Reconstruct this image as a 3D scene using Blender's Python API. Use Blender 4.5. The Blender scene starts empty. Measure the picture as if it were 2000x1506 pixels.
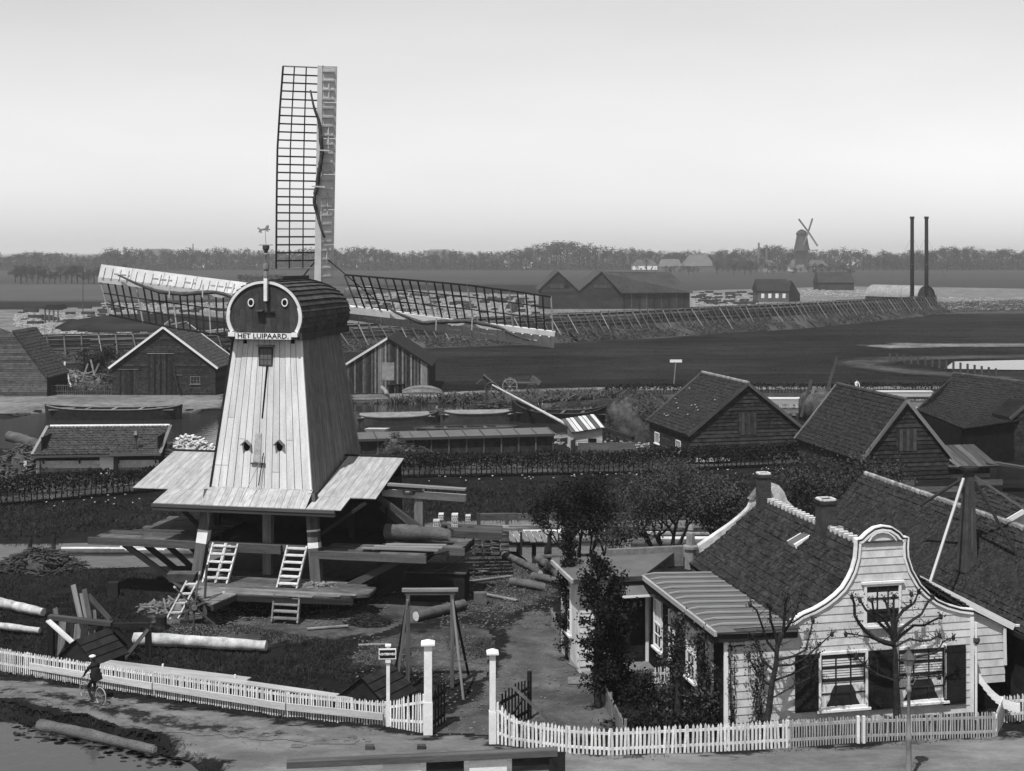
import bpy, math, random
import numpy as np
from mathutils import Vector, Matrix

# ------------------------------------------------------------------ camera, sky, sun
scn = bpy.context.scene
COL = scn.collection
F, H, HY, CX = 2600.0, 16.5, 492.0, 1000.0      # focal length (in 2000 px wide frame), eye height, horizon row
cam = bpy.data.objects.new('camera', bpy.data.cameras.new('camera'))
COL.objects.link(cam)
cam.location = (0, 0, H)
cam.rotation_euler = (math.radians(90), 0, 0)
cam.data.sensor_width = 36.0
cam.data.lens = 36.0 * F / 2000.0
cam.data.shift_y = -(753.0 - HY) / 2000.0       # level camera with a dropped front, as on the plate camera
cam.data.clip_start = 0.5
cam.data.clip_end = 60000
scn.camera = cam

SUNV = Vector((-0.95, -1.80, 3.75)).normalized()   # direction towards the sun
world = bpy.data.worlds.new('World'); scn.world = world; world.use_nodes = True
nt = world.node_tree; nt.nodes.clear()
sky = nt.nodes.new('ShaderNodeTexSky'); sky.sky_type = 'NISHITA'; sky.sun_disc = False
sky.sun_elevation = math.asin(SUNV.z); sky.sun_rotation = math.atan2(SUNV.x, SUNV.y) % (2 * math.pi)
sky.dust_density = 0.5; sky.air_density = 1.0; sky.ozone_density = 1.0
sep = nt.nodes.new('ShaderNodeSeparateColor')       # the old plate only sees blue light: the sky without colour
bg = nt.nodes.new('ShaderNodeBackground'); bg.inputs['Strength'].default_value = 0.12
wo = nt.nodes.new('ShaderNodeOutputWorld')
nt.links.new(sky.outputs[0], sep.inputs[0]); gb = nt.nodes.new('ShaderNodeMath'); gb.operation = 'ADD'
hf = nt.nodes.new('ShaderNodeMath'); hf.operation = 'MULTIPLY'; hf.inputs[1].default_value = 0.5
nt.links.new(gb.outputs[0], hf.inputs[0])
gw = nt.nodes.new('ShaderNodeMath'); gw.operation = 'MULTIPLY'; gw.inputs[1].default_value = 0.95; nt.links.new(sep.outputs['Green'], gw.inputs[0]); nt.links.new(gw.outputs[0], gb.inputs[0])
bw = nt.nodes.new('ShaderNodeMath'); bw.operation = 'MULTIPLY'; bw.inputs[1].default_value = 1.05; nt.links.new(sep.outputs['Blue'], bw.inputs[0]); nt.links.new(bw.outputs[0], gb.inputs[1])
tcw = nt.nodes.new('ShaderNodeTexCoord'); mpw = nt.nodes.new('ShaderNodeMapping'); mpw.inputs['Scale'].default_value = (1, 1, 4); nzw = nt.nodes.new('ShaderNodeTexNoise'); nzw.inputs['Scale'].default_value = 2.2; nzw.inputs['Detail'].default_value = 5
nt.links.new(tcw.outputs['Generated'], mpw.inputs[0]); nt.links.new(mpw.outputs[0], nzw.inputs['Vector'])      # faint high veil of cloud
mrw = nt.nodes.new('ShaderNodeMapRange'); mrw.inputs[1].default_value = .3; mrw.inputs[2].default_value = .7; mrw.inputs[3].default_value = .94; mrw.inputs[4].default_value = 1.06; nt.links.new(nzw.outputs[0], mrw.inputs[0])
mlw = nt.nodes.new('ShaderNodeMath'); mlw.operation = 'MULTIPLY'; nt.links.new(hf.outputs[0], mlw.inputs[0]); nt.links.new(mrw.outputs[0], mlw.inputs[1]); nt.links.new(mlw.outputs[0], bg.inputs['Color'])
nt.links.new(bg.outputs[0], wo.inputs[0])
sun = bpy.data.objects.new('sun', bpy.data.lights.new('sun', 'SUN')); COL.objects.link(sun)
sun.data.energy = 4.9; sun.data.angle = math.radians(0.5); sun.data.color = (1, 1, 1)
sun.rotation_euler = SUNV.to_track_quat('Z', 'Y').to_euler()
scn.view_settings.view_transform = 'Standard'; scn.view_settings.look = 'None'
scn.view_settings.exposure = 0.25; scn.view_settings.gamma = 1.0; scn.view_settings.use_curve_mapping = False
scn.render.engine = 'CYCLES'
scn.cycles.max_bounces = 5; scn.cycles.volume_bounces = 1; scn.cycles.transparent_max_bounces = 8

rnd = random.Random(11)
NR = np.random.default_rng(5)

# ------------------------------------------------------------------ materials (all neutral greys)
MATS = {}
def mat(name, lo, hi=None, sc=2.0, st=(1, 1, 1), rough=0.85, bump=0.25, bs=18.0, rv=0.0, spec=0.03, metal=0.0, det=6.0, fine=0.0, fs=30.0):
    """grey material: two-scale noise between lo and hi, tone shift per object, bump"""
    if hi is None: hi = lo
    m = bpy.data.materials.new(name); m.use_nodes = True; t = m.node_tree; N = t.nodes; Lk = t.links.new
    bs_ = N['Principled BSDF']
    bs_.inputs['Roughness'].default_value = rough; bs_.inputs['Specular IOR Level'].default_value = spec
    bs_.inputs['Metallic'].default_value = metal
    tc = N.new('ShaderNodeTexCoord'); oi = N.new('ShaderNodeObjectInfo')
    off = N.new('ShaderNodeVectorMath'); off.operation = 'MULTIPLY_ADD'
    off.inputs[1].default_value = st
    cmb = N.new('ShaderNodeCombineXYZ'); mr = N.new('ShaderNodeMath'); mr.operation = 'MULTIPLY'; mr.inputs[1].default_value = 57.0
    Lk(oi.outputs['Random'], mr.inputs[0]); Lk(mr.outputs[0], cmb.inputs[0]); Lk(mr.outputs[0], cmb.inputs[1])
    Lk(tc.outputs['Object'], off.inputs[0]); Lk(cmb.outputs[0], off.inputs[2])
    n1 = N.new('ShaderNodeTexNoise'); n1.inputs['Scale'].default_value = sc; n1.inputs['Detail'].default_value = det
    n1.inputs['Roughness'].default_value = 0.62
    Lk(off.outputs[0], n1.inputs['Vector'])
    n2 = N.new('ShaderNodeTexNoise'); n2.inputs['Scale'].default_value = fs; n2.inputs['Detail'].default_value = 3
    Lk(off.outputs[0], n2.inputs['Vector'])
    r1 = N.new('ShaderNodeMapRange'); r1.inputs[1].default_value = 0.3; r1.inputs[2].default_value = 0.7
    Lk(n1.outputs[0], r1.inputs[0])
    mx = N.new('ShaderNodeMapRange'); mx.inputs[3].default_value = lo; mx.inputs[4].default_value = hi
    Lk(r1.outputs[0], mx.inputs[0])
    v = mx.outputs[0]
    if fine:
        a = N.new('ShaderNodeMapRange'); a.inputs[1].default_value = 0.35; a.inputs[2].default_value = 0.65
        a.inputs[3].default_value = 1 - fine; a.inputs[4].default_value = 1 + fine
        Lk(n2.outputs[0], a.inputs[0]); q = N.new('ShaderNodeMath'); q.operation = 'MULTIPLY'
        Lk(v, q.inputs[0]); Lk(a.outputs[0], q.inputs[1]); v = q.outputs[0]
    if rv:
        a = N.new('ShaderNodeMapRange'); a.inputs[3].default_value = 1 - rv; a.inputs[4].default_value = 1 + rv
        Lk(oi.outputs['Random'], a.inputs[0]); q = N.new('ShaderNodeMath'); q.operation = 'MULTIPLY'
        Lk(v, q.inputs[0]); Lk(a.outputs[0], q.inputs[1]); v = q.outputs[0]
    Lk(v, bs_.inputs['Base Color'])
    if bump:
        b = N.new('ShaderNodeBump'); b.inputs['Strength'].default_value = bump; b.inputs['Distance'].default_value = 0.04
        n3 = N.new('ShaderNodeTexNoise'); n3.inputs['Scale'].default_value = bs; n3.inputs['Detail'].default_value = 5
        Lk(off.outputs[0], n3.inputs['Vector']); Lk(n3.outputs[0], b.inputs['Height']); Lk(b.outputs[0], bs_.inputs['Normal'])
    m['v'] = v.node.name
    MATS[name] = m
    return m

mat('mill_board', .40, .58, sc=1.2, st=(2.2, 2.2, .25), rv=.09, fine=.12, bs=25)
mat('mill_board_shaded', .11, .18, sc=1.3, rv=.14, fine=.15, bs=25)  # front board paint darkened: shade of the mill's side put into the colour
mat('roof_board', .21, .38, sc=1.2, st=(3.5, .35, 3.5), rv=.12, fine=.15, bs=25)
mat('white_paint', 0.5, 0.66, sc=1.5, rv=.05, fine=.10, bump=.15)
mat('white_clapboard', 0.34, 0.54, sc=1.1, st=(2.2, 1, 1), rv=.08, fine=.12)
mat('picket_white', 0.42, 0.6, sc=1.6, rv=.22, fine=.2, bump=.1)
mat('cap_dark', 0.03, 0.055, sc=2, rv=.18, fine=.2)
mat('cap_side', 0.025, 0.075, sc=1.5, rv=.25, fine=.2)
mat('tarred', 0.008, 0.02, sc=1.6, rv=.35, fine=.25)
mat('tarred_worn', 0.01, 0.042, sc=2.2, rv=.35, fine=.3)
mat('old_wood', 0.04, 0.1, sc=1.8, rv=.3, fine=.25)
mat('grey_wood', 0.1, 0.2, sc=1.6, rv=.25, fine=.2)
mat('pale_wood', 0.32, 0.52, sc=1.8, rv=.2, fine=.2)
mat('beam_dark', 0.012, 0.028, sc=2, rv=.2, fine=.2)
mat('beam_mid', 0.035, 0.07, sc=2, rv=.2, fine=.2)
mat('lattice', 0.015, 0.035, sc=3, rv=.2)
mat('lattice_pale', .18, .28, sc=3, rv=.2)
mat('stock_wood', .42, .55, sc=1.5, fine=.08)
mat('sail_board', .38, .50, sc=2, rv=.10, fine=.08)
mat('cloth_dark', 0.04, 0.08, sc=4, rough=.95, bump=.6, bs=10)
mat('cloth_black', .012, .02, sc=6, rough=.95)
mat('cloth_pale', .5, .62, sc=6, rough=.95)
mat('skin', .28, .33, sc=6, rough=.6, bump=0)
mat('hair', .03, .04, sc=8, rough=.8)
mat('picket_grey', .2, .34, sc=1.6, rv=.15, fine=.12, bump=.1)
mat('yard_timber', 0.09, 0.5, sc=3, rough=.95, fine=.3, fs=5)
mat('tile', 0.01, 0.034, sc=2.5, rv=.1, fine=.45, fs=9, rough=.8)
mat('tile_pale', 0.025, 0.07, sc=2.5, rv=.1, fine=.4, fs=9)
mat('ridge_tile', 0.12, 0.26, sc=3, rv=.25, fine=.2)
mat('mortar_white', 0.42, 0.58, sc=4, fine=.15)
mat('plaster_worn', 0.2, 0.6, sc=1.4, fine=.25, bump=.5, bs=8)
mat('brick', 0.025, 0.06, sc=3, rv=.25, fine=.3)
mat('brick_mortar', 0.09, 0.16, sc=5, fine=.2)
mat('zinc', 0.065, 0.1, sc=1.2, rough=.6, fine=.1, spec=.4)
mat('zinc_pale', 0.22, 0.32, sc=1.2, rough=.6)
mat('door_dark', 0.008, 0.014, sc=2, rough=.5, bump=.1)
mat('shutter', 0.01, 0.02, sc=2.5, rough=.6, fine=.2)
mat('interior', .006, .008, bump=0)
mat('glass', .015, .02, rough=.08, bump=0, spec=.5)
mat('curtain_cloth', .30, .62, sc=3, st=(7, 7, .6), bump=0)
mat('blind', .5, .62, sc=3, bump=0)
mat('iron', .03, .05, sc=4, rough=.5, spec=.4)
mat('iron_pale', 0.12, 0.2, sc=5, rough=.5, spec=.4)
mat('bark', 0.012, 0.035, sc=4, rough=.95, bump=.8, bs=12)
mat('leaf', 0.014, 0.07, sc=1.1, rough=.75, bump=0, rv=.15, fine=.4, fs=6)
mat('leaf_dark', 0.006, 0.022, sc=.9, rough=.8, bump=0, rv=.15, fine=.4, fs=5)
mat('leaf_far', 0.014, 0.045, sc=.08, rough=.9, bump=0, rv=.3)
mat('hay', 0.018, 0.09, sc=1.5, rough=.95, bump=.9, bs=9, fine=.3, fs=14)
mat('chips', 0.2, 0.5, sc=3, rough=.95, rv=.3, fine=.3, fs=5)
mat('log', 0.05, 0.11, sc=2, st=(.5, 1, 1), rough=.9, bump=.6, fine=.25)
mat('log_pale', .16, .5, sc=2.5, rough=.85, bump=.5, fine=.2)
mat('log_end', .35, .5, sc=4)
mat('grass_blade', 0.008, 0.032, sc=.5, rough=.85, bump=0, fine=.4, fs=3)
mat('reed', 0.03, 0.08, sc=.6, rough=.9, bump=0, fine=.4, fs=3)
mat('black_print', .012, bump=0)
mat('farm_roof', 0.06, 0.1, sc=.3, rv=.25)
mat('farm_wall', 0.08, 0.14, sc=.3, rv=.3)
mat('farm_white', .55, .65, sc=.3, rv=.1)
mat('barn_wall_far', 0.02, 0.04, sc=.4, rv=.2, fine=.2, fs=4)
mat('barn_roof_far', 0.035, 0.06, sc=.3, rv=.1, fine=.25, fs=3)
mat('corrugated', 0.14, 0.26, sc=.5, fine=.15, fs=4, rough=.6)
mat('rope', .2, .3, sc=6)

def ground_mat(name, lo, hi, sc, mid=None, midamt=0.5, bump=.6, edge=None, fine=.4, fs=2.0, rough=.95, st=(1, 1, 1)):
    """ground: world-scale noise mix, optional blend into grass along the ragged edge (attribute 'e')"""
    m = bpy.data.materials.new(name); m.use_nodes = True; t = m.node_tree; N = t.nodes; Lk = t.links.new
    B = N['Principled BSDF']; B.inputs['Roughness'].default_value = rough; B.inputs['Specular IOR Level'].default_value = .02
    geo = N.new('ShaderNodeNewGeometry')
    sc_ = N.new('ShaderNodeVectorMath'); sc_.operation = 'MULTIPLY'; sc_.inputs[1].default_value = st
    Lk(geo.outputs['Position'], sc_.inputs[0])
    def noise(s, d=6, r=.6):
        n = N.new('ShaderNodeTexNoise'); n.inputs['Scale'].default_value = s; n.inputs['Detail'].default_value = d
        n.inputs['Roughness'].default_value = r; Lk(sc_.outputs[0], n.inputs['Vector']); return n.outputs[0]
    def mapr(x, a, b, c, d):
        q = N.new('ShaderNodeMapRange'); q.inputs[1].default_value = a; q.inputs[2].default_value = b
        q.inputs[3].default_value = c; q.inputs[4].default_value = d; Lk(x, q.inputs[0]); return q.outputs[0]
    def mul(a, b):
        q = N.new('ShaderNodeMath'); q.operation = 'MULTIPLY'; Lk(a, q.inputs[0]); Lk(b, q.inputs[1]); return q.outputs[0]
    v = mapr(noise(sc), .32, .68, lo, hi)
    v = mul(v, mapr(noise(fs, 8, .7), .3, .7, 1 - fine, 1 + fine))
    v = mul(v, mapr(noise(fs * 6, 4, .7), .3, .7, 1 - fine * .6, 1 + fine * .6))
    if mid is not None:
        k = mapr(noise(sc * 1.7 + .013, 7, .65), .5, .62, 0, midamt)
        q = N.new('ShaderNodeMix'); q.data_type = 'FLOAT'; Lk(k, q.inputs[0]); Lk(v, q.inputs[2]); q.inputs[3].default_value = mid
        v = q.outputs[0]
    if edge is not None:
        at = N.new('ShaderNodeAttribute'); at.attribute_name = 'e'
        s = N.new('ShaderNodeMath'); s.operation = 'ADD'; Lk(at.outputs['Fac'], s.inputs[0]); Lk(mapr(noise(fs * 1.2, 8, .7), .3, .7, -.45, .45), s.inputs[1])
        k = mapr(s.outputs[0], .35, .65, 0, 1)
        g = mapr(noise(fs, 8, .7), .3, .7, edge * .6, edge * 1.5)
        q = N.new('ShaderNodeMix'); q.data_type = 'FLOAT'; Lk(k, q.inputs[0]); Lk(g, q.inputs[2]); Lk(v, q.inputs[3]); v = q.outputs[0]
    Lk(v, B.inputs['Base Color'])
    b = N.new('ShaderNodeBump'); b.inputs['Strength'].default_value = bump; b.inputs['Distance'].default_value = .12
    Lk(noise(fs * 5, 7, .7), b.inputs['Height']); Lk(b.outputs[0], B.inputs['Normal'])
    MATS[name] = m; return m
ground_mat('grass_ground', .006, .016, .09, mid=.03, midamt=.35, fs=1.3, fine=.4)
ground_mat('field_ground', .004, .018, .035, mid=.028, midamt=.6, fs=.35, fine=.65, st=(.35, 1, 1))
ground_mat('field_pale', .045, .065, .01, fs=.1, fine=.15, st=(.3, 1, 1), edge=.03)
ground_mat('field_mid', .03, .04, .01, fs=.1, fine=.15, st=(.3, 1, 1), edge=.03)
ground_mat('dirt_road', .10, .17, .25, mid=.06, midamt=.5, fs=1.2, fine=.22, edge=.011, st=(.6, 1.3, 1))
ground_mat('dirt_yard', .035, .085, .3, mid=.02, midamt=.75, fs=1.6, edge=.011)
ground_mat('dirt_pale', .09, .17, .12, mid=.05, midamt=.6, fs=1.0, edge=.03)
ground_mat('garden_soil', .012, .025, .3, fs=2.0, edge=.03)
ground_mat('dirt_lane', .05, .10, .25, mid=.03, midamt=.6, fs=1.2, fine=.3, edge=.011)
ground_mat('verge_ground', .010, .028, .3, fs=1.5, edge=.11)
ground_mat('bank_ground', .02, .055, .12, mid=.09, midamt=.5, fs=.6, fine=.5, edge=.018)

def water_mat(nm, c, bmp):
    m = bpy.data.materials.new(nm); m.use_nodes = True; t = m.node_tree; N = t.nodes; Lk = t.links.new
    B = N['Principled BSDF']; B.inputs['Base Color'].default_value = (c, c, c, 1); B.inputs['Roughness'].default_value = .03
    B.inputs['IOR'].default_value = 1.33; B.inputs['Specular IOR Level'].default_value = .5
    geo = N.new('ShaderNodeNewGeometry'); n = N.new('ShaderNodeTexNoise'); n.inputs['Scale'].default_value = 1.6; n.inputs['Detail'].default_value = 4
    Lk(geo.outputs['Position'], n.inputs['Vector'])
    b = N.new('ShaderNodeBump'); b.inputs['Strength'].default_value = bmp; b.inputs['Distance'].default_value = .05
    Lk(n.outputs[0], b.inputs['Height']); Lk(b.outputs[0], B.inputs['Normal']); MATS[nm] = m
water_mat('water', .02, .35)
water_mat('muddy_water', .055, .25)

# ------------------------------------------------------------------ helpers
def P(px, py, Y):
    return Vector(((px - CX) * Y / F, Y, H - (py - HY) * Y / F))
def G(px, py, z=0.0):
    Y = F * (H - z) / (py - HY)
    return Vector(((px - CX) * Y / F, Y, z))

class MB:
    """collects geometry for ONE mesh object"""
    def __init__(s): s.v = []; s.f = []
    def quad(s, *p):
        n = len(s.v); s.v += [tuple(q) for q in p]; s.f.append(tuple(range(n, n + len(p))))
    def hexa(s, p):
        n = len(s.v); s.v += [tuple(q) for q in p]
        for a in ((3, 2, 1, 0), (4, 5, 6, 7), (0, 1, 5, 4), (1, 2, 6, 5), (2, 3, 7, 6), (3, 0, 4, 7)):
            s.f.append(tuple(n + i for i in a))
    def box(s, x0, x1, y0, y1, z0, z1):
        s.hexa([(x0, y0, z0), (x1, y0, z0), (x1, y1, z0), (x0, y1, z0), (x0, y0, z1), (x1, y0, z1), (x1, y1, z1), (x0, y1, z1)])
    def beam(s, a, b, w, h, up=(0, 0, 1), w2=None, h2=None):
        a = Vector(a); b = Vector(b); d = (b - a).normalized(); up = Vector(up)
        if abs(d.dot(up.normalized())) > .985: up = Vector((0, 1, 0))
        x = d.cross(up).normalized(); z = x.cross(d).normalized()
        w2 = w if w2 is None else w2; h2 = h if h2 is None else h2
        r0 = [a + x * sx * w / 2 + z * sz * h / 2 for sx, sz in ((-1, -1), (1, -1), (1, 1), (-1, 1))]
        r1 = [b + x * sx * w2 / 2 + z * sz * h2 / 2 for sx, sz in ((-1, -1), (1, -1), (1, 1), (-1, 1))]
        s.hexa(r0 + r1)
    def tube(s, pts, rad, n=8, cap=True):
        pts = [Vector(p) for p in pts]
        if not hasattr(rad, '__len__'): rad = [rad] * len(pts)
        rings = []; up = Vector((.13, .21, .97))
        for i, p in enumerate(pts):
            d = (pts[min(i + 1, len(pts) - 1)] - pts[max(i - 1, 0)]).normalized()
            u = up if abs(d.dot(up)) < .95 else Vector((1, .1, 0))
            x = d.cross(u).normalized(); y = d.cross(x).normalized(); b = len(s.v)
            for k in range(n):
                a = 2 * math.pi * k / n
                s.v.append(tuple(p + (x * math.cos(a) + y * math.sin(a)) * rad[i]))
            rings.append(b)
        for i in range(len(rings) - 1):
            for k in range(n):
                s.f.append((rings[i] + k, rings[i] + (k + 1) % n, rings[i + 1] + (k + 1) % n, rings[i + 1] + k))
        if cap:
            s.f.append(tuple(rings[0] + k for k in reversed(range(n)))); s.f.append(tuple(rings[-1] + k for k in range(n)))
    def lathe(s, c, prof, n=12):
        c = Vector(c); rings = []
        for r, z in prof:
            b = len(s.v); rings.append(b)
            for k in range(n):
                a = 2 * math.pi * k / n; s.v.append((c.x + r * math.cos(a), c.y + r * math.sin(a), c.z + z))
        for i in range(len(rings) - 1):
            for k in range(n):
                s.f.append((rings[i] + k, rings[i] + (k + 1) % n, rings[i + 1] + (k + 1) % n, rings[i + 1] + k))
        s.f.append(tuple(rings[0] + k for k in reversed(range(n)))); s.f.append(tuple(rings[-1] + k for k in range(n)))
    def prism(s, ring0, ring1):
        n = len(ring0); b = len(s.v); s.v += [tuple(p) for p in ring0] + [tuple(p) for p in ring1]
        s.f.append(tuple(b + i for i in reversed(range(n)))); s.f.append(tuple(b + n + i for i in range(n)))
        for i in range(n):
            j = (i + 1) % n; s.f.append((b + i, b + j, b + n + j, b + n + i))
    def rbox(s, c, sx, sy, sz, rot):
        M = rot.to_matrix() if hasattr(rot, 'to_matrix') else rot
        c = Vector(c); s.hexa([c + M @ Vector((x * sx / 2, y * sy / 2, z * sz / 2)) for z in (-1, 1) for x, y in ((-1, -1), (1, -1), (1, 1), (-1, 1))])
    def mesh(s, name, m, smooth=False):
        me = bpy.data.meshes.new(name); me.from_pydata(s.v, [], s.f); me.materials.append(MATS[m])
        if smooth: me.polygons.foreach_set('use_smooth', [True] * len(me.polygons))
        return me

def quads_mesh(name, V, m):
    """V: (n,4,3) array of quads -> mesh, fast"""
    V = np.asarray(V, dtype=np.float32); n = len(V)
    me = bpy.data.meshes.new(name); me.vertices.add(4 * n); me.vertices.foreach_set('co', V.reshape(-1))
    me.loops.add(4 * n); me.loops.foreach_set('vertex_index', np.arange(4 * n, dtype=np.int32))
    me.polygons.add(n); me.polygons.foreach_set('loop_start', np.arange(0, 4 * n, 4, dtype=np.int32))
    me.polygons.foreach_set('loop_total', np.full(n, 4, dtype=np.int32))
    me.update(calc_edges=True); me.materials.append(MATS[m]); return me
def leaf_quads(c, size, tilt=1.0, aspect=.7):
    """c (n,3) centres -> randomly turned small quads"""
    n = len(c); size = np.broadcast_to(size, (n,))[:, None]
    a = NR.normal(size=(n, 3)); a[:, 2] *= tilt; a /= np.linalg.norm(a, axis=1)[:, None]
    b = NR.normal(size=(n, 3)); b -= (b * a).sum(1)[:, None] * a; b /= np.linalg.norm(b, axis=1)[:, None]
    a = a * size * .5; b = b * size * .5 * aspect
    return np.stack([c - a, c + b, c + a, c - b], 1)

def link(o, parent=None):
    COL.objects.link(o)
    if parent is not None: o.parent = parent
    return o
def tagp(o, label=None, cat=None, group=None, kind=None):
    if label: o['label'] = label
    if cat: o['category'] = cat
    if group: o['group'] = group
    if kind: o['kind'] = kind
    return o
class Th:
    """a thing: Empty at its base; parts are given in its local frame"""
    def __init__(s, name, label, cat, loc=(0, 0, 0), rz=0.0, group=None):
        s.e = bpy.data.objects.new(name, None); s.e.empty_display_size = .3
        s.e.location = loc; s.e.rotation_euler = (0, 0, rz); COL.objects.link(s.e)
        tagp(s.e, label, cat, group)
        s.loc = Vector(loc); s.rz = rz; s.M = Matrix.Translation(s.loc) @ Matrix.Rotation(rz, 4, 'Z'); s.I = s.M.inverted()
    def L(s, p): return s.I @ Vector(p)
    def W(s, p): return s.M @ Vector(p)
    def part(s, name, mb, m, parent=None, label=None, kind=None, smooth=False):
        me = mb if isinstance(mb, bpy.types.Mesh) else mb.mesh(name, m, smooth)
        return tagp(link(bpy.data.objects.new(name, me), parent or s.e), label, kind=kind)
    def beam(s, name, a, b, w, h, m, parent=None, up=(0, 0, 1), label=None):
        o = bpy.data.objects.new(name, ubox(m)); o.matrix_basis = beam_matrix(a, b, w, h, up)
        return tagp(link(o, parent or s.e), label)
    def ray(s, px, py, ly=0.0):
        c = s.I @ Vector((0, 0, H)); d = s.I.to_3x3() @ Vector(((px - CX) / F, 1, -(py - HY) / F))
        t = (ly - c.y) / d.y; return c + d * t
    def rayx(s, px, py, lx=0.0):
        c = s.I @ Vector((0, 0, H)); d = s.I.to_3x3() @ Vector(((px - CX) / F, 1, -(py - HY) / F))
        t = (lx - c.x) / d.x; return c + d * t
UB = {}
def ubox(m):
    if m not in UB:
        b = MB(); b.box(-.5, .5, -.5, .5, -.5, .5); UB[m] = b.mesh('board_' + m, m)
    return UB[m]
def beam_matrix(a, b, w, h, up=(0, 0, 1)):
    a = Vector(a); b = Vector(b); d = b - a; ln = d.length; d.normalize(); up = Vector(up)
    if abs(d.dot(up.normalized())) > .985: up = Vector((0, 1, 0))
    x = d.cross(up).normalized(); z = x.cross(d).normalized()
    M = Matrix((d * ln, x * w, z * h)).transposed().to_4x4(); M.translation = (a + b) / 2
    return M
def single(name, mb, m, label, cat, loc, rz=0.0, group=None, smooth=False, kind=None):
    """thing that is one mesh; mb in local coords"""
    me = mb if isinstance(mb, bpy.types.Mesh) else mb.mesh(name, m, smooth)
    o = bpy.data.objects.new(name, me); o.location = loc; o.rotation_euler = (0, 0, rz); COL.objects.link(o)
    return tagp(o, label, cat, group, kind)
def struct(name, me, loc=(0, 0, 0)):
    o = bpy.data.objects.new(name, me); o.location = loc; COL.objects.link(o); o['kind'] = 'structure'; return o
def copy_tree(o, parent=None):
    c = o.copy(); COL.objects.link(c)
    if parent is not None: c.parent = parent
    for ch in o.children: copy_tree(ch, c)
    return c

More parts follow.
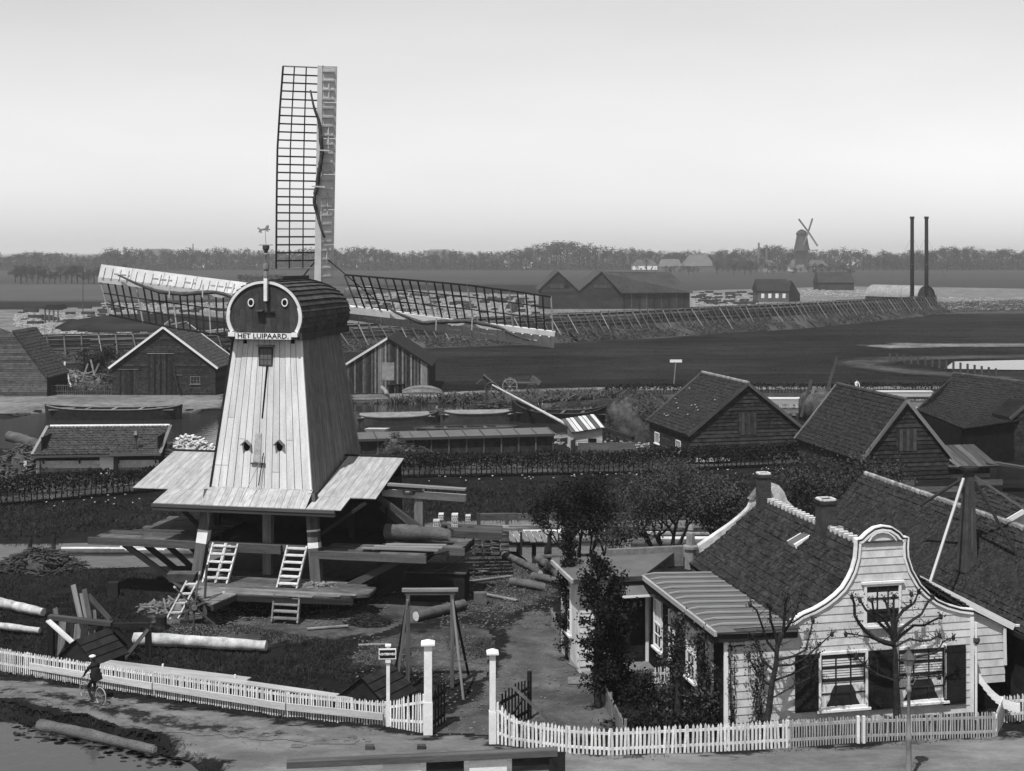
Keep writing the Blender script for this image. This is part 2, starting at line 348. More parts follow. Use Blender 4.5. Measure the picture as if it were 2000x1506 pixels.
class Face:
    """a vertical wall plane of thing T: starts at A, runs along angle a (local), s along, z up, outward offset o"""
    def __init__(s, T, A, ang=0.0):
        s.T = T; s.A = Vector((A[0], A[1], 0)); a = math.radians(ang)
        s.d = Vector((math.cos(a), math.sin(a), 0)); s.n = Vector((s.d.y, -s.d.x, 0))
    def pt(s, x, z, o=0.0): return s.A + s.d * x + s.n * o + Vector((0, 0, z))
    def ray(s, px, py):
        T = s.T; c = T.I @ Vector((0, 0, H)); d = T.I.to_3x3() @ Vector(((px - CX) / F, 1, -(py - HY) / F))
        t = (s.A - c).dot(s.n) / d.dot(s.n); p = c + d * t - s.A
        return (p.dot(s.d), p.z)
    def box(s, mb, x0, x1, z0, z1, o0, o1):
        mb.hexa([s.pt(x0, z0, o1), s.pt(x1, z0, o1), s.pt(x1, z0, o0), s.pt(x0, z0, o0), s.pt(x0, z1, o1), s.pt(x1, z1, o1), s.pt(x1, z1, o0), s.pt(x0, z1, o0)])
    def wall(s, poly, m, name='wall', parent=None, th=.12, o=0.0):
        mb = MB(); mb.prism([s.pt(x, z, o) for x, z in poly], [s.pt(x, z, o - th) for x, z in poly])
        return s.T.part(name, mb, m, parent)
    def spans(s, poly, c, vert):
        xs = []
        for i in range(len(poly)):
            a, b = poly[i], poly[(i + 1) % len(poly)]
            if vert: a = (a[1], a[0]); b = (b[1], b[0])
            if (a[1] <= c) != (b[1] <= c): xs.append(a[0] + (b[0] - a[0]) * (c - a[1]) / (b[1] - a[1]))
        xs.sort(); return [(xs[i], xs[i + 1]) for i in range(0, len(xs) - 1, 2)]
    def clad(s, poly, step, m, parent, name='clapboard', vert=False, o=.0, gap=.008, prd=.035, jit=0.0, mats=None, holes=()):
        cs = [p[0] if vert else p[1] for p in poly]; c0, c1 = min(cs), max(cs); n = max(1, round((c1 - c0) / step)); st = (c1 - c0) / n
        for i in range(n):
            a = c0 + i * st + gap / 2; b = c0 + (i + 1) * st - gap / 2
            A = s.spans(poly, a + .004, vert); B = s.spans(poly, b - .004, vert); M_ = s.spans(poly, (a + b) / 2, vert)
            if len(A) != len(B) or len(A) != len(M_): A = B = M_
            for (a0, a1), (b0, b1) in zip(A, B):
                segs = [(a0, a1, b0, b1)]
                for hx0, hx1, hz0, hz1 in holes:
                    if (a + b) / 2 > hz0 and (a + b) / 2 < hz1:
                        new = []
                        for q in segs:
                            if q[1] <= hx0 or q[0] >= hx1: new.append(q); continue
                            if q[0] < hx0: new.append((q[0], hx0, q[2], hx0))
                            if q[1] > hx1: new.append((hx1, q[1], hx1, q[3]))
                        segs = new
                for q0, q1, r0, r1 in segs:
                    if q1 - q0 < .06 and r1 - r0 < .06: continue
                    mb = MB(); e = o + rnd.uniform(0, jit)
                    if vert:
                        mb.hexa([s.pt(a, q0, e + prd), s.pt(b, r0, e + prd), s.pt(b, r0, e), s.pt(a, q0, e), s.pt(a, q1, e + prd), s.pt(b, r1, e + prd), s.pt(b, r1, e), s.pt(a, q1, e)])
                    else:
                        mb.hexa([s.pt(q0, a, e + prd), s.pt(q1, a, e + prd), s.pt(q1, a, e), s.pt(q0, a, e), s.pt(r0, b, e + prd * .35), s.pt(r1, b, e + prd * .35), s.pt(r1, b, e), s.pt(r0, b, e)])
                    s.T.part(name, mb, mats[rnd.randrange(len(mats))] if mats else m, parent)
    def window(s, x0, x1, z0, z1, nx, ny, m='white_paint', o=.04, fw=.07, sill=True, parent=None, glass='glass', bars=.03, mid=None, bm=None):
        mb = MB()
        for q in ((x0, x0 + fw, z0, z1), (x1 - fw, x1, z0, z1), (x0 + fw, x1 - fw, z1 - fw, z1), (x0 + fw, x1 - fw, z0, z0 + fw)): s.box(mb, *q, o - .03, o + .05)
        w = s.T.part('window', mb, m, parent)
        X0, X1, Z0, Z1 = x0 + fw, x1 - fw, z0 + fw, z1 - fw
        for i in range(nx):
            for j in range(ny):
                mb = MB(); a = X0 + (X1 - X0) * i / nx; b = X0 + (X1 - X0) * (i + 1) / nx; c = Z0 + (Z1 - Z0) * j / ny; d = Z0 + (Z1 - Z0) * (j + 1) / ny
                s.box(mb, a, b - .002, c, d - .002, o - .03, o + .005); s.T.part('pane', mb, glass, w)
        mb = MB()
        for i in range(1, nx): a = X0 + (X1 - X0) * i / nx; s.box(mb, a - bars / 2, a + bars / 2, Z0, Z1, o + .006, o + .03)
        for j in range(1, ny):
            a = Z0 + (Z1 - Z0) * j / ny; bb = bars * (2 if mid == j else 1); s.box(mb, X0, X1, a - bb / 2, a + bb / 2, o + .008, o + .034)
        if mb.v: s.T.part('glazing_bars', mb, bm or m, w)
        if sill:
            mb = MB(); s.box(mb, x0 - .08, x1 + .08, z0 - .08, z0 - .002, o - .03, o + .12); s.T.part('sill', mb, m, w)
        return w

def tiles(T, surf, nu, nv, m, parent=None, wave=.03, lap=.035, name='roof_tiles', ns=4):
    """pantile skin over surf(u,v): u along the eave, v from eave (0) to ridge (1); joined real geometry"""
    mb = MB(); e = 1e-3
    def P3(u, v, h):
        p = surf(u, v); a = surf(min(u + e, 1), v) - surf(max(u - e, 0), v); b = surf(u, min(v + e, 1)) - surf(u, max(v - e, 0))
        return p + a.cross(b).normalized() * h
    M = nu * ns
    for j in range(nv):
        v0 = j / nv; v1 = min(1, (j + 1.08) / nv); base = len(mb.v); jr = rnd.uniform(-.006, .006)
        for i in range(M + 1):
            u = i / M; ph = (i % ns) / ns; jt = math.sin((i // ns) * 12.9898 + j * 78.233) * 43758.5; jt = (jt - math.floor(jt) - .5) * .035; w = jt + wave * (math.sin(2 * math.pi * ph) * .5 + .5) + .006 * math.sin(u * 31 + j) + jr
            mb.v.append(tuple(P3(u, v0, .02 + w + lap))); mb.v.append(tuple(P3(u, v1, .02 + w))); mb.v.append(tuple(P3(u, v0, .0)))
        for i in range(M):
            a = base + i * 3; mb.f.append((a, a + 3, a + 4, a + 1)); mb.f.append((a + 2, a + 5, a + 3, a))
    o = T.part(name, mb, m, parent); o['kind'] = 'stuff'; return o
def bil(e0, e1, r1, r0, sag=0.0):
    e0, e1, r1, r0 = map(Vector, (e0, e1, r1, r0))
    def f(u, v):
        return e0.lerp(e1, u).lerp(r0.lerp(r1, u), v) + Vector((0, 0, -sag * math.sin(math.pi * v) - .3 * sag * math.sin(math.pi * u)))
    return f
def slab(T, name, e0, e1, r1, r0, th, m, parent=None):
    mb = MB(); q = [Vector(x) for x in (e0, e1, r1, r0)]; d = Vector((0, 0, -th)); mb.hexa([p + d for p in q] + q); return T.part(name, mb, m, parent)
def text_mesh(s, size, m, depth=.01, bold=0.0, sx=1.0):
    c = bpy.data.curves.new('lettering', 'FONT'); c.body = s; c.size = size; c.extrude = depth / 2; c.align_x = 'CENTER'; c.align_y = 'CENTER'; c.offset = bold
    c.resolution_u = 2
    o = bpy.data.objects.new('lettering', c); COL.objects.link(o); bpy.context.view_layer.update()
    me = bpy.data.meshes.new_from_object(o.evaluated_get(bpy.context.evaluated_depsgraph_get())); bpy.data.objects.remove(o)
    if sx != 1.0:
        for v in me.vertices: v.co.x *= sx
    me.materials.clear(); me.materials.append(MATS[m]); return me
def noise2(x, y, s, seed=0):
    """cheap smooth value noise, vectorised"""
    x = np.asarray(x) / s + seed * 17.3; y = np.asarray(y) / s + seed * 5.1
    xi = np.floor(x); yi = np.floor(y); fx = x - xi; fy = y - yi; fx = fx * fx * (3 - 2 * fx); fy = fy * fy * (3 - 2 * fy)
    def h(a, b): q = np.sin(a * 127.1 + b * 311.7) * 43758.5453; return q - np.floor(q)
    return (h(xi, yi) * (1 - fx) + h(xi + 1, yi) * fx) * (1 - fy) + (h(xi, yi + 1) * (1 - fx) + h(xi + 1, yi + 1) * fx) * fy - .5
# ------------------------------------------------------------------ ground and water
def gp(pts, z=0.0): return np.array([[*G(x, y, z)[:2]] for x, y in pts])
def pip(poly, x, y):
    inside = np.zeros(x.shape, bool); n = len(poly)
    for i in range(n):
        x1, y1 = poly[i]; x2, y2 = poly[(i + 1) % n]
        c = ((y1 <= y) != (y2 <= y)); 
        with np.errstate(divide='ignore', invalid='ignore'): xx = x1 + (y - y1) * (x2 - x1) / (y2 - y1)
        inside ^= c & (x < xx)
    return inside
CANAL = gp([(-400, 812), (20, 814), (95, 800), (360, 801), (430, 812), (700, 786), (900, 786), (1010, 796), (1200, 782), (1400, 776), (1900, 774), (2300, 772), (2300, 788), (1620, 800), (1330, 815), (1200, 838), (1090, 852), (700, 856), (430, 866), (-400, 876)])
POND = gp([(-400, 1060), (120, 1056), (400, 1050), (700, 1030), (870, 1013), (1110, 1008), (1500, 1002), (1500, 1075), (1110, 1092), (1088, 1138), (1072, 1130), (1046, 1104), (1010, 1072), (900, 1064), (700, 1072), (500, 1082), (390, 1098), (150, 1106), (-400, 1112)])
DITCH = gp([(-500, 1385), (28, 1400), (70, 1414), (180, 1432), (300, 1456), (372, 1480), (430, 1530), (450, 1640), (-700, 1640)])
FARPOND = gp([(1845, 722), (1862, 708), (1990, 705), (2300, 702), (2300, 726), (1960, 724)])
def smin_inside(poly, x, y, r):
    s = np.zeros(x.shape)
    for k in range(8):
        a = k * math.pi / 4; s += pip(poly, x + r * math.cos(a), y + r * math.sin(a))
    return (s + pip(poly, x, y)) / 9
def height(x, y):
    x = np.asarray(x, float); y = np.asarray(y, float)
    amp = np.clip((150 - y) / 40, 0, 1)
    h = (noise2(x, y, 5, 1) * .10 + noise2(x, y, 1.7, 2) * .03) * amp
    m = np.maximum(np.maximum(smin_inside(POND, x, y, .7), smin_inside(CANAL, x, y, 1.1)), smin_inside(DITCH, x, y, .6))
    return h * (1 - m) - m * 1.0
def axis(a0, a1, step, g, far0, far1):
    c = list(np.arange(a0, a1 + 1e-6, step)); s = step; v = c[-1]
    while v < far1: s *= g; v += s; c.append(v)
    s = step; v = c[0]
    while v > far0: s *= g; v -= s; c.insert(0, v)
    return np.array(c)
def grid_mesh(name, xs, ys, Z, keep=None, E=None, m='grass_ground', smooth=True):
    nx, ny = len(xs), len(ys); X, Y = np.meshgrid(xs, ys); V = np.stack([X, Y, Z], -1).reshape(-1, 3)
    i = np.arange(nx - 1)[None, :] + np.arange(ny - 1)[:, None] * nx; Q = np.stack([i, i + 1, i + 1 + nx, i + nx], -1).reshape(-1, 4)
    if keep is not None: Q = Q[keep.reshape(-1)]
    used = np.unique(Q); re = np.zeros(len(V), np.int64); re[used] = np.arange(len(used)); V = V[used]; Q = re[Q]
    me = bpy.data.meshes.new(name); me.vertices.add(len(V)); me.vertices.foreach_set('co', V.astype(np.float32).reshape(-1))
    me.loops.add(Q.size); me.loops.foreach_set('vertex_index', Q.astype(np.int32).reshape(-1)); me.polygons.add(len(Q))
    me.polygons.foreach_set('loop_start', np.arange(0, Q.size, 4, dtype=np.int32)); me.polygons.foreach_set('loop_total', np.full(len(Q), 4, np.int32))
    me.update(calc_edges=True); me.materials.append(MATS[m])
    if E is not None:
        at = me.attributes.new('e', 'FLOAT', 'POINT'); at.data.foreach_set('value', E.reshape(-1)[used].astype(np.float32))
    if smooth: me.polygons.foreach_set('use_smooth', np.ones(len(Q), bool))
    return me
xs = axis(-46, 46, .5, 1.07, -9000, 9000); ys = axis(34, 112, .45, 1.03, 12, 13000)
gx, gy = np.meshgrid(xs, ys); struct('ground', grid_mesh('ground', xs, ys, height(gx, gy)))
def patch(name, pts, m, cell, off, warp=.6, r=.6, world=False):
    poly = np.array(pts) if world else gp(pts)
    x0, y0 = poly.min(0) - 2 * r; x1, y1 = poly.max(0) + 2 * r
    X_ = np.arange(x0, x1 + cell, cell); Y_ = np.arange(y0, y1 + cell, cell); X, Y = np.meshgrid(X_, Y_)
    wx = X + noise2(X, Y, r * 3, 3) * warp * 2 + noise2(X, Y, r, 5) * warp; wy = Y + noise2(X, Y, r * 3, 4) * warp * 2 + noise2(X, Y, r, 6) * warp
    E = smin_inside(poly, wx, wy, r); keep = (E[:-1, :-1] + E[1:, :-1] + E[:-1, 1:] + E[1:, 1:]) > 0
    return struct(name, grid_mesh(name, X_, Y_, height(X, Y) + off, keep, E, m))
def flat(name, poly, z, m, kind='structure'):
    me = bpy.data.meshes.new(name); me.from_pydata([(x, y, z) for x, y in poly], [], [tuple(range(len(poly)))]); me.materials.append(MATS[m]); return struct(name, me)
flat('canal_water', CANAL * np.array([1, 1]), -.22, 'water'); flat('pond_water', POND, -.16, 'water'); flat('ditch_water', DITCH, -.2, 'muddy_water')
flat('far_pond_water', FARPOND, .14, 'water')
# the open country, far to near
patch('far_field', [(-900, 530), (3000, 528), (3000, 552), (-900, 556)], 'field_mid', 25, .03, 10, 14)
patch('ploughed_field', [(-900, 556), (430, 556), (700, 560), (700, 572), (430, 585), (-900, 592)], 'field_pale', 12, .04, 4, 8)
patch('pale_field', [(1150, 538), (2900, 534), (2900, 562), (1150, 566)], 'field_mid', 12, .035, 4, 8)
patch('timber_yard', [(-500, 612), (60, 605), (440, 590), (620, 592), (800, 566), (1050, 578), (1350, 568), (1640, 560), (1760, 560), (2600, 574), (2600, 604), (1830, 606), (1330, 622), (1080, 635), (700, 650), (440, 664), (-500, 672)], 'dirt_pale', 2.0, .05, 2, 2.5)
patch('embankment_slope', [(-500, 672), (60, 668), (440, 664), (700, 650), (1080, 635), (1560, 600), (1830, 592), (2600, 590), (2600, 612), (1830, 614), (1560, 638), (1300, 660), (1080, 672), (700, 686), (440, 704), (60, 712), (-500, 716)], 'bank_ground', 1.2, .07, 1, 1.2)
patch('meadow', [(660, 688), (1080, 673), (1300, 661), (1560, 640), (1830, 616), (2600, 607), (2600, 757), (1240, 758), (840, 764)], 'field_ground', 1.5, .02, .5, 1)
patch('meadow_track', [(1650, 708), (1700, 700), (1860, 696), (2600, 690), (2600, 694), (1880, 701), (1740, 706), (1700, 712), (1760, 722), (1990, 738), (1990, 742), (1740, 728), (1660, 716)], 'bank_ground', .8, .08, .6, 1.2)
patch('mud_strip', [(1680, 676), (1730, 674), (1760, 671), (1850, 672), (2400, 673), (2400, 676), (1850, 678), (1740, 681)], 'dirt_pale', .8, .09, .8, 1.0)
patch('towpath', [(690, 772), (840, 768), (1000, 762), (1240, 756), (1600, 756), (2400, 754), (2400, 759), (1600, 761), (1240, 763), (1000, 770), (840, 777), (690, 782)], 'dirt_pale', .5, .05, .25, .4)
patch('quay', [(-500, 772), (110, 772), (440, 770), (440, 782), (430, 796), (380, 800), (92, 800), (20, 808), (-500, 812)], 'dirt_pale', .5, .04, .5, .5)
patch('canal_bank', [(690, 782), (1000, 772), (1240, 765), (2400, 761), (2400, 772), (1400, 776), (1200, 782), (1010, 794), (900, 786), (690, 786)], 'bank_ground', .5, .03, .4, .5)
patch('yard_behind_hedge', [(20, 936), (310, 905), (760, 885), (1090, 882), (1250, 868), (1300, 845), (1420, 880), (1600, 900), (1600, 908), (1200, 915), (760, 915), (310, 950), (-400, 985), (-400, 940)], 'bank_ground', .4, .035, .5, .6)
patch('path_behind_hedge', [(-300, 984), (20, 972), (310, 946), (800, 920), (1240, 913), (1570, 897), (1570, 904), (1240, 921), (800, 929), (310, 955), (20, 981), (-300, 992)], 'bank_ground', .4, .06, .25, .3)
# the mill yard
patch('mill_yard_dirt', [(430, 1205), (520, 1215), (700, 1180), (880, 1120), (930, 1080), (1010, 1090), (1075, 1150), (1060, 1200), (960, 1215), (880, 1240), (760, 1235), (620, 1250), (430, 1262), (330, 1235), (300, 1190)], 'dirt_yard', .15, .022, .5, .7)
patch('worn_turf', [(700, 1265), (800, 1235), (930, 1215), (1000, 1240), (1000, 1290), (900, 1330), (780, 1300), (690, 1300)], 'dirt_yard', .15, .045, .6, .8)
patch('farm_lane', [(842, 1440), (958, 1458), (1030, 1425), (1130, 1440), (1210, 1420), (1150, 1330), (1112, 1262), (1080, 1205), (1040, 1190), (990, 1225), (985, 1290), (930, 1370), (860, 1405)], 'dirt_lane', .14, .07, .3, .45)
patch('front_garden', [(1112, 1290), (1160, 1325), (1218, 1420), (1240, 1478), (1560, 1462), (1940, 1443), (1900, 1395), (1420, 1440), (1270, 1290), (1150, 1290)], 'garden_soil', .2, .055, .2, .3)
patch('road', [(-500, 1312), (20, 1336), (160, 1356), (300, 1380), (480, 1405), (620, 1424), (760, 1436), (845, 1444), (965, 1462), (1200, 1486), (1545, 1468), (1945, 1450), (2500, 1420), (2500, 1700), (450, 1700), (440, 1500), (390, 1462), (300, 1428), (160, 1392), (20, 1365), (-500, 1345)], 'dirt_road', .14, .085, .3, .45)

patch('road_verge', [(-300, 1342), (20, 1350), (150, 1370), (300, 1400), (430, 1426), (560, 1442), (700, 1450), (560, 1448), (400, 1436), (280, 1413), (140, 1382), (20, 1359), (-300, 1350)], 'verge_ground', .1, .105, .35, .4)
# embankment (low dyke) that carries the long timber windbreak
FENCE = [(-420, 200, 3.7), (40, 203, 3.8), (440, 209, 4.2), (690, 227, 4.4), (1100, 246, 5.2), (1560, 293, 5.4), (1830, 362, 4.7)]
FP = [(Vector(((x - CX) * Y / F, Y, 0)), z) for x, Y, z in FENCE]
mb = MB()
for i in range(len(FP) - 1):
    (a, za), (b, zb) = FP[i], FP[i + 1]; d = (b - a).normalized(); n = Vector((d.y, -d.x, 0)); k = max(2, int((b - a).length / 3))
    for j in range(k):
        p, q = a.lerp(b, j / k), a.lerp(b, (j + 1) / k); z0 = za + (zb - za) * j / k - 2.8; z1 = za + (zb - za) * (j + 1) / k - 2.8
        w0 = 4.6 + noise2(p.x, p.y, 2) * 1.6; w1 = 4.6 + noise2(q.x, q.y, 2) * 1.6
        A0, B0 = p + n * w0, q + n * w1; 
        mb.quad(A0, B0, q + n * .6 + Vector((0, 0, z1)), p + n * .6 + Vector((0, 0, z0)))
        mb.quad(p + n * .6 + Vector((0, 0, z0)), q + n * .6 + Vector((0, 0, z1)), q - n * 1 + Vector((0, 0, z1)), p - n * 1 + Vector((0, 0, z0)))
        mb.quad(p - n * 1 + Vector((0, 0, z0)), q - n * 1 + Vector((0, 0, z1)), q - n * 5, p - n * 5)
struct('embankment', mb.mesh('embankment', 'bank_ground'))
MATS['bank_ground'].node_tree.nodes  # 'e' is missing on the dyke: attribute reads 0 there, so give it
me = bpy.data.objects['embankment'].data; at = me.attributes.new('e', 'FLOAT', 'POINT'); at.data.foreach_set('value', np.full(len(me.vertices), 1.0, np.float32))

# ------------------------------------------------------------------ the paltrok mill
MA = math.radians(11.0)
ML = Th('windmill', 'tall pale boarded sawmill windmill with a rounded dark cap and lettered name board', 'windmill', (-11.26, 65.95, 0), -MA)
def myf(z): return -3.8 + .12 * z
def myb(z): return 5.75 - .18 * z
def mxw(z): return 3.1 - .115 * z
ZB, ZT = 5.35, 12.6
def mc(sx, back, z): return Vector((sx * mxw(z), (myb(z) if back else myf(z)), z))
mb = MB(); mb.hexa([mc(-1, 0, ZB), mc(1, 0, ZB), mc(1, 1, ZB - .5), mc(-1, 1, ZB - .5), mc(-1, 0, ZT), mc(1, 0, ZT), mc(1, 1, ZT), mc(-1, 1, ZT)])
body = ML.part('body', mb, 'beam_dark')
N_ = 13                                                    # front planks run up and converge
for i in range(N_):
    a = -1 + 2 * i / N_; b = -1 + 2 * (i + 1) / N_ - .012
    if i in (3, 10): cuts = [(ZB, 7.6), (7.62, ZT)]
    elif i == 0: cuts = [(ZB, 6.35), (6.37, ZT)]
    elif i == 1: cuts = [(ZB, 6.35), (6.37, 8.6), (8.62, ZT)]
    elif i == 6: cuts = [(ZB, 6.5), (6.52, ZT)]
    elif i == 8: cuts = [(ZB, 6.1), (6.12, ZT)]
    else: cuts = [(ZB, ZT)]
    for z0, z1 in cuts:
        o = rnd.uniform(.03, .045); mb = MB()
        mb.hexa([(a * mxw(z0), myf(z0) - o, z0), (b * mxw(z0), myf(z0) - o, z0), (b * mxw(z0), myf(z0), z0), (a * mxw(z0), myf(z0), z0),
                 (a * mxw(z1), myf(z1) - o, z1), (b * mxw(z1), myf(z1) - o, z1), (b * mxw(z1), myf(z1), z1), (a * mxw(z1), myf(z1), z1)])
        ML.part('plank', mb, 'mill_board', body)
N_ = 24
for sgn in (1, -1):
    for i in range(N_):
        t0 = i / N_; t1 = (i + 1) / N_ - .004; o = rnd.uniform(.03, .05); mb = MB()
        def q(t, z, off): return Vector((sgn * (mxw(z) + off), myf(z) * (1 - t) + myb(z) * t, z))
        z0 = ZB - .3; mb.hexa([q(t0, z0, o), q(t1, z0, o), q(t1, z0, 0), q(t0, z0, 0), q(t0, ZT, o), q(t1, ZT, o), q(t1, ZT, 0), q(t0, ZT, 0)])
        ML.part('plank', mb, 'mill_board_shaded', body)
for sx in (-1, 1):
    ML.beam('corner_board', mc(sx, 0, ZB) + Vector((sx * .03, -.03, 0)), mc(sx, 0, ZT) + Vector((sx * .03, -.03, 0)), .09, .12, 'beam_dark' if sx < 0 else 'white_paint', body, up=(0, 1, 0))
# slit, window, vents, hatch on the front
def onf(x, z, o=0.0): return Vector((x, myf(z) - .05 - o, z))
mb = MB(); mb.hexa([onf(-.10, 8.6), onf(-.03, 8.6), onf(-.03, 8.6, -.04), onf(-.10, 8.6, -.04), onf(.02, 11.1), onf(.12, 11.1), onf(.12, 11.1, -.04), onf(.02, 11.1, -.04)])
ML.part('rope_slit', mb, 'interior', body)
FW = Face(ML, (0, myf(11.5) - .05), 0)
mb = MB(); FW.box(mb, -.36, .34, 11.05, 11.98, -.1, .06); w = ML.part('window', mb, 'cap_dark')
for i in range(3):
    for j in range(3):
        mb = MB(); FW.box(mb, -.27 + i * .19, -.27 + i * .19 + .16, 11.12 + j * .26, 11.12 + j * .26 + .22, .04, .066); ML.part('pane', mb, 'zinc', w)
mb = MB(); FW.box(mb, -.42, .40, 11.98, 12.06, -.08, .14); ML.part('window_hood', mb, 'grey_wood', w)
for px in (480, 573):
    p = ML.ray(px, 667.5, myf(12.45)); mb = MB(); mb.box(p.x - .09, p.x + .09, p.y - .08, p.y + .02, p.z - .09, p.z + .09); ML.part('vent_hole', mb, 'interior', body)
for px in (483, 547):
    p = ML.ray(px, 867, myf(7.3)); y = myf(p.z) - .05
    mb = MB(); mb.prism([(p.x + .15 * math.cos(k * math.pi / 8), y - .03, p.z - .12 + .22 * math.sin(k * math.pi / 8)) for k in range(16)], [(p.x + .15 * math.cos(k * math.pi / 8), y + .02, p.z - .12 + .22 * math.sin(k * math.pi / 8)) for k in range(16)])
    hole = ML.part('vent_hole', mb, 'interior', body)
    mb = MB(); mb.beam((p.x, y - .12, p.z + .19), (p.x - .24, y - .12, p.z - .04), .26, .04); mb.beam((p.x, y - .12, p.z + .19), (p.x + .24, y - .12, p.z - .04), .26, .04); ML.part('vent_hood', mb, 'mill_board_shaded', body)
mb = MB(); mb.hexa([onf(-.42, 6.55, .03), onf(-.05, 6.55, .03), onf(-.05, 6.55), onf(-.42, 6.55), onf(-.36, 7.9, .02), onf(-.06, 7.9, .02), onf(-.06, 7.9), onf(-.36, 7.9)]); ML.part('hatch', mb, 'roof_board', body)
ML.beam('hatch_ledge', onf(-.5, 6.5, .05), onf(.2, 6.5, .05), .1, .06, 'old_wood', body)
ML.beam('pole', onf(.12, 7.0, .10), onf(-.02, 5.5, .2), .035, .035, 'beam_dark', body)
ML.beam('pole', onf(.10, 6.9, .12), onf(-.55, 4.85, 1.0), .02, .02, 'rope', body)
# cap: a barrel of lapped boards with a dark boarded end
CZ, CY0, CY1 = 12.62, -2.75, 4.6
def capring(y, k):                                        # k 0..1 from left foot over the top to right foot
    t = (y - CY0) / (CY1 - CY0); s = 1 - .20 * max(0, (t - .55) / .45) ** 2; w = 1.9 * (1 - .04 * max(0, (t - .6) / .4)) * (1 + .03 * math.sin(t * 3))
    a = math.radians(-28 + 236 * k); cx_, cz_ = math.cos(a), math.sin(a)
    return Vector((-w * cx_, y, CZ + .78 + (1.72 * s * cz_ if cz_ > 0 else 1.55 * cz_)))
K = 26; J = 8; mb = MB()
pts0 = [capring(CY0 + .12, k / K) for k in range(K + 1)]
mb.prism([p + Vector((0, 0, 0)) for p in pts0], [capring(CY1 - .1, k / K) for k in range(K + 1)])
cap = ML.part('cap', mb, 'cap_dark')
for k in range(K):
    m = 'cap_side' if True else ''
    mb = MB(); a, b = k / K, (k + 1) / K
    for j in range(J):
        y0 = CY0 + (CY1 - CY0) * j / J; y1 = CY0 + (CY1 - CY0) * (j + 1) / J
        def R_(y, kk, h):
            p = capring(y, kk); c = Vector((0, y, CZ + .75)); return p + (p - c).normalized() * h
        top = .02; low = .09                              # each board laps over the one below
        ha, hb = (low, top) if k < K / 2 else (top, low)
        mb.hexa([R_(y0, a, 0), R_(y1, a, 0), R_(y1, b, 0), R_(y0, b, 0), R_(y0, a, ha), R_(y1, a, ha), R_(y1, b, hb), R_(y0, b, hb)])
    ML.part('cap_board', mb, m, cap)
bx = [(-1.75 + i * .32) for i in range(12)]               # boards of the dark end wall
prof = [(capring(CY0, k / 40).x * .985, capring(CY0, k / 40).z - .02) for k in range(41)]
FC = Face(ML, (0, CY0 + .1), 0)
FC.clad(prof, .31, 'cap_dark', cap, name='end_board', vert=True, prd=.03, jit=.01)
mb = MB()                                                 # white horseshoe trim
for k in range(48):
    def T_(kk, s, y): p = capring(CY0, kk); c = Vector((0, p.y, CZ + .75)); return Vector((c.x + (p.x - c.x) * s, y, c.z + (p.z - c.z) * s))
    a, b = k / 48, (k + 1) / 48; wd = .07 if .15 < a < .8 else .09
    mb.hexa([T_(a, 1.0 - wd, CY0 - .02), T_(b, 1.0 - wd, CY0 - .02), T_(b, 1.0, CY0 - .02), T_(a, 1.0, CY0 - .02), T_(a, 1.0 - wd, CY0 + .1), T_(b, 1.0 - wd, CY0 + .1), T_(b, 1.0, CY0 + .1), T_(a, 1.0, CY0 + .1)])
ML.part('horseshoe_trim', mb, 'white_paint', cap)
for px in (490.5, 556.5):
    p = ML.ray(px, 591, CY0 + .05); ring = lambda r, y, c=p: [(c.x + r * .78 * math.cos(k * math.pi / 10), y, c.z + r * math.sin(k * math.pi / 10)) for k in range(20)]
    mb = MB(); A_, B_, C_ = ring(.20, CY0 + .0), ring(.14, CY0 + .0), ring(.20, CY0 + .08)
    for k in range(20): j = (k + 1) % 20; mb.quad(A_[k], A_[j], B_[j], B_[k]); mb.quad(A_[k], C_[k], C_[j], A_[j])
    ML.part('oval_window_ring', mb, 'white_paint', cap); mb = MB(); mb.prism(ring(.145, CY0 + .02), ring(.145, CY0 + .08)); ML.part('oval_window', mb, 'interior', cap)
p = ML.ray(512, 608, CY0); mb = MB(); mb.box(p.x - .27, p.x + .1, CY0 - .25, CY0 + .08, p.z, p.z + .06); ML.part('perch_shelf', mb, 'old_wood', cap)
mb = MB(); mb.box(p.x - .05, p.x + .62, CY0 - .06, CY0 + .08, p.z - .06, p.z - .005); ML.part('perch_bar', mb, 'beam_dark', cap)
# name board
zb = CZ - .0
mb = MB(); mb.box(-1.38, 1.42, CY0 - .18, CY0 - .1, zb - .26, zb + .03); nb = ML.part('name_board', mb, 'white_paint')
me = text_mesh('HET LUIPAARD.', .33, 'black_print', .012, .004, 1.12)
o = ML.part('lettering', me, 'black_print', nb); o.location = (.02, CY0 - .189, zb - .115); o.rotation_euler = (math.pi / 2, 0, 0)
for x0, x1 in ((-1.72, -1.4), (1.44, 1.74)):
    mb = MB(); mb.box(x0, x1, CY0 - .22, CY0 + .1, zb - .14, zb + .06); e_ = ML.part('name_board_bracket', mb, 'white_paint', cap)
    mb = MB(); mb.box(x0, x1, CY0 - .22, CY0 + .1, zb - .22, zb - .142); ML.part('bracket_foot', mb, 'beam_dark', cap)
mb = MB(); mb.box(-1.75, 1.75, CY0 - .08, CY0 + .4, zb - .24, zb - .02); mb.box(-1.9, -1.66, CY0, CY1 - .2, zb - .3, zb + .02); mb.box(1.66, 1.9, CY0, CY1 - .2, zb - .3, zb + .02); ML.part('cap_frame', mb, 'cap_dark')
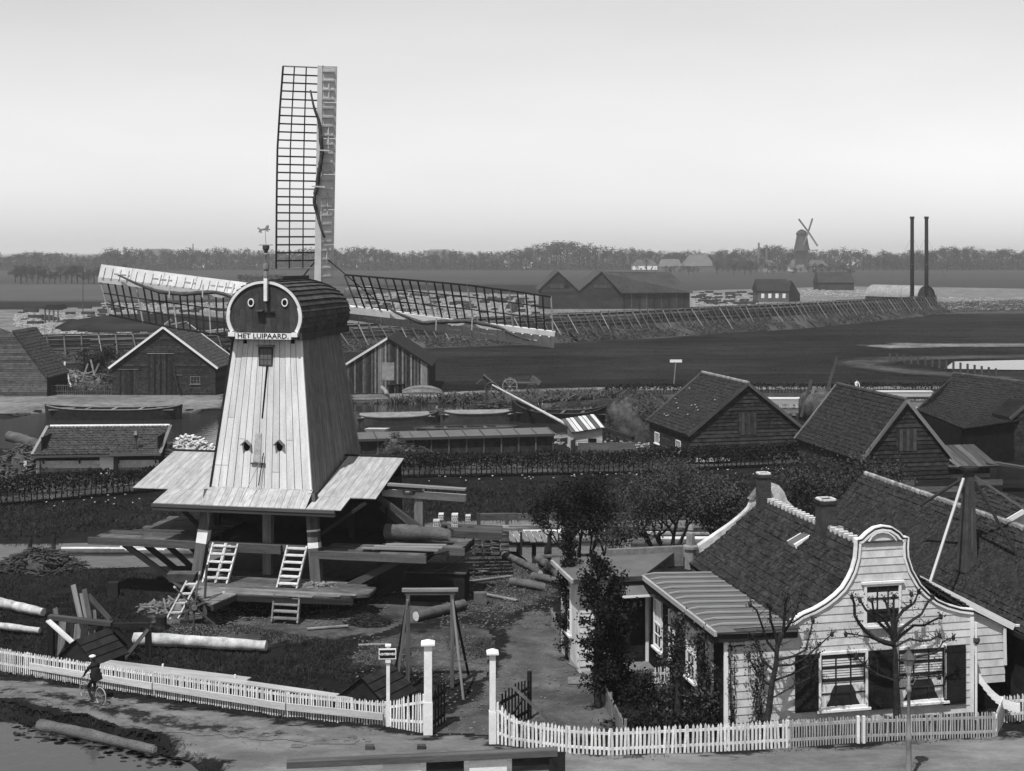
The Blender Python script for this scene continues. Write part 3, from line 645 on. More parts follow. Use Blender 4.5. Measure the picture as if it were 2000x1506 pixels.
# weather vane post with lantern cage and leopard
tz = capring(CY0, .5).z; vx = .14
mb = MB(); mb.box(vx - .08, vx + .08, CY0 - .2, CY0 - .02, tz - .95, tz + .15); post = ML.part('vane_post', mb, 'white_paint')
mb = MB(); mb.box(vx - .07, vx + .07, CY0 - .26, CY0 - .05, tz - 1.06, tz - .955); ML.part('post_end', mb, 'beam_dark', post)
c = (vx, CY0 - .1, tz)
mb = MB(); mb.lathe(c, [(.10, .1), (.13, .2), (.13, .42), (.09, .48), (.12, .5)], 10); ML.part('post_collar', mb, 'grey_wood', post)
mb = MB(); mb.lathe(c, [(.13, .50), (.15, .56), (.15, .80), (.14, .82)], 10); mb.lathe(c, [(.14, 1.22), (.15, 1.28), (.08, 1.32)], 10); 
for k in range(8):
    a = k * math.pi / 4; mb.tube([(c[0] + .135 * math.cos(a), c[1] + .135 * math.sin(a), tz + .8), (c[0] + .135 * math.cos(a), c[1] + .135 * math.sin(a), tz + 1.24)], .014, 4)
mb.tube([(c[0], c[1], tz + .8), (c[0], c[1], tz + 1.24)], .03, 6); ML.part('lantern_cage', mb, 'iron_pale', post)
mb = MB(); mb.lathe(c, [(.07, 1.30), (.08, 1.42), (.16, 1.52), (.17, 1.66), (.13, 1.69)], 12); mb.box(vx - .34, vx + .34, CY0 - .12, CY0 - .08, tz + 1.69, tz + 1.72); ML.part('vane_bowl', mb, 'iron', post)
mb = MB(); mb.tube([(c[0], c[1], tz + 1.70), (c[0] - .04, c[1], tz + 2.45)], .014, 5); ML.part('vane_rod', mb, 'iron_pale', post)
sil = [(-.36, 2.32), (-.30, 2.38), (-.33, 2.46), (-.40, 2.48), (-.37, 2.56), (-.30, 2.50), (-.22, 2.47), (-.02, 2.50), (.04, 2.58), (.05, 2.65), (.10, 2.62), (.14, 2.66), (.17, 2.60), (.18, 2.53), (.13, 2.49), (.22, 2.46), (.26, 2.40), (.20, 2.41), (.10, 2.41), (.17, 2.34), (.12, 2.33), (.02, 2.40), (-.10, 2.40), (-.20, 2.38), (-.18, 2.30), (-.24, 2.26), (-.26, 2.34), (-.30, 2.30)]
mb = MB(); mb.prism([(vx + x - .03, c[1] - .015, tz + z) for x, z in sil], [(vx + x - .03, c[1] + .015, tz + z) for x, z in sil]); ML.part('leopard_vane', mb, 'iron_pale', post)
ML.beam('cap_spar', (.35, -1.4, tz + .12), (.3, 2.5, tz + .1), .16, .16, 'old_wood', cap)
# skirt roofs
def skz(y): return 6.15 - .245 * (2.1 - y)
def skirt(x0, x1, ya, yb, za, zb_, n, off=.0, tilt=0.0):
    """boards run from ridge (ya) down to eave (yb)"""
    base = MB(); base.hexa([(x0, yb, zb_ - .1), (x1, yb, zb_ - .1), (x1, ya, za - .1), (x0, ya, za - .1), (x0, yb, zb_ - .03), (x1, yb, zb_ - .03), (x1, ya, za - .03), (x0, ya, za - .03)])
    r = ML.part('skirt_roof', base, 'beam_dark')
    for i in range(n):
        a = x0 + (x1 - x0) * i / n; b = x0 + (x1 - x0) * (i + 1) / n - .012
        mb = MB(); h = rnd.uniform(0, .012); mb.hexa([(a, yb - .04, zb_ - .028), (b, yb - .04, zb_ - .028), (b, ya, za - .028), (a, ya, za - .028), (a, yb - .04, zb_ + h), (b, yb - .04, zb_ + h), (b, ya, za + h), (a, ya, za + h)])
        ML.part('roof_board', mb, 'roof_board', r)
    return r
skirt(2.62, 5.55, 2.1, -2.75, 6.15, 4.98, 9); skirt(2.62, 4.3, -2.76, -4.15, 4.975, 4.66, 5)
r_ = skirt(-6.85, -2.62, 2.1, -2.45, 6.15, 5.03, 13); skirt(-5.0, -2.62, -2.46, -4.1, 5.025, 4.66, 7)
skirt(-2.6, 2.6, -3.16, -4.15, 5.36, 4.66, 17)
for x0, x1 in ((2.0, 5.6), (-6.9, -2.0)): ML.beam('ridge_board', (x0, 2.12, 6.18), (x1, 2.12, 6.18), .16, .1, 'beam_dark')
ML.beam('eave_board', (-5.05, -4.2, 4.56), (4.0, -4.2, 4.56), .06, .14, 'beam_mid'); ML.beam('eave_beam', (-5.0, -4.1, 4.42), (4.0, -4.1, 4.42), .18, .2, 'beam_mid')
# posts, beams and the dark saw floor
for sx, lb in ((-1, None), (1, None)):
    a = Vector((sx * mxw(1.1), myf(1.1), 1.05)); b = Vector((sx * mxw(5.2), myf(5.2), 5.2))
    ML.beam('corner_post', a, b, .5, .42, 'old_wood', up=(0, 1, 0))
    c0 = a.lerp(b, .40); c1 = a.lerp(b, .46 if sx > 0 else .55); ML.beam('white_band', c0 + Vector((0, -.005, 0)), c1 + Vector((0, -.005, 0)), .512, .432, 'white_paint', up=(0, 1, 0))
    if sx > 0: ML.beam('white_band', a.lerp(b, .58) + Vector((0, -.005, 0)), a.lerp(b, .60) + Vector((0, -.005, 0)), .512, .432, 'white_paint', up=(0, 1, 0))
    ML.beam('corner_post', (sx * mxw(1), myb(1) - .3, .3), (sx * mxw(5), myb(5) - .3, 5.2), .45, .4, 'beam_dark', up=(0, 1, 0))
    ML.beam('brace', (sx * 2.7, -3.2, 3.1), (sx * 5.0, -2.6, 4.75), .16, .16, 'beam_dark')
ML.beam('king_post', (0, -2.2, .9), (0, -2.2, 5.2), .42, .42, 'grey_wood', up=(0, 1, 0))
ML.beam('cross_beam', (-2.7, -3.35, 2.62), (2.8, -3.35, 2.62), .3, .32, 'old_wood'); ML.beam('hewn_block', (-1.25, -3.6, 2.6), (1.2, -3.6, 2.6), .26, .4, 'beam_mid')
mb = MB(); mb.box(-4.9, 5.4, 2.0, 2.12, 2.4, 6.05); ML.part('rear_wall', mb, 'tarred')
mb = MB(); mb.box(5.35, 5.45, -.6, 2.0, 2.4, 5.35); ML.part('side_wall', mb, 'tarred')
mb = MB(); mb.box(-4.9, -4.8, 1.2, 2.0, 2.4, 5.8); ML.part('side_wall', mb, 'tarred')
mb = MB(); mb.box(-4.8, 5.2, -2.9, 2.0, 2.35, 2.5); ML.part('saw_floor', mb, 'beam_dark')
for x, y in ((-1.4, .5), (1.3, .4), (3.6, -.3), (-3.6, .2)): ML.beam('saw_frame_post', (x, y, 2.5), (x, y, 5.3), .28, .28, 'beam_dark', up=(0, 1, 0))
for i in range(2): ML.beam('saw_frame_beam', (-4.6, .1 + i * .3, 4.1 + i * .7), (5.1, .1 + i * .3, 4.1 + i * .7), .2, .22, 'beam_dark')
mb = MB(); mb.lathe((0, 1.0, 0), [(4.3, .05), (4.3, .78)], 40); ML.part('ring_wall', mb, 'brick')
# front stage (deck) at 1.1 m: planks
dk = [ML.L(G(x, y, 1.1)) for x, y in ((352, 1128), (420, 1113), (600, 1118), (735, 1148), (722, 1160), (640, 1166), (462, 1161), (415, 1181), (398, 1172))]
mb = MB(); mb.prism([(p.x, p.y, .95) for p in dk], [(p.x, p.y, 1.08) for p in dk]); deck = ML.part('front_deck', mb, 'beam_mid')
poly = [(p.x, p.y) for p in dk]; FD = Face(ML, (0, 0), 0)
for i in range(16):
    y0 = min(p[1] for p in poly) + i * .33
    for a, b in FD.spans(poly, y0 + .16, False):
        mb = MB(); mb.box(a + .03, b - .03, y0, y0 + .32, 1.082, 1.10 + rnd.uniform(0, .01)); ML.part('deck_plank', mb, 'grey_wood' if i < 9 else 'old_wood', deck)
ML.beam('deck_edge', (dk[6].x, dk[6].y - .03, .93), (dk[5].x + 1.2, dk[5].y - .03, .93), .1, .24, 'beam_dark'); ML.beam('deck_edge', dk[6] + Vector((0, -.02, -.12)), dk[7] + Vector((0, -.02, -.12)), .1, .24, 'beam_mid')
# side wings of the saw floor (level 2.7 m)
def wing(x0, x1, y0, y1, z, rows, m, name='side_stage'):
    mb = MB(); mb.box(x0, x1, y0, y1, z - .34, z - .06); w = ML.part(name, mb, 'beam_dark')
    ML.beam('edge_beam', (x0 - .1, y0 - .06, z - .16), (x1 + .1, y0 - .06, z - .16), .12, .34, 'old_wood', w)
    n = max(2, int((y1 - y0) / .4))
    for i in range(n):
        a = y0 + (y1 - y0) * i / n; xx = x0 + rnd.uniform(0, .5)
        while xx < x1 - .2:
            l = min(rnd.uniform(2.2, 4.2), x1 - xx); mb = MB(); h = z - .06 + rnd.uniform(.04, .10); mb.box(xx, xx + l - .03, a + .01, a + (y1 - y0) / n - .01, z - .06, h); ML.part('stage_plank', mb, m, w); xx += l
    return w
wing(-8.55, -2.75, -3.45, -1.6, 2.75, 5, 'old_wood'); wing(-7.2, -2.75, -1.55, 1.8, 2.78, 5, 'old_wood')
wing(2.75, 8.1, -3.6, -1.9, 2.6, 5, 'old_wood'); wing(5.4, 9.5, -1.85, .6, 2.62, 4, 'old_wood')
for i in range(4): ML.beam('wing_brace', (-7.0 + i * 1.15, -3.1, 2.4), (-4.2 + i * .75, -2.4 + .1 * i, .25), .2, .24, 'old_wood' if i == 0 else 'beam_dark')
ML.beam('wing_brace', (3.2, -3.5, .35), (7.0, -3.0, 2.35), .22, .3, 'beam_mid'); ML.beam('wing_brace', (5.4, -1.9, .2), (8.0, -1.5, 2.3), .2, .26, 'beam_dark')
ML.beam('ground_sill', (2.8, -3.9, .85), (4.6, -3.9, .85), .3, .3, 'beam_dark')
for i in range(3): ML.beam('loose_plank', (5.0 + i * .5, -3.2 + i * .25, 2.74 + .05 * i), (8.6 + i * .1, -3.0 + i * .35, 2.74 + .05 * i), .3, .05, 'grey_wood')
# hoisting crane on the right
C0 = ML.L(P(846, 1020, 68.0))
ML.beam('crane_post', (7.0, -.4, 2.6), (7.0, -.4, 5.0), .42, .42, 'grey_wood', up=(0, 1, 0))
ML.beam('crane_beam', (5.2, -.8, 5.32), (9.4, -.8, 5.2), .36, .1, 'grey_wood'); ML.beam('crane_beam', (5.2, -.5, 4.85), (9.3, -.5, 4.72), .34, .3, 'pale_wood')
ML.beam('crane_saddle', (6.0, -.75, 5.1), (7.2, -.75, 5.08), .3, .08, 'old_wood'); ML.beam('crane_brace', (5.1, -.9, 4.7), (7.6, -.9, 3.0), .2, .24, 'old_wood'); ML.beam('crane_brace', (5.1, -.4, 4.2), (6.9, -.3, 2.7), .24, .3, 'beam_mid')
mb = MB(); mb.lathe((6.55, -.65, 4.82), [(.05, 0), (.3, .02), (.32, .16), (.28, .22)], 10); ML.part('pulley', mb, 'iron')
# ladders and steps of the mill
def ladder(T, parent, a, b, w, n, m='pale_wood', stile=.06, tread=.2, name='ladder', ax=Vector((1, 0, 0))):
    a = Vector(a); b = Vector(b); mb = MB(); hx = ax * (w / 2)
    mb.beam(a - hx, b - hx, .07, stile * 2.6, up=ax.cross(b - a)); l = T.part(name, mb, m, parent) if parent is not False else None
    mb = MB(); mb.beam(a + hx, b + hx, .07, stile * 2.6, up=ax.cross(b - a)); T.part('stile', mb, m, l or T.e)
    for i in range(n):
        p = a.lerp(b, (i + .6) / n); mb = MB(); f_ = Vector((ax.y, -ax.x, 0)) * (tread / 2)
        mb.hexa([p - hx + f_, p + hx + f_, p + hx - f_, p - hx - f_] + [q + Vector((0, 0, .055)) for q in (p - hx + f_, p + hx + f_, p + hx - f_, p - hx - f_)]); T.part('tread', mb, m, l)
    return l
ladder(ML, None, (-2.0, -4.5, 1.1), (-1.85, -3.65, 2.78), .62, 5, tread=.26); ladder(ML, None, (-1.4, -4.5, 1.1), (-1.2, -3.65, 2.78), .55, 5, tread=.26)
ladder(ML, None, (1.9, -4.75, 1.1), (2.0, -3.65, 2.8), .95, 6, tread=.26)
ladder(ML, None, (2.5, -6.6, .05), (2.35, -5.9, 1.1), 1.2, 4, m='grey_wood', stile=.08, tread=.28)

# sails
hub = Vector((0.0, 5.15, 13.6)); tl = math.radians(10); E1 = Vector((1, 0, 0)); E2 = Vector((0, -math.sin(tl), math.cos(tl))); EN = E1.cross(E2)
LS = 12.75
def sail(deg, kin, kout, fold, lbl, roll):
    a = math.radians(deg - roll); d = E1 * math.cos(a) + E2 * math.sin(a); l = -E1 * math.sin(a) + E2 * math.cos(a); n = -EN if EN.y > 0 else EN
    hb = hub + n * (.12 if deg % 180 else -.12)
    mb = MB(); mb.beam(hb, hb + d * LS, .38, .42, up=n, w2=.25, h2=.24); s = ML.part('sail', mb, 'stock_wood', label=lbl)
    nb_ = 26; s0, s1 = 2.1, LS - .12; ends = []
    for i in range(nb_):
        t = i / (nb_ - 1); sv = s0 + (s1 - s0) * t; th = math.radians(20 - 16 * t); k = kin + (kout - kin) * t
        dirn = (l * math.cos(th) + n * math.sin(th) - d * k).normalized(); wd = (2.15 if deg != 270 else 1.5) - .35 * max(0, t - .55) ** 1.3 * 2
        p0 = hb + d * sv + n * .05 + l * .1; p1 = p0 + dirn * wd; ends.append((p0, dirn, wd))
        ML.beam('lattice_bar', p0, p1, .055, .075, 'lattice' if (i * 7) % 5 else 'lattice_pale', s, up=d)
    for fr in (.34, .67, .985):
        for i in range(0, nb_ - 1, 5):
            j = min(i + 5, nb_ - 1); a_ = ends[i]; b_ = ends[j]; ML.beam('lattice_batten', a_[0] + a_[1] * a_[2] * fr, b_[0] + b_[1] * b_[2] * fr, .05 if fr < .9 else .09, .06, 'lattice', s, up=n)
    ns_ = 6                                               # wind boards on the leading side
    for i in range(ns_):
        t0, t1 = i / ns_, (i + 1) / ns_ - .002
        def w_(t, q, h): sv = 1.5 + (LS - 1.5) * t; ww = .52 + .14 * t; return hb + d * sv - l * (.16 + q * ww) + n * (.10 - .46 * (1 - .38 * t) * q + h)
        mb = MB(); mb.hexa([w_(t0, 0, -.02), w_(t1, 0, -.02), w_(t1, 1, -.02), w_(t0, 1, -.02), w_(t0, 0, .01), w_(t1, 0, .01), w_(t1, 1, .01), w_(t0, 1, .01)]); ML.part('wind_board', mb, 'sail_board', s)
    for i in range(24):
        t = (i + .4) / 24; mb = MB(); mb.beam(w_(t, 0, .05), w_(t, .82, .05), .06, .09, up=d); ML.part('rib', mb, 'sail_board', s)
    for i, (t0, t1) in enumerate(((.08, .16), (.3, .42), (.5, .56), (.62, .72), (.84, .92))): 
        mb = MB(); mb.beam(w_(t0, .45, .04), w_(t1, .45, .04), .08, .05, up=n); ML.part('board_batten', mb, 'sail_board', s)
    if fold:
        pts = []; rad = []
        for i in range(41):
            t = i / 40; sv = LS * (.30 + .60 * t); q = fold * (.20 * math.sin(t * 7.2 + .4) + (.25 if t > .8 else 0) * (t - .8) * 5 - (.5 * (1 - t / .25) if t < .25 else 0))
            pts.append(hb + d * sv + l * q + n * (.34 + .05 * math.sin(t * 30))); rad.append(.05 + .07 * math.sin(math.pi * min(1, t * 1.05)) * (1 + .2 * math.sin(i * 1.7)))
        mb = MB(); mb.tube(pts, rad, 7); ML.part('furled_sailcloth', mb, 'cloth_dark', s, smooth=True)
        for t in (.35, .62):
            i = int(t * 40); mb = MB(); mb.beam(pts[i] - l * .45 + n * .06, pts[i] + l * .25 + n * .12, .07, .03, up=n); ML.part('cloth_tie', mb, 'pale_wood', s)
sail(90, .02, .0, 1.0, 'sail pointing straight up', 4.0); sail(0, .30, .12, -1.0, 'sail pointing right', 6.2); sail(180, .10, .34, -1.0, 'sail pointing left', 6.2); sail(270, .0, .0, 0, 'sail hanging down behind the body', 4.0)
mb = MB(); mb.tube([hub - Vector((0, 2.5, .4)), hub + Vector((0, .45, .08))], [.35, .42], 12); ML.part('wind_shaft', mb, 'beam_mid')
ML.beam('stay', (-.9, 4.4, 14.9), (.1, 4.7, 16.2), .07, .07, 'beam_dark'); ML.beam('stay', (.5, 4.7, 16.2), (3.4, 4.9, 13.8), .05, .05, 'beam_dark')
# ------------------------------------------------------------------ white gabled house (right foreground)
HA = math.radians(12.1)
HS = Th('gabled_house', 'white clapboard house with a curved bell gable, dark tiled roof and dark shutters', 'house', (7.15, 44.8, 0), HA)
FR = Face(HS, (0, 0), 0)
def fr(px, py): return FR.ray(px, py)
curve_px = [(1545, 1213), (1566, 1199), (1590, 1189), (1612, 1176), (1630, 1162), (1645, 1147), (1656, 1129), (1664, 1112), (1670, 1090), (1672, 1068), (1672, 1054), (1681, 1052), (1692, 1041), (1706, 1031), (1722, 1027.5), (1740, 1030), (1755, 1040), (1762, 1049), (1771, 1049), (1770, 1070), (1771, 1088), (1779, 1113), (1795, 1141), (1812, 1158), (1830, 1172), (1850, 1181), (1875, 1188), (1900, 1191)]
cv = [fr(*p) for p in curve_px]; WR = cv[-1][0]; EZ = 3.78
facade = [(0.0, .35), (WR, .35)] + list(reversed(cv)) + [(cv[0][0], EZ), (0.0, EZ)]
wall = FR.wall(facade, 'white_clapboard', 'front_wall')
mb = MB(); FR.box(mb, -.03, WR + .02, 0, .36, -.15, .05); HS.part('plinth', mb, 'brick')
FR.clad(facade, .265, 'white_clapboard', wall)
for x in (0.0, WR - .1): mb = MB(); FR.box(mb, x - .03, x + .11, .36, 3.7, .0, .065); HS.part('corner_board', mb, 'white_paint')
def curve_strip(face, pts, o0, o1, t0, t1, m, name, parent):
    """band following a curve in the wall plane, t0..t1 = distance below the outline"""
    mb = MB(); n = len(pts); nrm = []
    for i in range(n):
        a = Vector(pts[max(i - 1, 0)]); b = Vector(pts[min(i + 1, n - 1)]); d = (b - a).normalized(); nrm.append(Vector((d.y, -d.x)))
    for i in range(n - 1):
        P0, P1 = Vector(pts[i]), Vector(pts[i + 1]); q = [P0 + nrm[i] * t0, P1 + nrm[i + 1] * t0, P1 + nrm[i + 1] * t1, P0 + nrm[i] * t1]
        mb.hexa([face.pt(v.x, v.y, o1) for v in q] + [face.pt(v.x, v.y, o0) for v in q])
    return face.T.part(name, mb, m, parent)
fine = []
for i in range(len(cv) - 1):
    for k in range(3): fine.append(tuple(Vector(cv[i]).lerp(Vector(cv[i + 1]), k / 3)))
fine.append(cv[-1])
mo = curve_strip(FR, fine, -.10, .11, -.04, .0, 'white_paint', 'gable_coping', None)
curve_strip(FR, fine, .0, .06, .002, .07, 'cap_dark', 'gable_moulding', mo); curve_strip(FR, fine, .0, .09, .08, .15, 'white_paint', 'gable_moulding', mo)
# inner arch of the gable head and vertical pilaster boards
arc = [(1694, 1056), (1700, 1046), (1710, 1039), (1722, 1036.5), (1734, 1039), (1744, 1046), (1750, 1055)]
curve_strip(FR, [fr(*p) for p in arc], .0, .1, 0, .05, 'white_paint', 'head_arch', mo)
mb = MB(); a = fr(1686, 1057); b = fr(1760, 1054); FR.box(mb, a[0], b[0], a[1] - .05, a[1], .0, .1); HS.part('head_arch_base', mb, 'cap_dark', mo)
# windows
def fwin(px0, px1, py0, py1, nx, ny, m='white_paint', mid=None):
    a = fr(px0, py1); b = fr(px1, py0 + (px1 - px0) * -.05)
    return a[0], b[0], a[1], b[1]
for (q, nm) in (((1597, 1693, 1272, 1386), 'l'), ((1748, 1846, 1262, 1374), 'r')):
    x0, x1, z0, z1 = fwin(*q, 3, 4)
    w = FR.window(x0, x1, z0, z1, 3, 4, o=.05, fw=.09, bars=.05, mid=2, bm='beam_dark')
    for i in range(11):                                    # slatted blind behind the upper panes
        z = z1 - .28 - i * .085; 
        if abs(z - (z0 + (z1 - z0) * .5)) < .05: continue
        mb = MB(); FR.box(mb, x0 + .15, x1 - .15, z - .034, z + .022, .056, .0615); HS.part('blind_slat', mb, 'blind', w)
    for s in (-1, 1):
        xe = x0 + .12 if s < 0 else x1 - .12; mb = MB()
        mb.prism([FR.pt(xe, z0 + .1, .062), FR.pt(xe - s * .16, z0 + .1, .062), FR.pt(xe - s * .30, z0 + .35, .062), FR.pt(xe - s * .33, z0 + .55, .062), FR.pt(xe - s * .46, z0 + .8, .062), FR.pt(xe, z0 + .8, .062)],
                 [FR.pt(xe, z0 + .1, .057), FR.pt(xe - s * .16, z0 + .1, .057), FR.pt(xe - s * .30, z0 + .35, .057), FR.pt(xe - s * .33, z0 + .55, .057), FR.pt(xe - s * .46, z0 + .8, .057), FR.pt(xe, z0 + .8, .057)]); HS.part('curtain', mb, 'curtain_cloth', w)
x0, x1, z0, z1 = fwin(1686, 1758, 1140, 1222, 3, 3)
w = FR.window(x0, x1, z0, z1, 3, 3, o=.05, fw=.09, bars=.05, mid=1, bm='beam_dark')
mb = MB(); FR.box(mb, x0 + .1, x1 - .1, z0 + .5, z1 - .3, .056, .061); HS.part('blind', mb, 'blind', w); mb = MB(); FR.box(mb, x0 - .1, x1 + .1, z1, z1 + .08, 0, .14); HS.part('window_head', mb, 'white_paint', w)
for q in ((1551, 1597, 1276, 1391), (1694, 1747, 1267, 1386), (1840, 1884, 1258, 1376)):
    a = fr(q[0], q[3]); b = fr(q[1], q[2]); mb = MB(); FR.box(mb, a[0] + .01, b[0] - .01, a[1], b[1], .045, .10); sh = HS.part('shutter', mb, 'shutter')
    for z in (a[1] + .1, a[1] + .9, b[1] - .22): mb = MB(); FR.box(mb, a[0] + .06, b[0] - .06, z, z + .12, .10, .115); HS.part('shutter_batten', mb, 'shutter', sh)
# annex roof, fascia, signs
mb = MB(); FR.box(mb, -.4, 2.55, 3.42, 3.72, -.1, .22); HS.part('fascia', mb, 'beam_dark'); mb = MB(); FR.box(mb, -.46, 2.6, 3.725, 3.78, -.1, .3); HS.part('gutter_edge', mb, 'beam_mid')
mb = MB(); FR.box(mb, -.02, 2.3, 3.28, 3.42, .02, .1); HS.part('frieze_board', mb, 'white_paint')
mb = MB(); a = fr(1421, 1263); b = fr(1453, 1249); FR.box(mb, a[0], b[0], a[1] + .01, b[1], .07, .1); sg = HS.part('street_sign', mb, 'door_dark')
o = HS.part('lettering', text_mesh('MOLENWEG.', .125, 'white_paint', .006, .003), 'white_paint', sg); c = FR.pt((a[0] + b[0]) / 2, (a[1] + b[1]) / 2, .104); o.location = c; o.rotation_euler = (math.pi / 2, 0, 0)
mb = MB(); a = fr(1430, 1245); FR.box(mb, a[0], a[0] + .2, a[1], a[1] + .11, .1, .115); nb = HS.part('number_plate', mb, 'door_dark')
o = HS.part('lettering', text_mesh('IW', .1, 'white_paint', .006, .003), 'white_paint', nb); o.location = FR.pt(a[0] + .1, a[1] + .055, .12); o.rotation_euler = (math.pi / 2, 0, 0)
# zinc roof of the annex (front part and the wing behind)
RZ0, RZ1 = 3.80, 3.74
slab(HS, 'zinc_roof', (-.42, -.3, RZ0), (2.5, -.3, RZ1 - .02), (2.5, 7.9, RZ1 - .02), (-.42, 7.9, RZ0), .07, 'zinc')
zr = bpy.data.objects['zinc_roof']
for i in range(11):
    y = .35 + i * .73; HS.beam('standing_seam', (-.36, y, RZ0 + .03), (.1, y + .1, RZ0 + .06), .05, .05, 'zinc_pale', zr); HS.beam('standing_seam', (.1, y + .1, RZ0 + .06), (2.45, y + .1, RZ1 + .03), .05, .05, 'zinc_pale', zr)
mb = MB(); mb.box(-.5, -.40, -.36, 7.6, RZ0 - .12, RZ0 + .04); HS.part('side_gutter', mb, 'zinc_pale'); mb = MB(); mb.box(-.42, -.04, -.1, 7.7, RZ0 - .4, RZ0 - .075); HS.part('side_fascia', mb, 'beam_dark')
slab(HS, 'wing_roof', (-3.25, 7.6, RZ0 + .02), (-.43, 7.6, RZ0 + .02), (2.2, 11.2, RZ0 + .1), (-3.35, 10.9, RZ0 + .02), .07, 'zinc')
mb = MB(); mb.box(-3.3, -.5, 7.5, 7.598, RZ0 - .16, RZ0 + .02); HS.part('wing_fascia', mb, 'beam_mid'); mb = MB(); mb.box(-3.36, -3.26, 7.5, 10.9, RZ0 - .12, RZ0 + .03); HS.part('wing_fascia', mb, 'zinc_pale')
mb = MB(); mb.box(-.9, 2.4, 10.9, 11.15, 3.3, 4.12); HS.part('rear_parapet', mb, 'brick_mortar')
# side wall of the annex: tarred boards, white framed windows
FS = Face(HS, (0, 7.9), -90)                              # runs towards the viewer, faces left
sw = FS.wall([(0, 0), (7.9, 0), (7.9, 3.7), (0, 3.7)], 'tarred', 'side_wall')
FS.clad([(0, .3), (7.85, .3), (7.85, 3.4), (0, 3.4)], .26, 'tarred', sw)
for s0 in (.55, 2.35, 4.3, 6.0):
    w = FS.window(s0, s0 + .95, 1.15, 3.05, 2, 4, o=.05, fw=.1, bars=.03, mid=2); mb = MB(); FS.box(mb, s0 + .15, s0 + .8, 2.0, 2.95, .056, .06); HS.part('blind', mb, 'blind', w)
# wing: front wall with door, white side wall
FWG = Face(HS, (-2.9, 8.0), 0)
ww = FWG.wall([(0, 0), (2.88, 0), (2.88, 3.7), (0, 3.7)], 'white_clapboard', 'wing_front_wall'); FWG.clad([(0, .3), (2.86, .3), (2.86, 3.4), (0, 3.4)], .26, 'white_clapboard', ww)
mb = MB(); FWG.box(mb, 1.72, 2.66, .35, 2.95, .03, .07); d = HS.part('front_door', mb, 'door_dark')
for z in (.5, 1.1, 1.75): mb = MB(); FWG.box(mb, 1.82, 2.56, z, z + .48, .07, .085); HS.part('door_panel', mb, 'shutter', d)
mb = MB(); mb.lathe(FWG.pt(1.8, 1.4, .12), [(.03, -.03), (.035, 0), (.03, .03)], 8); HS.part('door_knob', mb, 'iron_pale', d)
for x in (1.6, 2.67): mb = MB(); FWG.box(mb, x, x + .12, .3, 3.3, .0, .12); HS.part('door_post', mb, 'white_paint')
mb = MB(); FWG.box(mb, 1.72, 2.66, 2.96, 3.03, .02, .11); HS.part('transom', mb, 'white_paint')
slab(HS, 'porch_hood', (-1.55, 7.1, 3.2), (-.05, 7.1, 3.2), (-.05, 7.9, 3.62), (-1.55, 7.9, 3.62), .05, 'zinc'); mb = MB(); mb.box(-1.55, -.1, 7.05, 7.12, 3.12, 3.2); HS.part('hood_edge', mb, 'white_paint')
for i in range(3): mb = MB(); mb.box(-1.7, -.15, 6.9 - i * .3, 7.98 - i * .001, 0, .36 - i * .12); HS.part('door_step', mb, 'brick_mortar')
FWL = Face(HS, (-2.9, 10.8), -90); wl = FWL.wall([(0, 0), (2.68, 0), (2.68, 3.7), (0, 3.7)], 'white_paint', 'wing_side_wall')
FWL.clad([(0, .2), (2.66, .2), (2.66, 3.55), (0, 3.55)], .24, 'white_clapboard', wl, vert=True); FWL.window(.7, 1.7, 1.2, 3.1, 2, 4, fw=.1)
# main roof: left slope tiled, right slope; walls under it
RX, RZ = 5.78, 6.06; D = 10.35; EX = 2.45
slab(HS, 'roof', (EX, .05, 3.5), (RX, .05, RZ - .08), (RX, D, RZ - .08), (EX, D, 3.5), .1, 'tile')
rf = bpy.data.objects['roof']
slab(HS, 'roof', (RX, .05, RZ - .08), (WR - .1, .05, 3.92), (WR - .1, D, 3.92), (RX, D, RZ - .08), .1, 'tile')
tiles(HS, bil((EX, D, 3.5), (EX, .12, 3.5), (RX, .12, RZ - .02), (RX, D, RZ - .02), .10), 44, 14, 'tile', rf, wave=.085, lap=.045)
tiles(HS, bil((WR - .1, .12, 3.92), (WR - .1, D, 3.92), (RX, D, RZ - .02), (RX, .12, RZ - .02), .05), 44, 14, 'tile', rf, wave=.085, lap=.045)
for i in range(27):
    y = .35 + i * .37
    if 4.0 < y < 4.9: continue
    mb = MB(); mb.tube([(RX + rnd.uniform(-.02, .02), y, RZ + .02), (RX, y + .40, RZ + .06)], [.17, .12], 8); HS.part('ridge_tile', mb, 'ridge_tile', rf)
    mb = MB(); mb.beam((RX, y - .02, RZ + .09), (RX, y + .06, RZ + .1), .34, .18); HS.part('mortar_joint', mb, 'mortar_white', rf)
mb = MB(); mb.box(EX + .1, EX + .22, .1, D, 2.6, 3.5); mb2 = MB(); mb2.box(WR - .12, WR, .1, D, 0, 3.9)
HS.part('inner_wall', mb, 'white_paint'); HS.part('side_wall', mb2, 'white_clapboard')
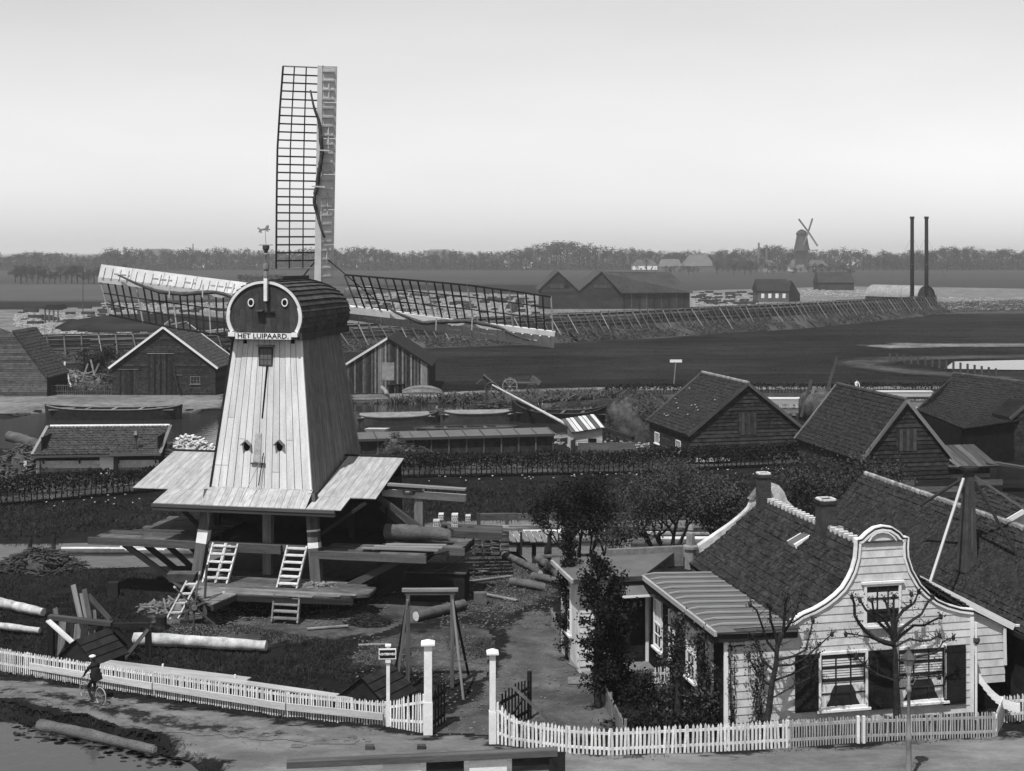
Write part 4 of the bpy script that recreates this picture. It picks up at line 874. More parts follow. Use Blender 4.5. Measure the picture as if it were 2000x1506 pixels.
# rear plaster gable
FB = Face(HS, (0, D + .3), 0)
rg = [FB.ray(*p) for p in [(1349, 1100), (1349, 1078), (1362, 1062), (1382, 1049), (1402, 1035), (1424, 1020), (1445, 1003), (1458, 990), (1466, 972), (1476, 954), (1488, 944), (1502, 941), (1516, 946), (1526, 958), (1532, 974), (1545, 988), (1562, 1000), (1590, 1024), (1620, 1048), (1650, 1060)]]
FB.wall([(rg[0][0], 0)] + rg + [(rg[-1][0], 0)], 'plaster_worn', 'rear_gable', th=.32, o=.3)
g = FB.ray(1350, 1066); mb = MB(); mb.lathe((g[0] - .1, D + .1, g[1] - .9), [(.26, 0), (.26, .8), (.34, .84), (.34, .95), (.2, 1.0), (.18, 1.5), (.1, 1.55)], 8); mb.lathe((g[0] - .1, D + .1, g[1] + .6), [(.05, 0), (.13, .12), (.08, .28), (.02, .34)], 8); HS.part('gable_finial', mb, 'grey_wood')
for i in range(12):                                        # tile comb on the left edge of the gable head
    q = Vector(rg[8]).lerp(Vector(rg[10]), i / 12); mb = MB(); FB.box(mb, q.x - .14, q.x + .02, q.y - .03, q.y + .02, -.02, .34); HS.part('edge_tile', mb, 'ridge_tile')
def chimney(T, x, y, z0, z1, s, parent=None, cap='mortar_white', m='brick'):
    mb = MB(); mb.box(x - s / 2, x + s / 2, y - s / 2, y + s / 2, z0, z1); c = T.part('chimney', mb, 'brick_mortar', parent)
    mb = MB(); n = int((z1 - z0) / .075); w = s / 3
    for i in range(n):
        z = z0 + i * .075
        for k in range(4):
            a = -s / 2 - .012 + (k - (i % 2) * .5) * w; b = min(a + w - .015, s / 2 + .012); a = max(a, -s / 2 - .012)
            if b - a > .03:
                mb.box(x + a, x + b, y - s / 2 - .014, y - s / 2 + .02, z, z + .06); mb.box(x - s / 2 - .014, x - s / 2 + .02, y + a, y + b, z, z + .06); mb.box(x + s / 2 - .02, x + s / 2 + .014, y + a, y + b, z, z + .06)
    b = T.part('brick_courses', mb, m, c); b['kind'] = 'stuff'
    mb = MB(); mb.box(x - s / 2 - .06, x + s / 2 + .06, y - s / 2 - .06, y + s / 2 + .06, z1 - .12, z1); T.part('chimney_cap', mb, m, c)
    for dx, dy in ((-1, 0), (1, 0), (0, -1), (0, 1)):
        mb = MB(); mb.beam((x + dx * s * .48 - abs(dy) * s * .4, y + dy * s * .48 - abs(dx) * s * .4, z1 + .03), (x + dx * s * .48 + abs(dy) * s * .4, y + dy * s * .48 + abs(dx) * s * .4, z1 + .03), .08, .06); T.part('cap_mortar', mb, cap, c)
    mb = MB(); mb.box(x - s * .36, x + s * .36, y - s * .36, y + s * .36, z1 + .002, z1 + .012); T.part('flue', mb, 'interior', c)
    return c
p = HS.ray(1490, 925, 9.9); chimney(HS, p.x, 9.85, 5.2, p.z, .46); p = HS.ray(1612, 976, 4.4); chimney(HS, p.x + .02, 4.4, 4.9, p.z, .58)
p = HS.ray(1641, 1040, 3.6); mb = MB(); mb.lathe((p.x, 3.6, p.z - .25), [(.15, -.1), (.17, .15), (.1, .28), (.14, .36), (.14, .46), (.05, .5)], 10); HS.part('chimney_pot', mb, 'ridge_tile')
sl = HS.ray(1555, 1058, 5.2); sl.z -= .14; mb = MB(); mb.hexa([(sl.x - .15, 4.8, sl.z - .1), (sl.x + .5, 4.8, sl.z + .25), (sl.x + .5, 5.5, sl.z + .25), (sl.x - .15, 5.5, sl.z - .1), (sl.x - .25, 4.8, sl.z + .12), (sl.x + .4, 4.8, sl.z + .45), (sl.x + .4, 5.5, sl.z + .45), (sl.x - .25, 5.5, sl.z + .12)]); k_ = HS.part('skylight', mb, 'white_paint')
mb = MB(); mb.quad((sl.x - .27, 4.9, sl.z + .128), (sl.x - .27, 5.4, sl.z + .128), (sl.x + .38, 5.4, sl.z + .46), (sl.x + .38, 4.9, sl.z + .46)); HS.part('pane', mb, 'zinc', k_)
# downpipe, lean-to on the right
mb = MB(); mb.tube([(WR + .08, -.08, 3.5), (WR + .08, -.08, .1)], .045, 8); HS.part('downpipe', mb, 'white_paint'); mb = MB(); mb.lathe((WR + .08, -.1, 2.75), [(.05, 0), (.12, .1), (.12, .22)], 8); HS.part('hopper', mb, 'iron')
FL = Face(HS, (WR - .2, 1.0), 0)
lp = [FL.ray(*p) for p in ((1898, 1338), (1962, 1331), (1962, 1222), (1898, 1186))]
mb = MB(); FL.box(mb, 0, lp[1][0] - .1, 0, lp[1][1], -.3, -.15); HS.part('plinth', mb, 'tarred')
lp = [(0, lp[1][1]), (lp[1][0], lp[1][1]), lp[2], (lp[2][0] - 2.6, lp[2][1] + 1.15), (0, lp[2][1] + .95)]
lw = FL.wall(lp, 'white_clapboard', 'lean_to_wall'); FL.clad(lp, .29, 'white_clapboard', lw)
a = FL.ray(1975, 1222); b = FL.ray(1778, 1122); HS.beam('lean_to_verge', FL.pt(a[0], a[1], .16), FL.pt(b[0], b[1], .16), .08, .24, 'white_paint', up=(0, 0, 1))
slab(HS, 'lean_to_roof', FL.pt(b[0], b[1] + .05, .1), FL.pt(a[0], a[1] + .05, .1), FL.pt(a[0], a[1] + .05, -5), FL.pt(b[0], b[1] + .05, -5), .1, 'tile')
HS.beam('shed_post', FL.pt(2.05, 1.6, .08), FL.pt(2.0, 2.95, .12), .1, .06, 'white_paint', up=(0, 1, 0)); HS.beam('eave_arm', FL.pt(2.1, 3.0, .1), FL.pt(2.6, 3.0, .1), .08, .08, 'white_paint')

# the long tiled house behind
LH = Th('long_house', 'long low house with a dark tiled roof and white boarded dormer behind the gabled house', 'house', (7.15, 44.8, 0), HA)
Y0, Y1 = -3.0, 18.65
slab(LH, 'roof', (11.5, Y0, 2.8), (14.6, Y0, 5.45), (14.6, Y1, 5.45), (11.5, Y1, 2.8), .12, 'tile'); slab(LH, 'roof', (14.6, Y0, 5.45), (17.7, Y0, 2.8), (17.7, Y1, 2.8), (14.6, Y1, 5.45), .12, 'tile')
r0 = [c for c in LH.e.children][0]; tiles(LH, bil((11.5, Y1, 2.82), (11.5, Y0, 2.82), (14.6, Y0, 5.48), (14.6, Y1, 5.48), .14), 86, 15, 'tile', r0, wave=.08, lap=.045)
for i in range(56):
    y = Y0 + i * .385; mb = MB(); mb.tube([(14.6, y, 5.50 + rnd.uniform(-.02, .02)), (14.6, y + .4, 5.54)], [.15, .11], 7); LH.part('ridge_tile', mb, 'ridge_tile', r0)
mb = MB(); mb.box(11.8, 17.4, Y0 + .3, Y1 - .2, 0, 2.85); LH.part('wall', mb, 'tarred_worn'); mb = MB(); mb.box(11.38, 11.5, Y0, Y1, 2.66, 2.82); LH.part('gutter', mb, 'beam_dark')
mb = MB(); mb.prism([(11.8, Y1 - .2, 2.8), (17.4, Y1 - .2, 2.8), (14.6, Y1 - .2, 5.4)], [(11.8, Y1 - .3, 2.8), (17.4, Y1 - .3, 2.8), (14.6, Y1 - .3, 5.4)]); LH.part('gable_wall', mb, 'tarred_worn')
FD2 = Face(LH, (0, 7.5), 0)
dp = [FD2.ray(*p) for p in ((1943, 1088), (2075, 1088), (2075, 1030), (2015, 985), (1943, 1026))]
dw = FD2.wall(dp, 'white_clapboard', 'dormer_front'); FD2.clad(dp, .21, 'white_clapboard', dw)
ap, le, re = dp[3], dp[4], dp[2]
mb = MB(); mb.hexa([FD2.pt(le[0] - .25, le[1] - .15, .2), FD2.pt(ap[0], ap[1], .2), FD2.pt(ap[0], ap[1], -3.4), FD2.pt(le[0] - .25, le[1] - .15, -3.4), FD2.pt(le[0] - .25, le[1] - .07, .2), FD2.pt(ap[0], ap[1] + .08, .2), FD2.pt(ap[0], ap[1] + .08, -3.4), FD2.pt(le[0] - .25, le[1] - .07, -3.4)]); LH.part('dormer_roof', mb, 'tile')
mb = MB(); mb.hexa([FD2.pt(re[0] + .25, re[1] - .15, .2), FD2.pt(ap[0], ap[1], .2), FD2.pt(ap[0], ap[1], -3.4), FD2.pt(re[0] + .25, re[1] - .15, -3.4), FD2.pt(re[0] + .25, re[1] - .07, .2), FD2.pt(ap[0], ap[1] + .08, .2), FD2.pt(ap[0], ap[1] + .08, -3.4), FD2.pt(re[0] + .25, re[1] - .07, -3.4)]); LH.part('dormer_roof', mb, 'tile')
LH.beam('dormer_verge', FD2.pt(le[0] - .28, le[1] - .14, .22), FD2.pt(ap[0], ap[1] + .02, .22), .06, .2, 'white_paint', up=(0, 0, 1))
FDS = Face(LH, (dp[0][0], 10.5), -90); ds = FDS.wall([(0, dp[0][1] - .6), (3.0, dp[0][1] - .6), (3.0, le[1] - .05), (0, le[1] - .05)], 'tarred', 'dormer_side'); FDS.clad([(0, dp[0][1] - .3), (2.98, dp[0][1] - .3), (2.98, le[1] - .1), (0, le[1] - .1)], .3, 'tarred_worn', ds)
tiles(LH, lambda u, v: FD2.pt(le[0] - .25, le[1] - .05, .2).lerp(FD2.pt(le[0] - .25, le[1] - .05, -3.4), 1 - u).lerp(FD2.pt(ap[0], ap[1] + .1, .2).lerp(FD2.pt(ap[0], ap[1] + .1, -3.4), 1 - u), v), 14, 8, 'tile', dw, wave=.04, lap=.04)

# tall boarded chimney with stays, standing between the two houses
p = HS.W((10.6, 6.2, 0)); TC = Th('tall_chimney', 'tall tapering boarded chimney on a brick base with four slanting stays between the houses', 'chimney', p, HA)
q = lambda px, py: TC.ray(px, py, 0)
zj = q(1888, 1113).z; zt = q(1893, 918).z; xb0, xb1 = q(1870, 1130).x, q(1908, 1130).x; xt0, xt1 = q(1882, 925).x, q(1903, 925).x
xc = (xb0 + xb1) / 2; xb0, xb1 = xc - .27, xc + .27; xt0, xt1 = (xt0 + xt1) / 2 - .15, (xt0 + xt1) / 2 + .15
mb = MB(); mb.box(xb0, xb1, -.27, .3, 0, zj); TC.part('brick_base', mb, 'brick')
mb = MB()
for i in range(int((zj - 1.5) / .09)):
    for k in range(4): a = xb0 + (xb1 - xb0) * (k + .5 * (i % 2)) / 4; b = min(a + (xb1 - xb0) / 4 - .02, xb1); mb.box(a, b, -.285, -.25, 1.5 + i * .09, 1.5 + i * .09 + .065)
o = TC.part('brick_courses', mb, 'brick_mortar'); o['kind'] = 'stuff'
for k in range(4):
    a0 = xb0 - .03 + (xb1 - xb0 + .06) * k / 4; a1 = xb0 - .03 + (xb1 - xb0 + .06) * (k + 1) / 4 - .015; t0 = xt0 + (xt1 - xt0) * k / 4; t1 = xt0 + (xt1 - xt0) * (k + 1) / 4 - .012
    mb = MB(); mb.hexa([(a0, -.3, zj), (a1, -.3, zj), (a1, .32, zj), (a0, .32, zj), (t0, -.16, zt), (t1, -.16, zt), (t1, .16, zt), (t0, .16, zt)]); TC.part('casing_board', mb, 'beam_mid' if k != 2 else 'old_wood')
mb = MB(); mb.box(xb0 - .05, xb1 + .05, -.33, .35, zj - .06, zj + .02); TC.part('iron_band', mb, 'iron'); mb = MB(); mb.box(xt0 - .12, xt1 + .12, -.28, .28, zt, zt + .12); TC.part('cap_plate', mb, 'beam_dark')
for (a, ya), (b, yb), m in (((1882, 935), 0), ((1815, 1143), -3.0), 'pale_wood'), (((1880, 935), 0), ((1800, 985), 3.0), 'beam_mid'), (((1903, 930), 0), ((2010, 1000), -1), 'old_wood'), (((1904, 940), 0), ((2010, 1125), -2.5), 'beam_dark'):
    A_ = TC.ray(*a, ya - .15); B_ = TC.ray(*b, yb); TC.beam('stay', A_, B_, .09, .09, m)

# ------------------------------------------------------------------ picket fences, gate, posts
PK = {}
def picket_mesh(w, h, t, m):
    k = (w, h, t, m)
    if k not in PK:
        mb = MB(); mb.prism([(-w / 2, -t / 2, .04), (w / 2, -t / 2, .04), (w / 2, -t / 2, h - w), (0, -t / 2, h), (-w / 2, -t / 2, h - w)], [(-w / 2, t / 2, .04), (w / 2, t / 2, .04), (w / 2, t / 2, h - w), (0, t / 2, h), (-w / 2, t / 2, h - w)]); PK[k] = mb.mesh('picket', m)
    return PK[k]
def fence(name, label, pts, hgt, gap, w, m='picket_white', group=None, rails=(.3, .75), posts=2.4, hz=None):
    pts = [Vector((p.x, p.y, 0)) for p in pts]; T = Th(name, label, 'fence', pts[0]); tot = sum((pts[i + 1] - pts[i]).length for i in range(len(pts) - 1)); run = 0
    for i in range(len(pts) - 1):
        a, b = pts[i] - pts[0], pts[i + 1] - pts[0]; L_ = (b - a).length; n = max(1, int(round(L_ / gap))); ang = math.atan2(b.y - a.y, b.x - a.x); d = (b - a).normalized(); nv = Vector((d.y, -d.x, 0))
        for k in range(n):
            t = (k + .5) / n; u = (run + L_ * t) / tot; s = hz(u) if hz else 1.0
            o = bpy.data.objects.new('picket', picket_mesh(w, hgt, .022, m)); o.matrix_basis = Matrix.Translation(a.lerp(b, t) + nv * .03 + Vector((0, 0, rnd.uniform(-.05, .01)))) @ Matrix.Rotation(ang, 4, 'Z') @ Matrix.Rotation(rnd.gauss(0, .022), 4, 'Y') @ Matrix.Diagonal((1, 1, s, 1))
            link(o, T.e)
        s0 = hz(run / tot) if hz else 1; s1 = hz((run + L_) / tot) if hz else 1
        for r in rails: T.beam('rail', a + Vector((0, 0, hgt * r * s0)), b + Vector((0, 0, hgt * r * s1)), .05, .08, m)
        k = max(1, int(L_ / posts))
        for j in range(k + 1):
            s = s0 + (s1 - s0) * j / k; p = a.lerp(b, j / k) - nv * .06; T.beam('fence_post', p, p + Vector((0, 0, hgt * s * .92)), .09, .09, m, up=(0, 1, 0))
        run += L_
    return T
A_, B_, C_ = G(-60, 1302), G(752, 1421), G(826, 1436)
LF = fence('picket_fence', 'white picket fence running along the road in front of the windmill yard', [A_, G(300, 1360), G(560, 1401), B_], .95, .102, .05, rails=(.35, .82))
RF2 = fence('picket_fence', 'short white picket fence rising in height up to the left gate post', [B_ + Vector((.08, -.05, 0)), C_], 1.0, .115, .06, hz=lambda u: .95 + .55 * u)
d = (B_ - A_).normalized(); n = Vector((d.y, -d.x, 0)); pts = [G(60, 1320), G(300, 1360), G(560, 1401), G(750, 1421)]
KB = Th('kerb_plank', 'long whitish weathered planks fixed low along the road side of the picket fence', 'plank', pts[0])
for i in range(3):
    a, b = pts[i] - pts[0], pts[i + 1] - pts[0]; KB.beam('plank', a + Vector((.02, -.12, .42)), b + Vector((-.02, -.12, .42)), .07, .24, 'pale_wood')
BW = Th('plank_walk', 'long pale plank walk lying behind the picket fence', 'walkway', G(190, 1308, .5))
w0, w1, w2 = G(190, 1300, .62) - BW.loc, G(480, 1336, .62) - BW.loc, G(690, 1366, .62) - BW.loc
for i, (a, b) in enumerate(((w0, w0.lerp(w1, .5)), (w0.lerp(w1, .5), w1), (w1, w2))):
    for k in range(2 if i < 2 else 1): BW.beam('plank', a + Vector((0, .1 + .42 * k, 0)), b + Vector((0, .1 + .42 * k, 0)), .40, .05, 'picket_grey')
for t in (.1, .5, .9): p = w0.lerp(w2, t); BW.beam('support', p + Vector((0, .3, -1.1)), p + Vector((0, .3, -.04)), .12, .12, 'old_wood', up=(0, 1, 0))
for i, (px, py) in enumerate(((318, 1304), (459, 1325))): 
    p = G(px, py, .62) - BW.loc; BW.beam('peg', p, p + Vector((0, 0, .14)), .07, .07, 'white_paint', up=(0, 1, 0))
def gate_post(px, pyb, pyt, w, label):
    p = G(px, pyb); h = H - (pyt - HY) * p.y / F; T = Th('gate_post', label, 'gate post', p, .05, 'gate posts')
    mb = MB(); mb.box(-w / 2, w / 2, -w / 2, w / 2, 0, h - .16); T.part('shaft', mb, 'white_paint'); mb = MB(); mb.box(-w / 2 - .02, w / 2 + .02, -w / 2 - .02, w / 2 + .02, 0, h * .36); T.part('base_casing', mb, 'white_paint')
    mb = MB(); q = w / 2 + .10; mb.hexa([(-q, -q, h - .16), (q, -q, h - .16), (q, q, h - .16), (-q, q, h - .16), (-q, -q, h - .10), (q, -q, h - .10), (q, q, h - .10), (-q, q, h - .10)]); mb.hexa([(-q, -q, h - .10), (q, -q, h - .10), (q, q, h - .10), (-q, q, h - .10), (-.03, -.03, h), (.03, -.03, h), (.03, .03, h), (-.03, .03, h)]); T.part('cap', mb, 'white_paint')
    return T, h
g1, h1 = gate_post(836, 1438, 1249, .27, 'white square gate post with pyramid cap at the left of the lane'); g2, h2 = gate_post(962, 1457, 1267, .2, 'white square gate post with pyramid cap at the right of the lane')
g1.beam('hinge', (.16, 0, 1.6), (.24, 0, 1.6), .05, .08, 'iron'); 
mb = MB(); a = g1.W((.1, 0, h1 - .55)); b = g2.W((-.1, 0, h2 - .5)); mb.tube([a.lerp(b, k / 10) - Vector((0, 0, .05 * math.sin(math.pi * k / 10))) - a for k in range(11)], .012, 4); single('wire', mb, 'iron', 'thin iron wire stretched between the two gate posts', 'wire', a)
# open gate leaf and the sloping bar
GT = Th('gate', 'dark picket gate standing open inside the lane behind the right gate post', 'gate', G(974, 1448), .9)
a0 = G(978, 1440); a1 = G(1034, 1408); GT.e.location = a0; GT.loc = a0; ang = math.atan2(a1.y - a0.y, a1.x - a0.x); GT.e.rotation_euler.z = ang; GT.rz = ang; GT.M = Matrix.Translation(a0) @ Matrix.Rotation(ang, 4, 'Z'); GT.I = GT.M.inverted(); Lg = (a1 - a0).length
for i in range(9): GT.beam('picket', (.1 + (Lg - .2) * i / 8, 0, .1), (.1 + (Lg - .2) * i / 8, 0, 1.45 + .12 * math.sin(i * .4)), .07, .03, 'beam_dark', up=(0, 1, 0))
for z in (.35, 1.15): GT.beam('rail', (0, .04, z), (Lg, .04, z), .05, .1, 'beam_dark')
GT.beam('end_post', (Lg, 0, 0), (Lg, 0, 1.75), .12, .12, 'beam_dark', up=(0, 1, 0)); GT.beam('diagonal', (.1, -.04, .3), (Lg - .1, -.04, 1.1), .04, .07, 'beam_dark')
GL = Th('gate', 'dark narrow gate leaf folded back behind the left gate post', 'gate', G(848, 1432), 1.2)
for i in range(4): GL.beam('picket', (.25 * i + .1, 0, .1), (.25 * i + .1, 0, 1.5), .07, .03, 'beam_dark', up=(0, 1, 0))
for z in (.35, 1.15): GL.beam('rail', (0, .04, z), (1.0, .04, z), .05, .1, 'beam_dark')
mb = MB(); a = P(970, 1312, 44.5); b = P(1078, 1412, 45.4); mb.beam((0, 0, 0), b - a, .07, .1); single('barrier_bar', mb, 'grey_wood', 'long grey bar sloping down from the right gate post to the picket fence', 'bar', a)
RF1 = fence('picket_fence', 'white picket fence with wide pickets curving from the gate post along the front garden', [G(970, 1458), G(1000, 1462), G(1060, 1469), G(1110, 1476), G(1193, 1481), G(1300, 1476), G(1420, 1470), G(1540, 1463)], 1.02, .135, .075, hz=lambda u: 1.0 + .55 * max(0, 1 - u / .1) ** 1.6, rails=(.3, .78))
RF3 = fence('picket_fence', 'greyish picket fence with narrow pickets in front of the gabled house', [G(1541, 1463), G(1679, 1455), G(1820, 1450), G(1941, 1446)], 1.0, .095, .042, m='picket_grey', rails=(.3, .78))
fence('picket_fence', 'white picket fence turning away at the right end of the gabled house', [G(1945, 1444), G(1958, 1412), G(2060, 1404)], .98, .1, .045)
fence('low_fence', 'low grey plank fence along the lane beside the house wing', [G(1076, 1218), G(1112, 1278)], .75, .17, .15, m='grey_wood', rails=(.6,)); fence('low_fence', 'low grey plank fence beside the lane in front of the leafy garden', [G(1160, 1340), G(1190, 1395), G(1218, 1450)], .85, .17, .15, m='grey_wood', rails=(.6,))
fence('garden_fence', 'small white garden gate fence below the front door', [HS.W((-1.5, 5.6, 0)), HS.W((-.1, 5.5, 0))], .9, .12, .05, rails=(.3, .7))
for px in (1676, 1687): 
    p = G(px, 1457); mb = MB(); mb.box(-.045, .045, -.045, .045, 0, 1.0); single('fence_marker', mb, 'white_paint', 'bright white post on the picket fence, the %s of the pair' % ('left' if px < 1680 else 'right'), 'post', p, group='bright white posts')
mb = MB(); 
for i in range(10):
    t0, t1 = i / 10, (i + 1) / 10; z = lambda t: 1.75 - .95 * (1 - (1 - t) ** 2.2)
    a = HS.W((WR + .15 + 1.2 * t0, -.15 - .6 * t0, 0)) - HS.W((WR, 0, 0)); b = HS.W((WR + .15 + 1.2 * t1, -.15 - .6 * t1, 0)) - HS.W((WR, 0, 0))
    mb.hexa([a + Vector((0, -.03, z(t0) - .35)), b + Vector((0, -.03, z(t1) - .3)), b + Vector((0, .03, z(t1) - .3)), a + Vector((0, .03, z(t0) - .35)), a + Vector((0, -.03, z(t0))), b + Vector((0, -.03, z(t1))), b + Vector((0, .03, z(t1))), a + Vector((0, .03, z(t0)))])
single('curved_screen', mb, 'white_paint', 'white curved board screen between the house corner and the picket fence', 'screen', HS.W((WR, 0, 0)))
# street name post
p = G(758, 1423); SP = Th('street_sign_post', 'white wooden post with a framed street name board by the picket fence', 'sign', p, .06)
zt = H - (1262 - HY) * p.y / F
mb = MB(); mb.box(-.06, .06, -.06, .06, 0, zt); SP.part('post', mb, 'white_paint'); mb = MB(); mb.box(-.1, .1, -.1, .1, zt, zt + .05); SP.part('post_cap', mb, 'white_paint')
mb = MB(); mb.box(-.32, .28, -.12, -.07, zt - .42, zt - .06); b_ = SP.part('sign_board', mb, 'white_paint'); mb = MB(); mb.box(-.29, .25, -.128, -.121, zt - .38, zt - .10); SP.part('sign_field', mb, 'door_dark', b_)
o = SP.part('lettering', text_mesh('ACHTERWEG.', .105, 'white_paint', .006, .004, .92), 'white_paint', b_); o.location = (-.02, -.134, zt - .24); o.rotation_euler = (math.pi / 2, 0, 0)
mb = MB(); mb.box(-.09, .09, -.11, -.05, zt - .55, zt - .43); SP.part('bracket', mb, 'white_paint')
# timber gantry on the grass
p = G(840, 1344); GA = Th('timber_gantry', 'grey timber gantry of two posts and a top beam with slanting props', 'gantry', p, .02)
zg = H - (1152 - HY) * p.y / F; hw = 43 * p.y / F
GA.beam('top_beam', (-1.06, 0, zg), (1.06, 0, zg), .24, .1, 'grey_wood'); GA.beam('top_beam', (-.95, 0, zg - .12), (.95, 0, zg - .12), .14, .12, 'old_wood')
for s in (-1, 1):
    GA.beam('post', (s * hw, 0, 0), (s * hw, 0, zg - .17), .14, .14, 'old_wood', up=(0, 1, 0)); GA.beam('prop', (s * (hw + .02), -.1, zg - .35), (s * (hw + .45), -1.35 if s > 0 else .6, .0), .09, .09, 'grey_wood' if s > 0 or True else '', up=(0, 1, 0)); GA.beam('prop', (s * (hw + .02), .1, zg - .35), (s * (hw + .62), 1.3, .0), .09, .09, 'beam_dark', up=(0, 1, 0))
def hood(loc, rz, w, l, h, label):
    T = Th('wooden_hood', label, 'hood', loc, rz, 'dark gabled hoods')
    mb = MB(); mb.prism([(-w / 2, -l / 2, 0), (w / 2, -l / 2, 0), (w / 2, -l / 2, h * .45), (0, -l / 2, h), (-w / 2, -l / 2, h * .45)], [(-w / 2, l / 2, 0), (w / 2, l / 2, 0), (w / 2, l / 2, h * .45), (0, l / 2, h), (-w / 2, l / 2, h * .45)]); T.part('box', mb, 'tarred')
    for s in (-1, 1):
        for k in range(4):
            t0, t1 = k / 4, (k + 1) / 4; p0 = Vector((s * (w / 2 + .12) * (1 - t0), 0, h * .38 + (h - h * .38) * t0)); p1 = Vector((s * (w / 2 + .12) * (1 - t1), 0, h * .38 + (h - h * .38) * t1)); mb = MB()
            for q in (0,): mb.hexa([p0 + Vector((0, -l / 2 - .1, .05)), p1 + Vector((0, -l / 2 - .1, .03)), p1 + Vector((0, l / 2 + .1, .03)), p0 + Vector((0, l / 2 + .1, .05)), p0 + Vector((0, -l / 2 - .1, .1)), p1 + Vector((0, -l / 2 - .1, .05)), p1 + Vector((0, l / 2 + .1, .05)), p0 + Vector((0, l / 2 + .1, .1))])
            T.part('roof_board', mb, 'beam_dark')
hood(G(736, 1388), -.5, 2.0, 1.7, 1.4, 'dark gabled wooden hood behind the street name post'); hood(G(180, 1312), -.45, 1.9, 1.6, 1.45, 'dark gabled wooden hood behind the cyclist')
# street lamp in the foreground
p = G(1775, 1532); LP_ = Th('street_lamp', 'grey cast iron street lamp in front of the picket fence', 'street lamp', p)
z = lambda py: H - (py - HY) * p.y / F
mb = MB(); mb.lathe((0, 0, 0), [(.14, 0), (.13, .3), (.09, .5), (.08, z(1450)), (.11, z(1446)), (.11, z(1440)), (.06, z(1430)), (.05, z(1352)), (.09, z(1350)), (.08, z(1343)), (.05, z(1338)), (.04, z(1318))], 12); LP_.part('post', mb, 'iron_pale', smooth=True)
mb = MB(); mb.lathe((0, 0, 0), [(.05, z(1318)), (.09, z(1313)), (.16, z(1290)), (.165, z(1288))], 6); LP_.part('glass', mb, 'zinc_pale'); 
mb = MB(); mb.lathe((0, 0, 0), [(.23, z(1288)), (.24, z(1285)), (.12, z(1276)), (.1, z(1275)), (.05, z(1270)), (.03, z(1264))], 6); LP_.part('hood', mb, 'iron')
for k in range(6):
    a = k * math.pi / 3; mb = MB(); mb.beam((.055 * math.cos(a), .055 * math.sin(a), z(1318)), (.17 * math.cos(a), .17 * math.sin(a), z(1288)), .02, .02); LP_.part('lantern_bar', mb, 'iron_pale')
for s in (-1, 1): mb = MB(); mb.tube([(0, 0, z(1335)), (s * .12, 0, z(1337)), (s * .2, 0, z(1328)), (s * .12, 0, z(1322)), (s * .06, 0, z(1326))], .015, 5); LP_.part('scroll', mb, 'iron_pale')
# dark railing / beam at the lower edge
a = G(560, 1492, .9); b = G(1088, 1468, .9); BR = Th('bridge_parapet', 'dark timber parapet rising along the bottom of the view with white boards below', 'parapet', a)
d = (b - a); BR.beam('top_beam', (0, 0, 0), d, .3, .2, 'old_wood'); BR.beam('end_board', d + Vector((.0, -.1, -.7)), d + Vector((0, -.1, .02)), .5, .1, 'beam_dark', up=(0, 1, 0))
for i in range(4): BR.beam('panel', d * (.35 + .16 * i) + Vector((0, 0, -.35)), d * (.35 + .16 * i + .14) + Vector((0, 0, -.35)), .05, .4, 'white_paint' if i % 2 == 0 else 'beam_dark')
for px in (722, 823): p = G(px, 1468, .0); mb = MB(); mb.box(-.14, .14, -.1, .1, 0, .22); single('stone_block', mb, 'beam_mid', 'small dark block by the roadside, the %s one' % ('left' if px < 800 else 'right'), 'block', p, group='roadside blocks')
# ------------------------------------------------------------------ trees and plants
def tree_data(seed, h, spread, r, levels=3, kids=4, leaf=.12, nleaf=18, lr=.35, up=.5, trunk=.25, multi=1, sparse=0.0):
    """returns (wood MB, leaf quads). branches recurse; leaves sit in clumps at the twig ends"""
    R_ = random.Random(seed); W = MB(); C = []; S = []
    def grow(p, d, ln, rad, lv):
        pts = [p]; rr = [rad]; q = p.copy(); dd = d.copy(); n = 4
        for i in range(n):
            dd = (dd + Vector((R_.gauss(0, .16), R_.gauss(0, .16), R_.gauss(.04, .1)))).normalized(); q = q + dd * ln / n; pts.append(q.copy()); rr.append(rad * (1 - .55 * (i + 1) / n))
        W.tube(pts, rr, 5 if lv < 2 else 4, cap=False)
        if lv >= levels:
            for k in (2, 3, 4):
                if R_.random() < sparse: continue
                for _ in range(nleaf // 3): C.append(pts[k] + Vector((R_.gauss(0, lr), R_.gauss(0, lr), R_.gauss(0, lr * .8)))); S.append(leaf * R_.uniform(.6, 1.3))
            return
        for k in range(kids):
            i = R_.choice((2, 3, 4)) if k else 4; a = R_.uniform(0, 2 * math.pi); t = R_.uniform(.35, .95); ax = Vector((math.cos(a), math.sin(a), 0)) * spread
            nd = (dd * .75 + ax * t + Vector((0, 0, up * R_.uniform(.2, 1)))).normalized(); grow(pts[i], nd, ln * R_.uniform(.55, .8), rr[i] * .72, lv + 1)
    for m in range(multi):
        a = R_.uniform(0, 6.28); o = Vector((math.cos(a), math.sin(a), 0)) * (.25 if multi > 1 else 0)
        grow(o, (Vector((0, 0, 1)) + o * 1.6).normalized(), h * trunk * 2, r, 0)
    return W, leaf_quads(np.array([tuple(c) for c in C]), np.array(S))
def tree(name, label, loc, seed, group=None, cat='tree', lm='leaf', sc=1.0, rz=0.0, **k):
    W, L_ = tree_data(seed, **k); T = Th(name, label, cat, loc, rz, group); T.e.scale = (sc, sc, sc)
    t = T.part('trunk', W, 'bark', smooth=True); T.part('crown', quads_mesh('crown', L_, lm), lm); return T
def height_at(x, y): return float(height(np.array([x]), np.array([y]))[0])
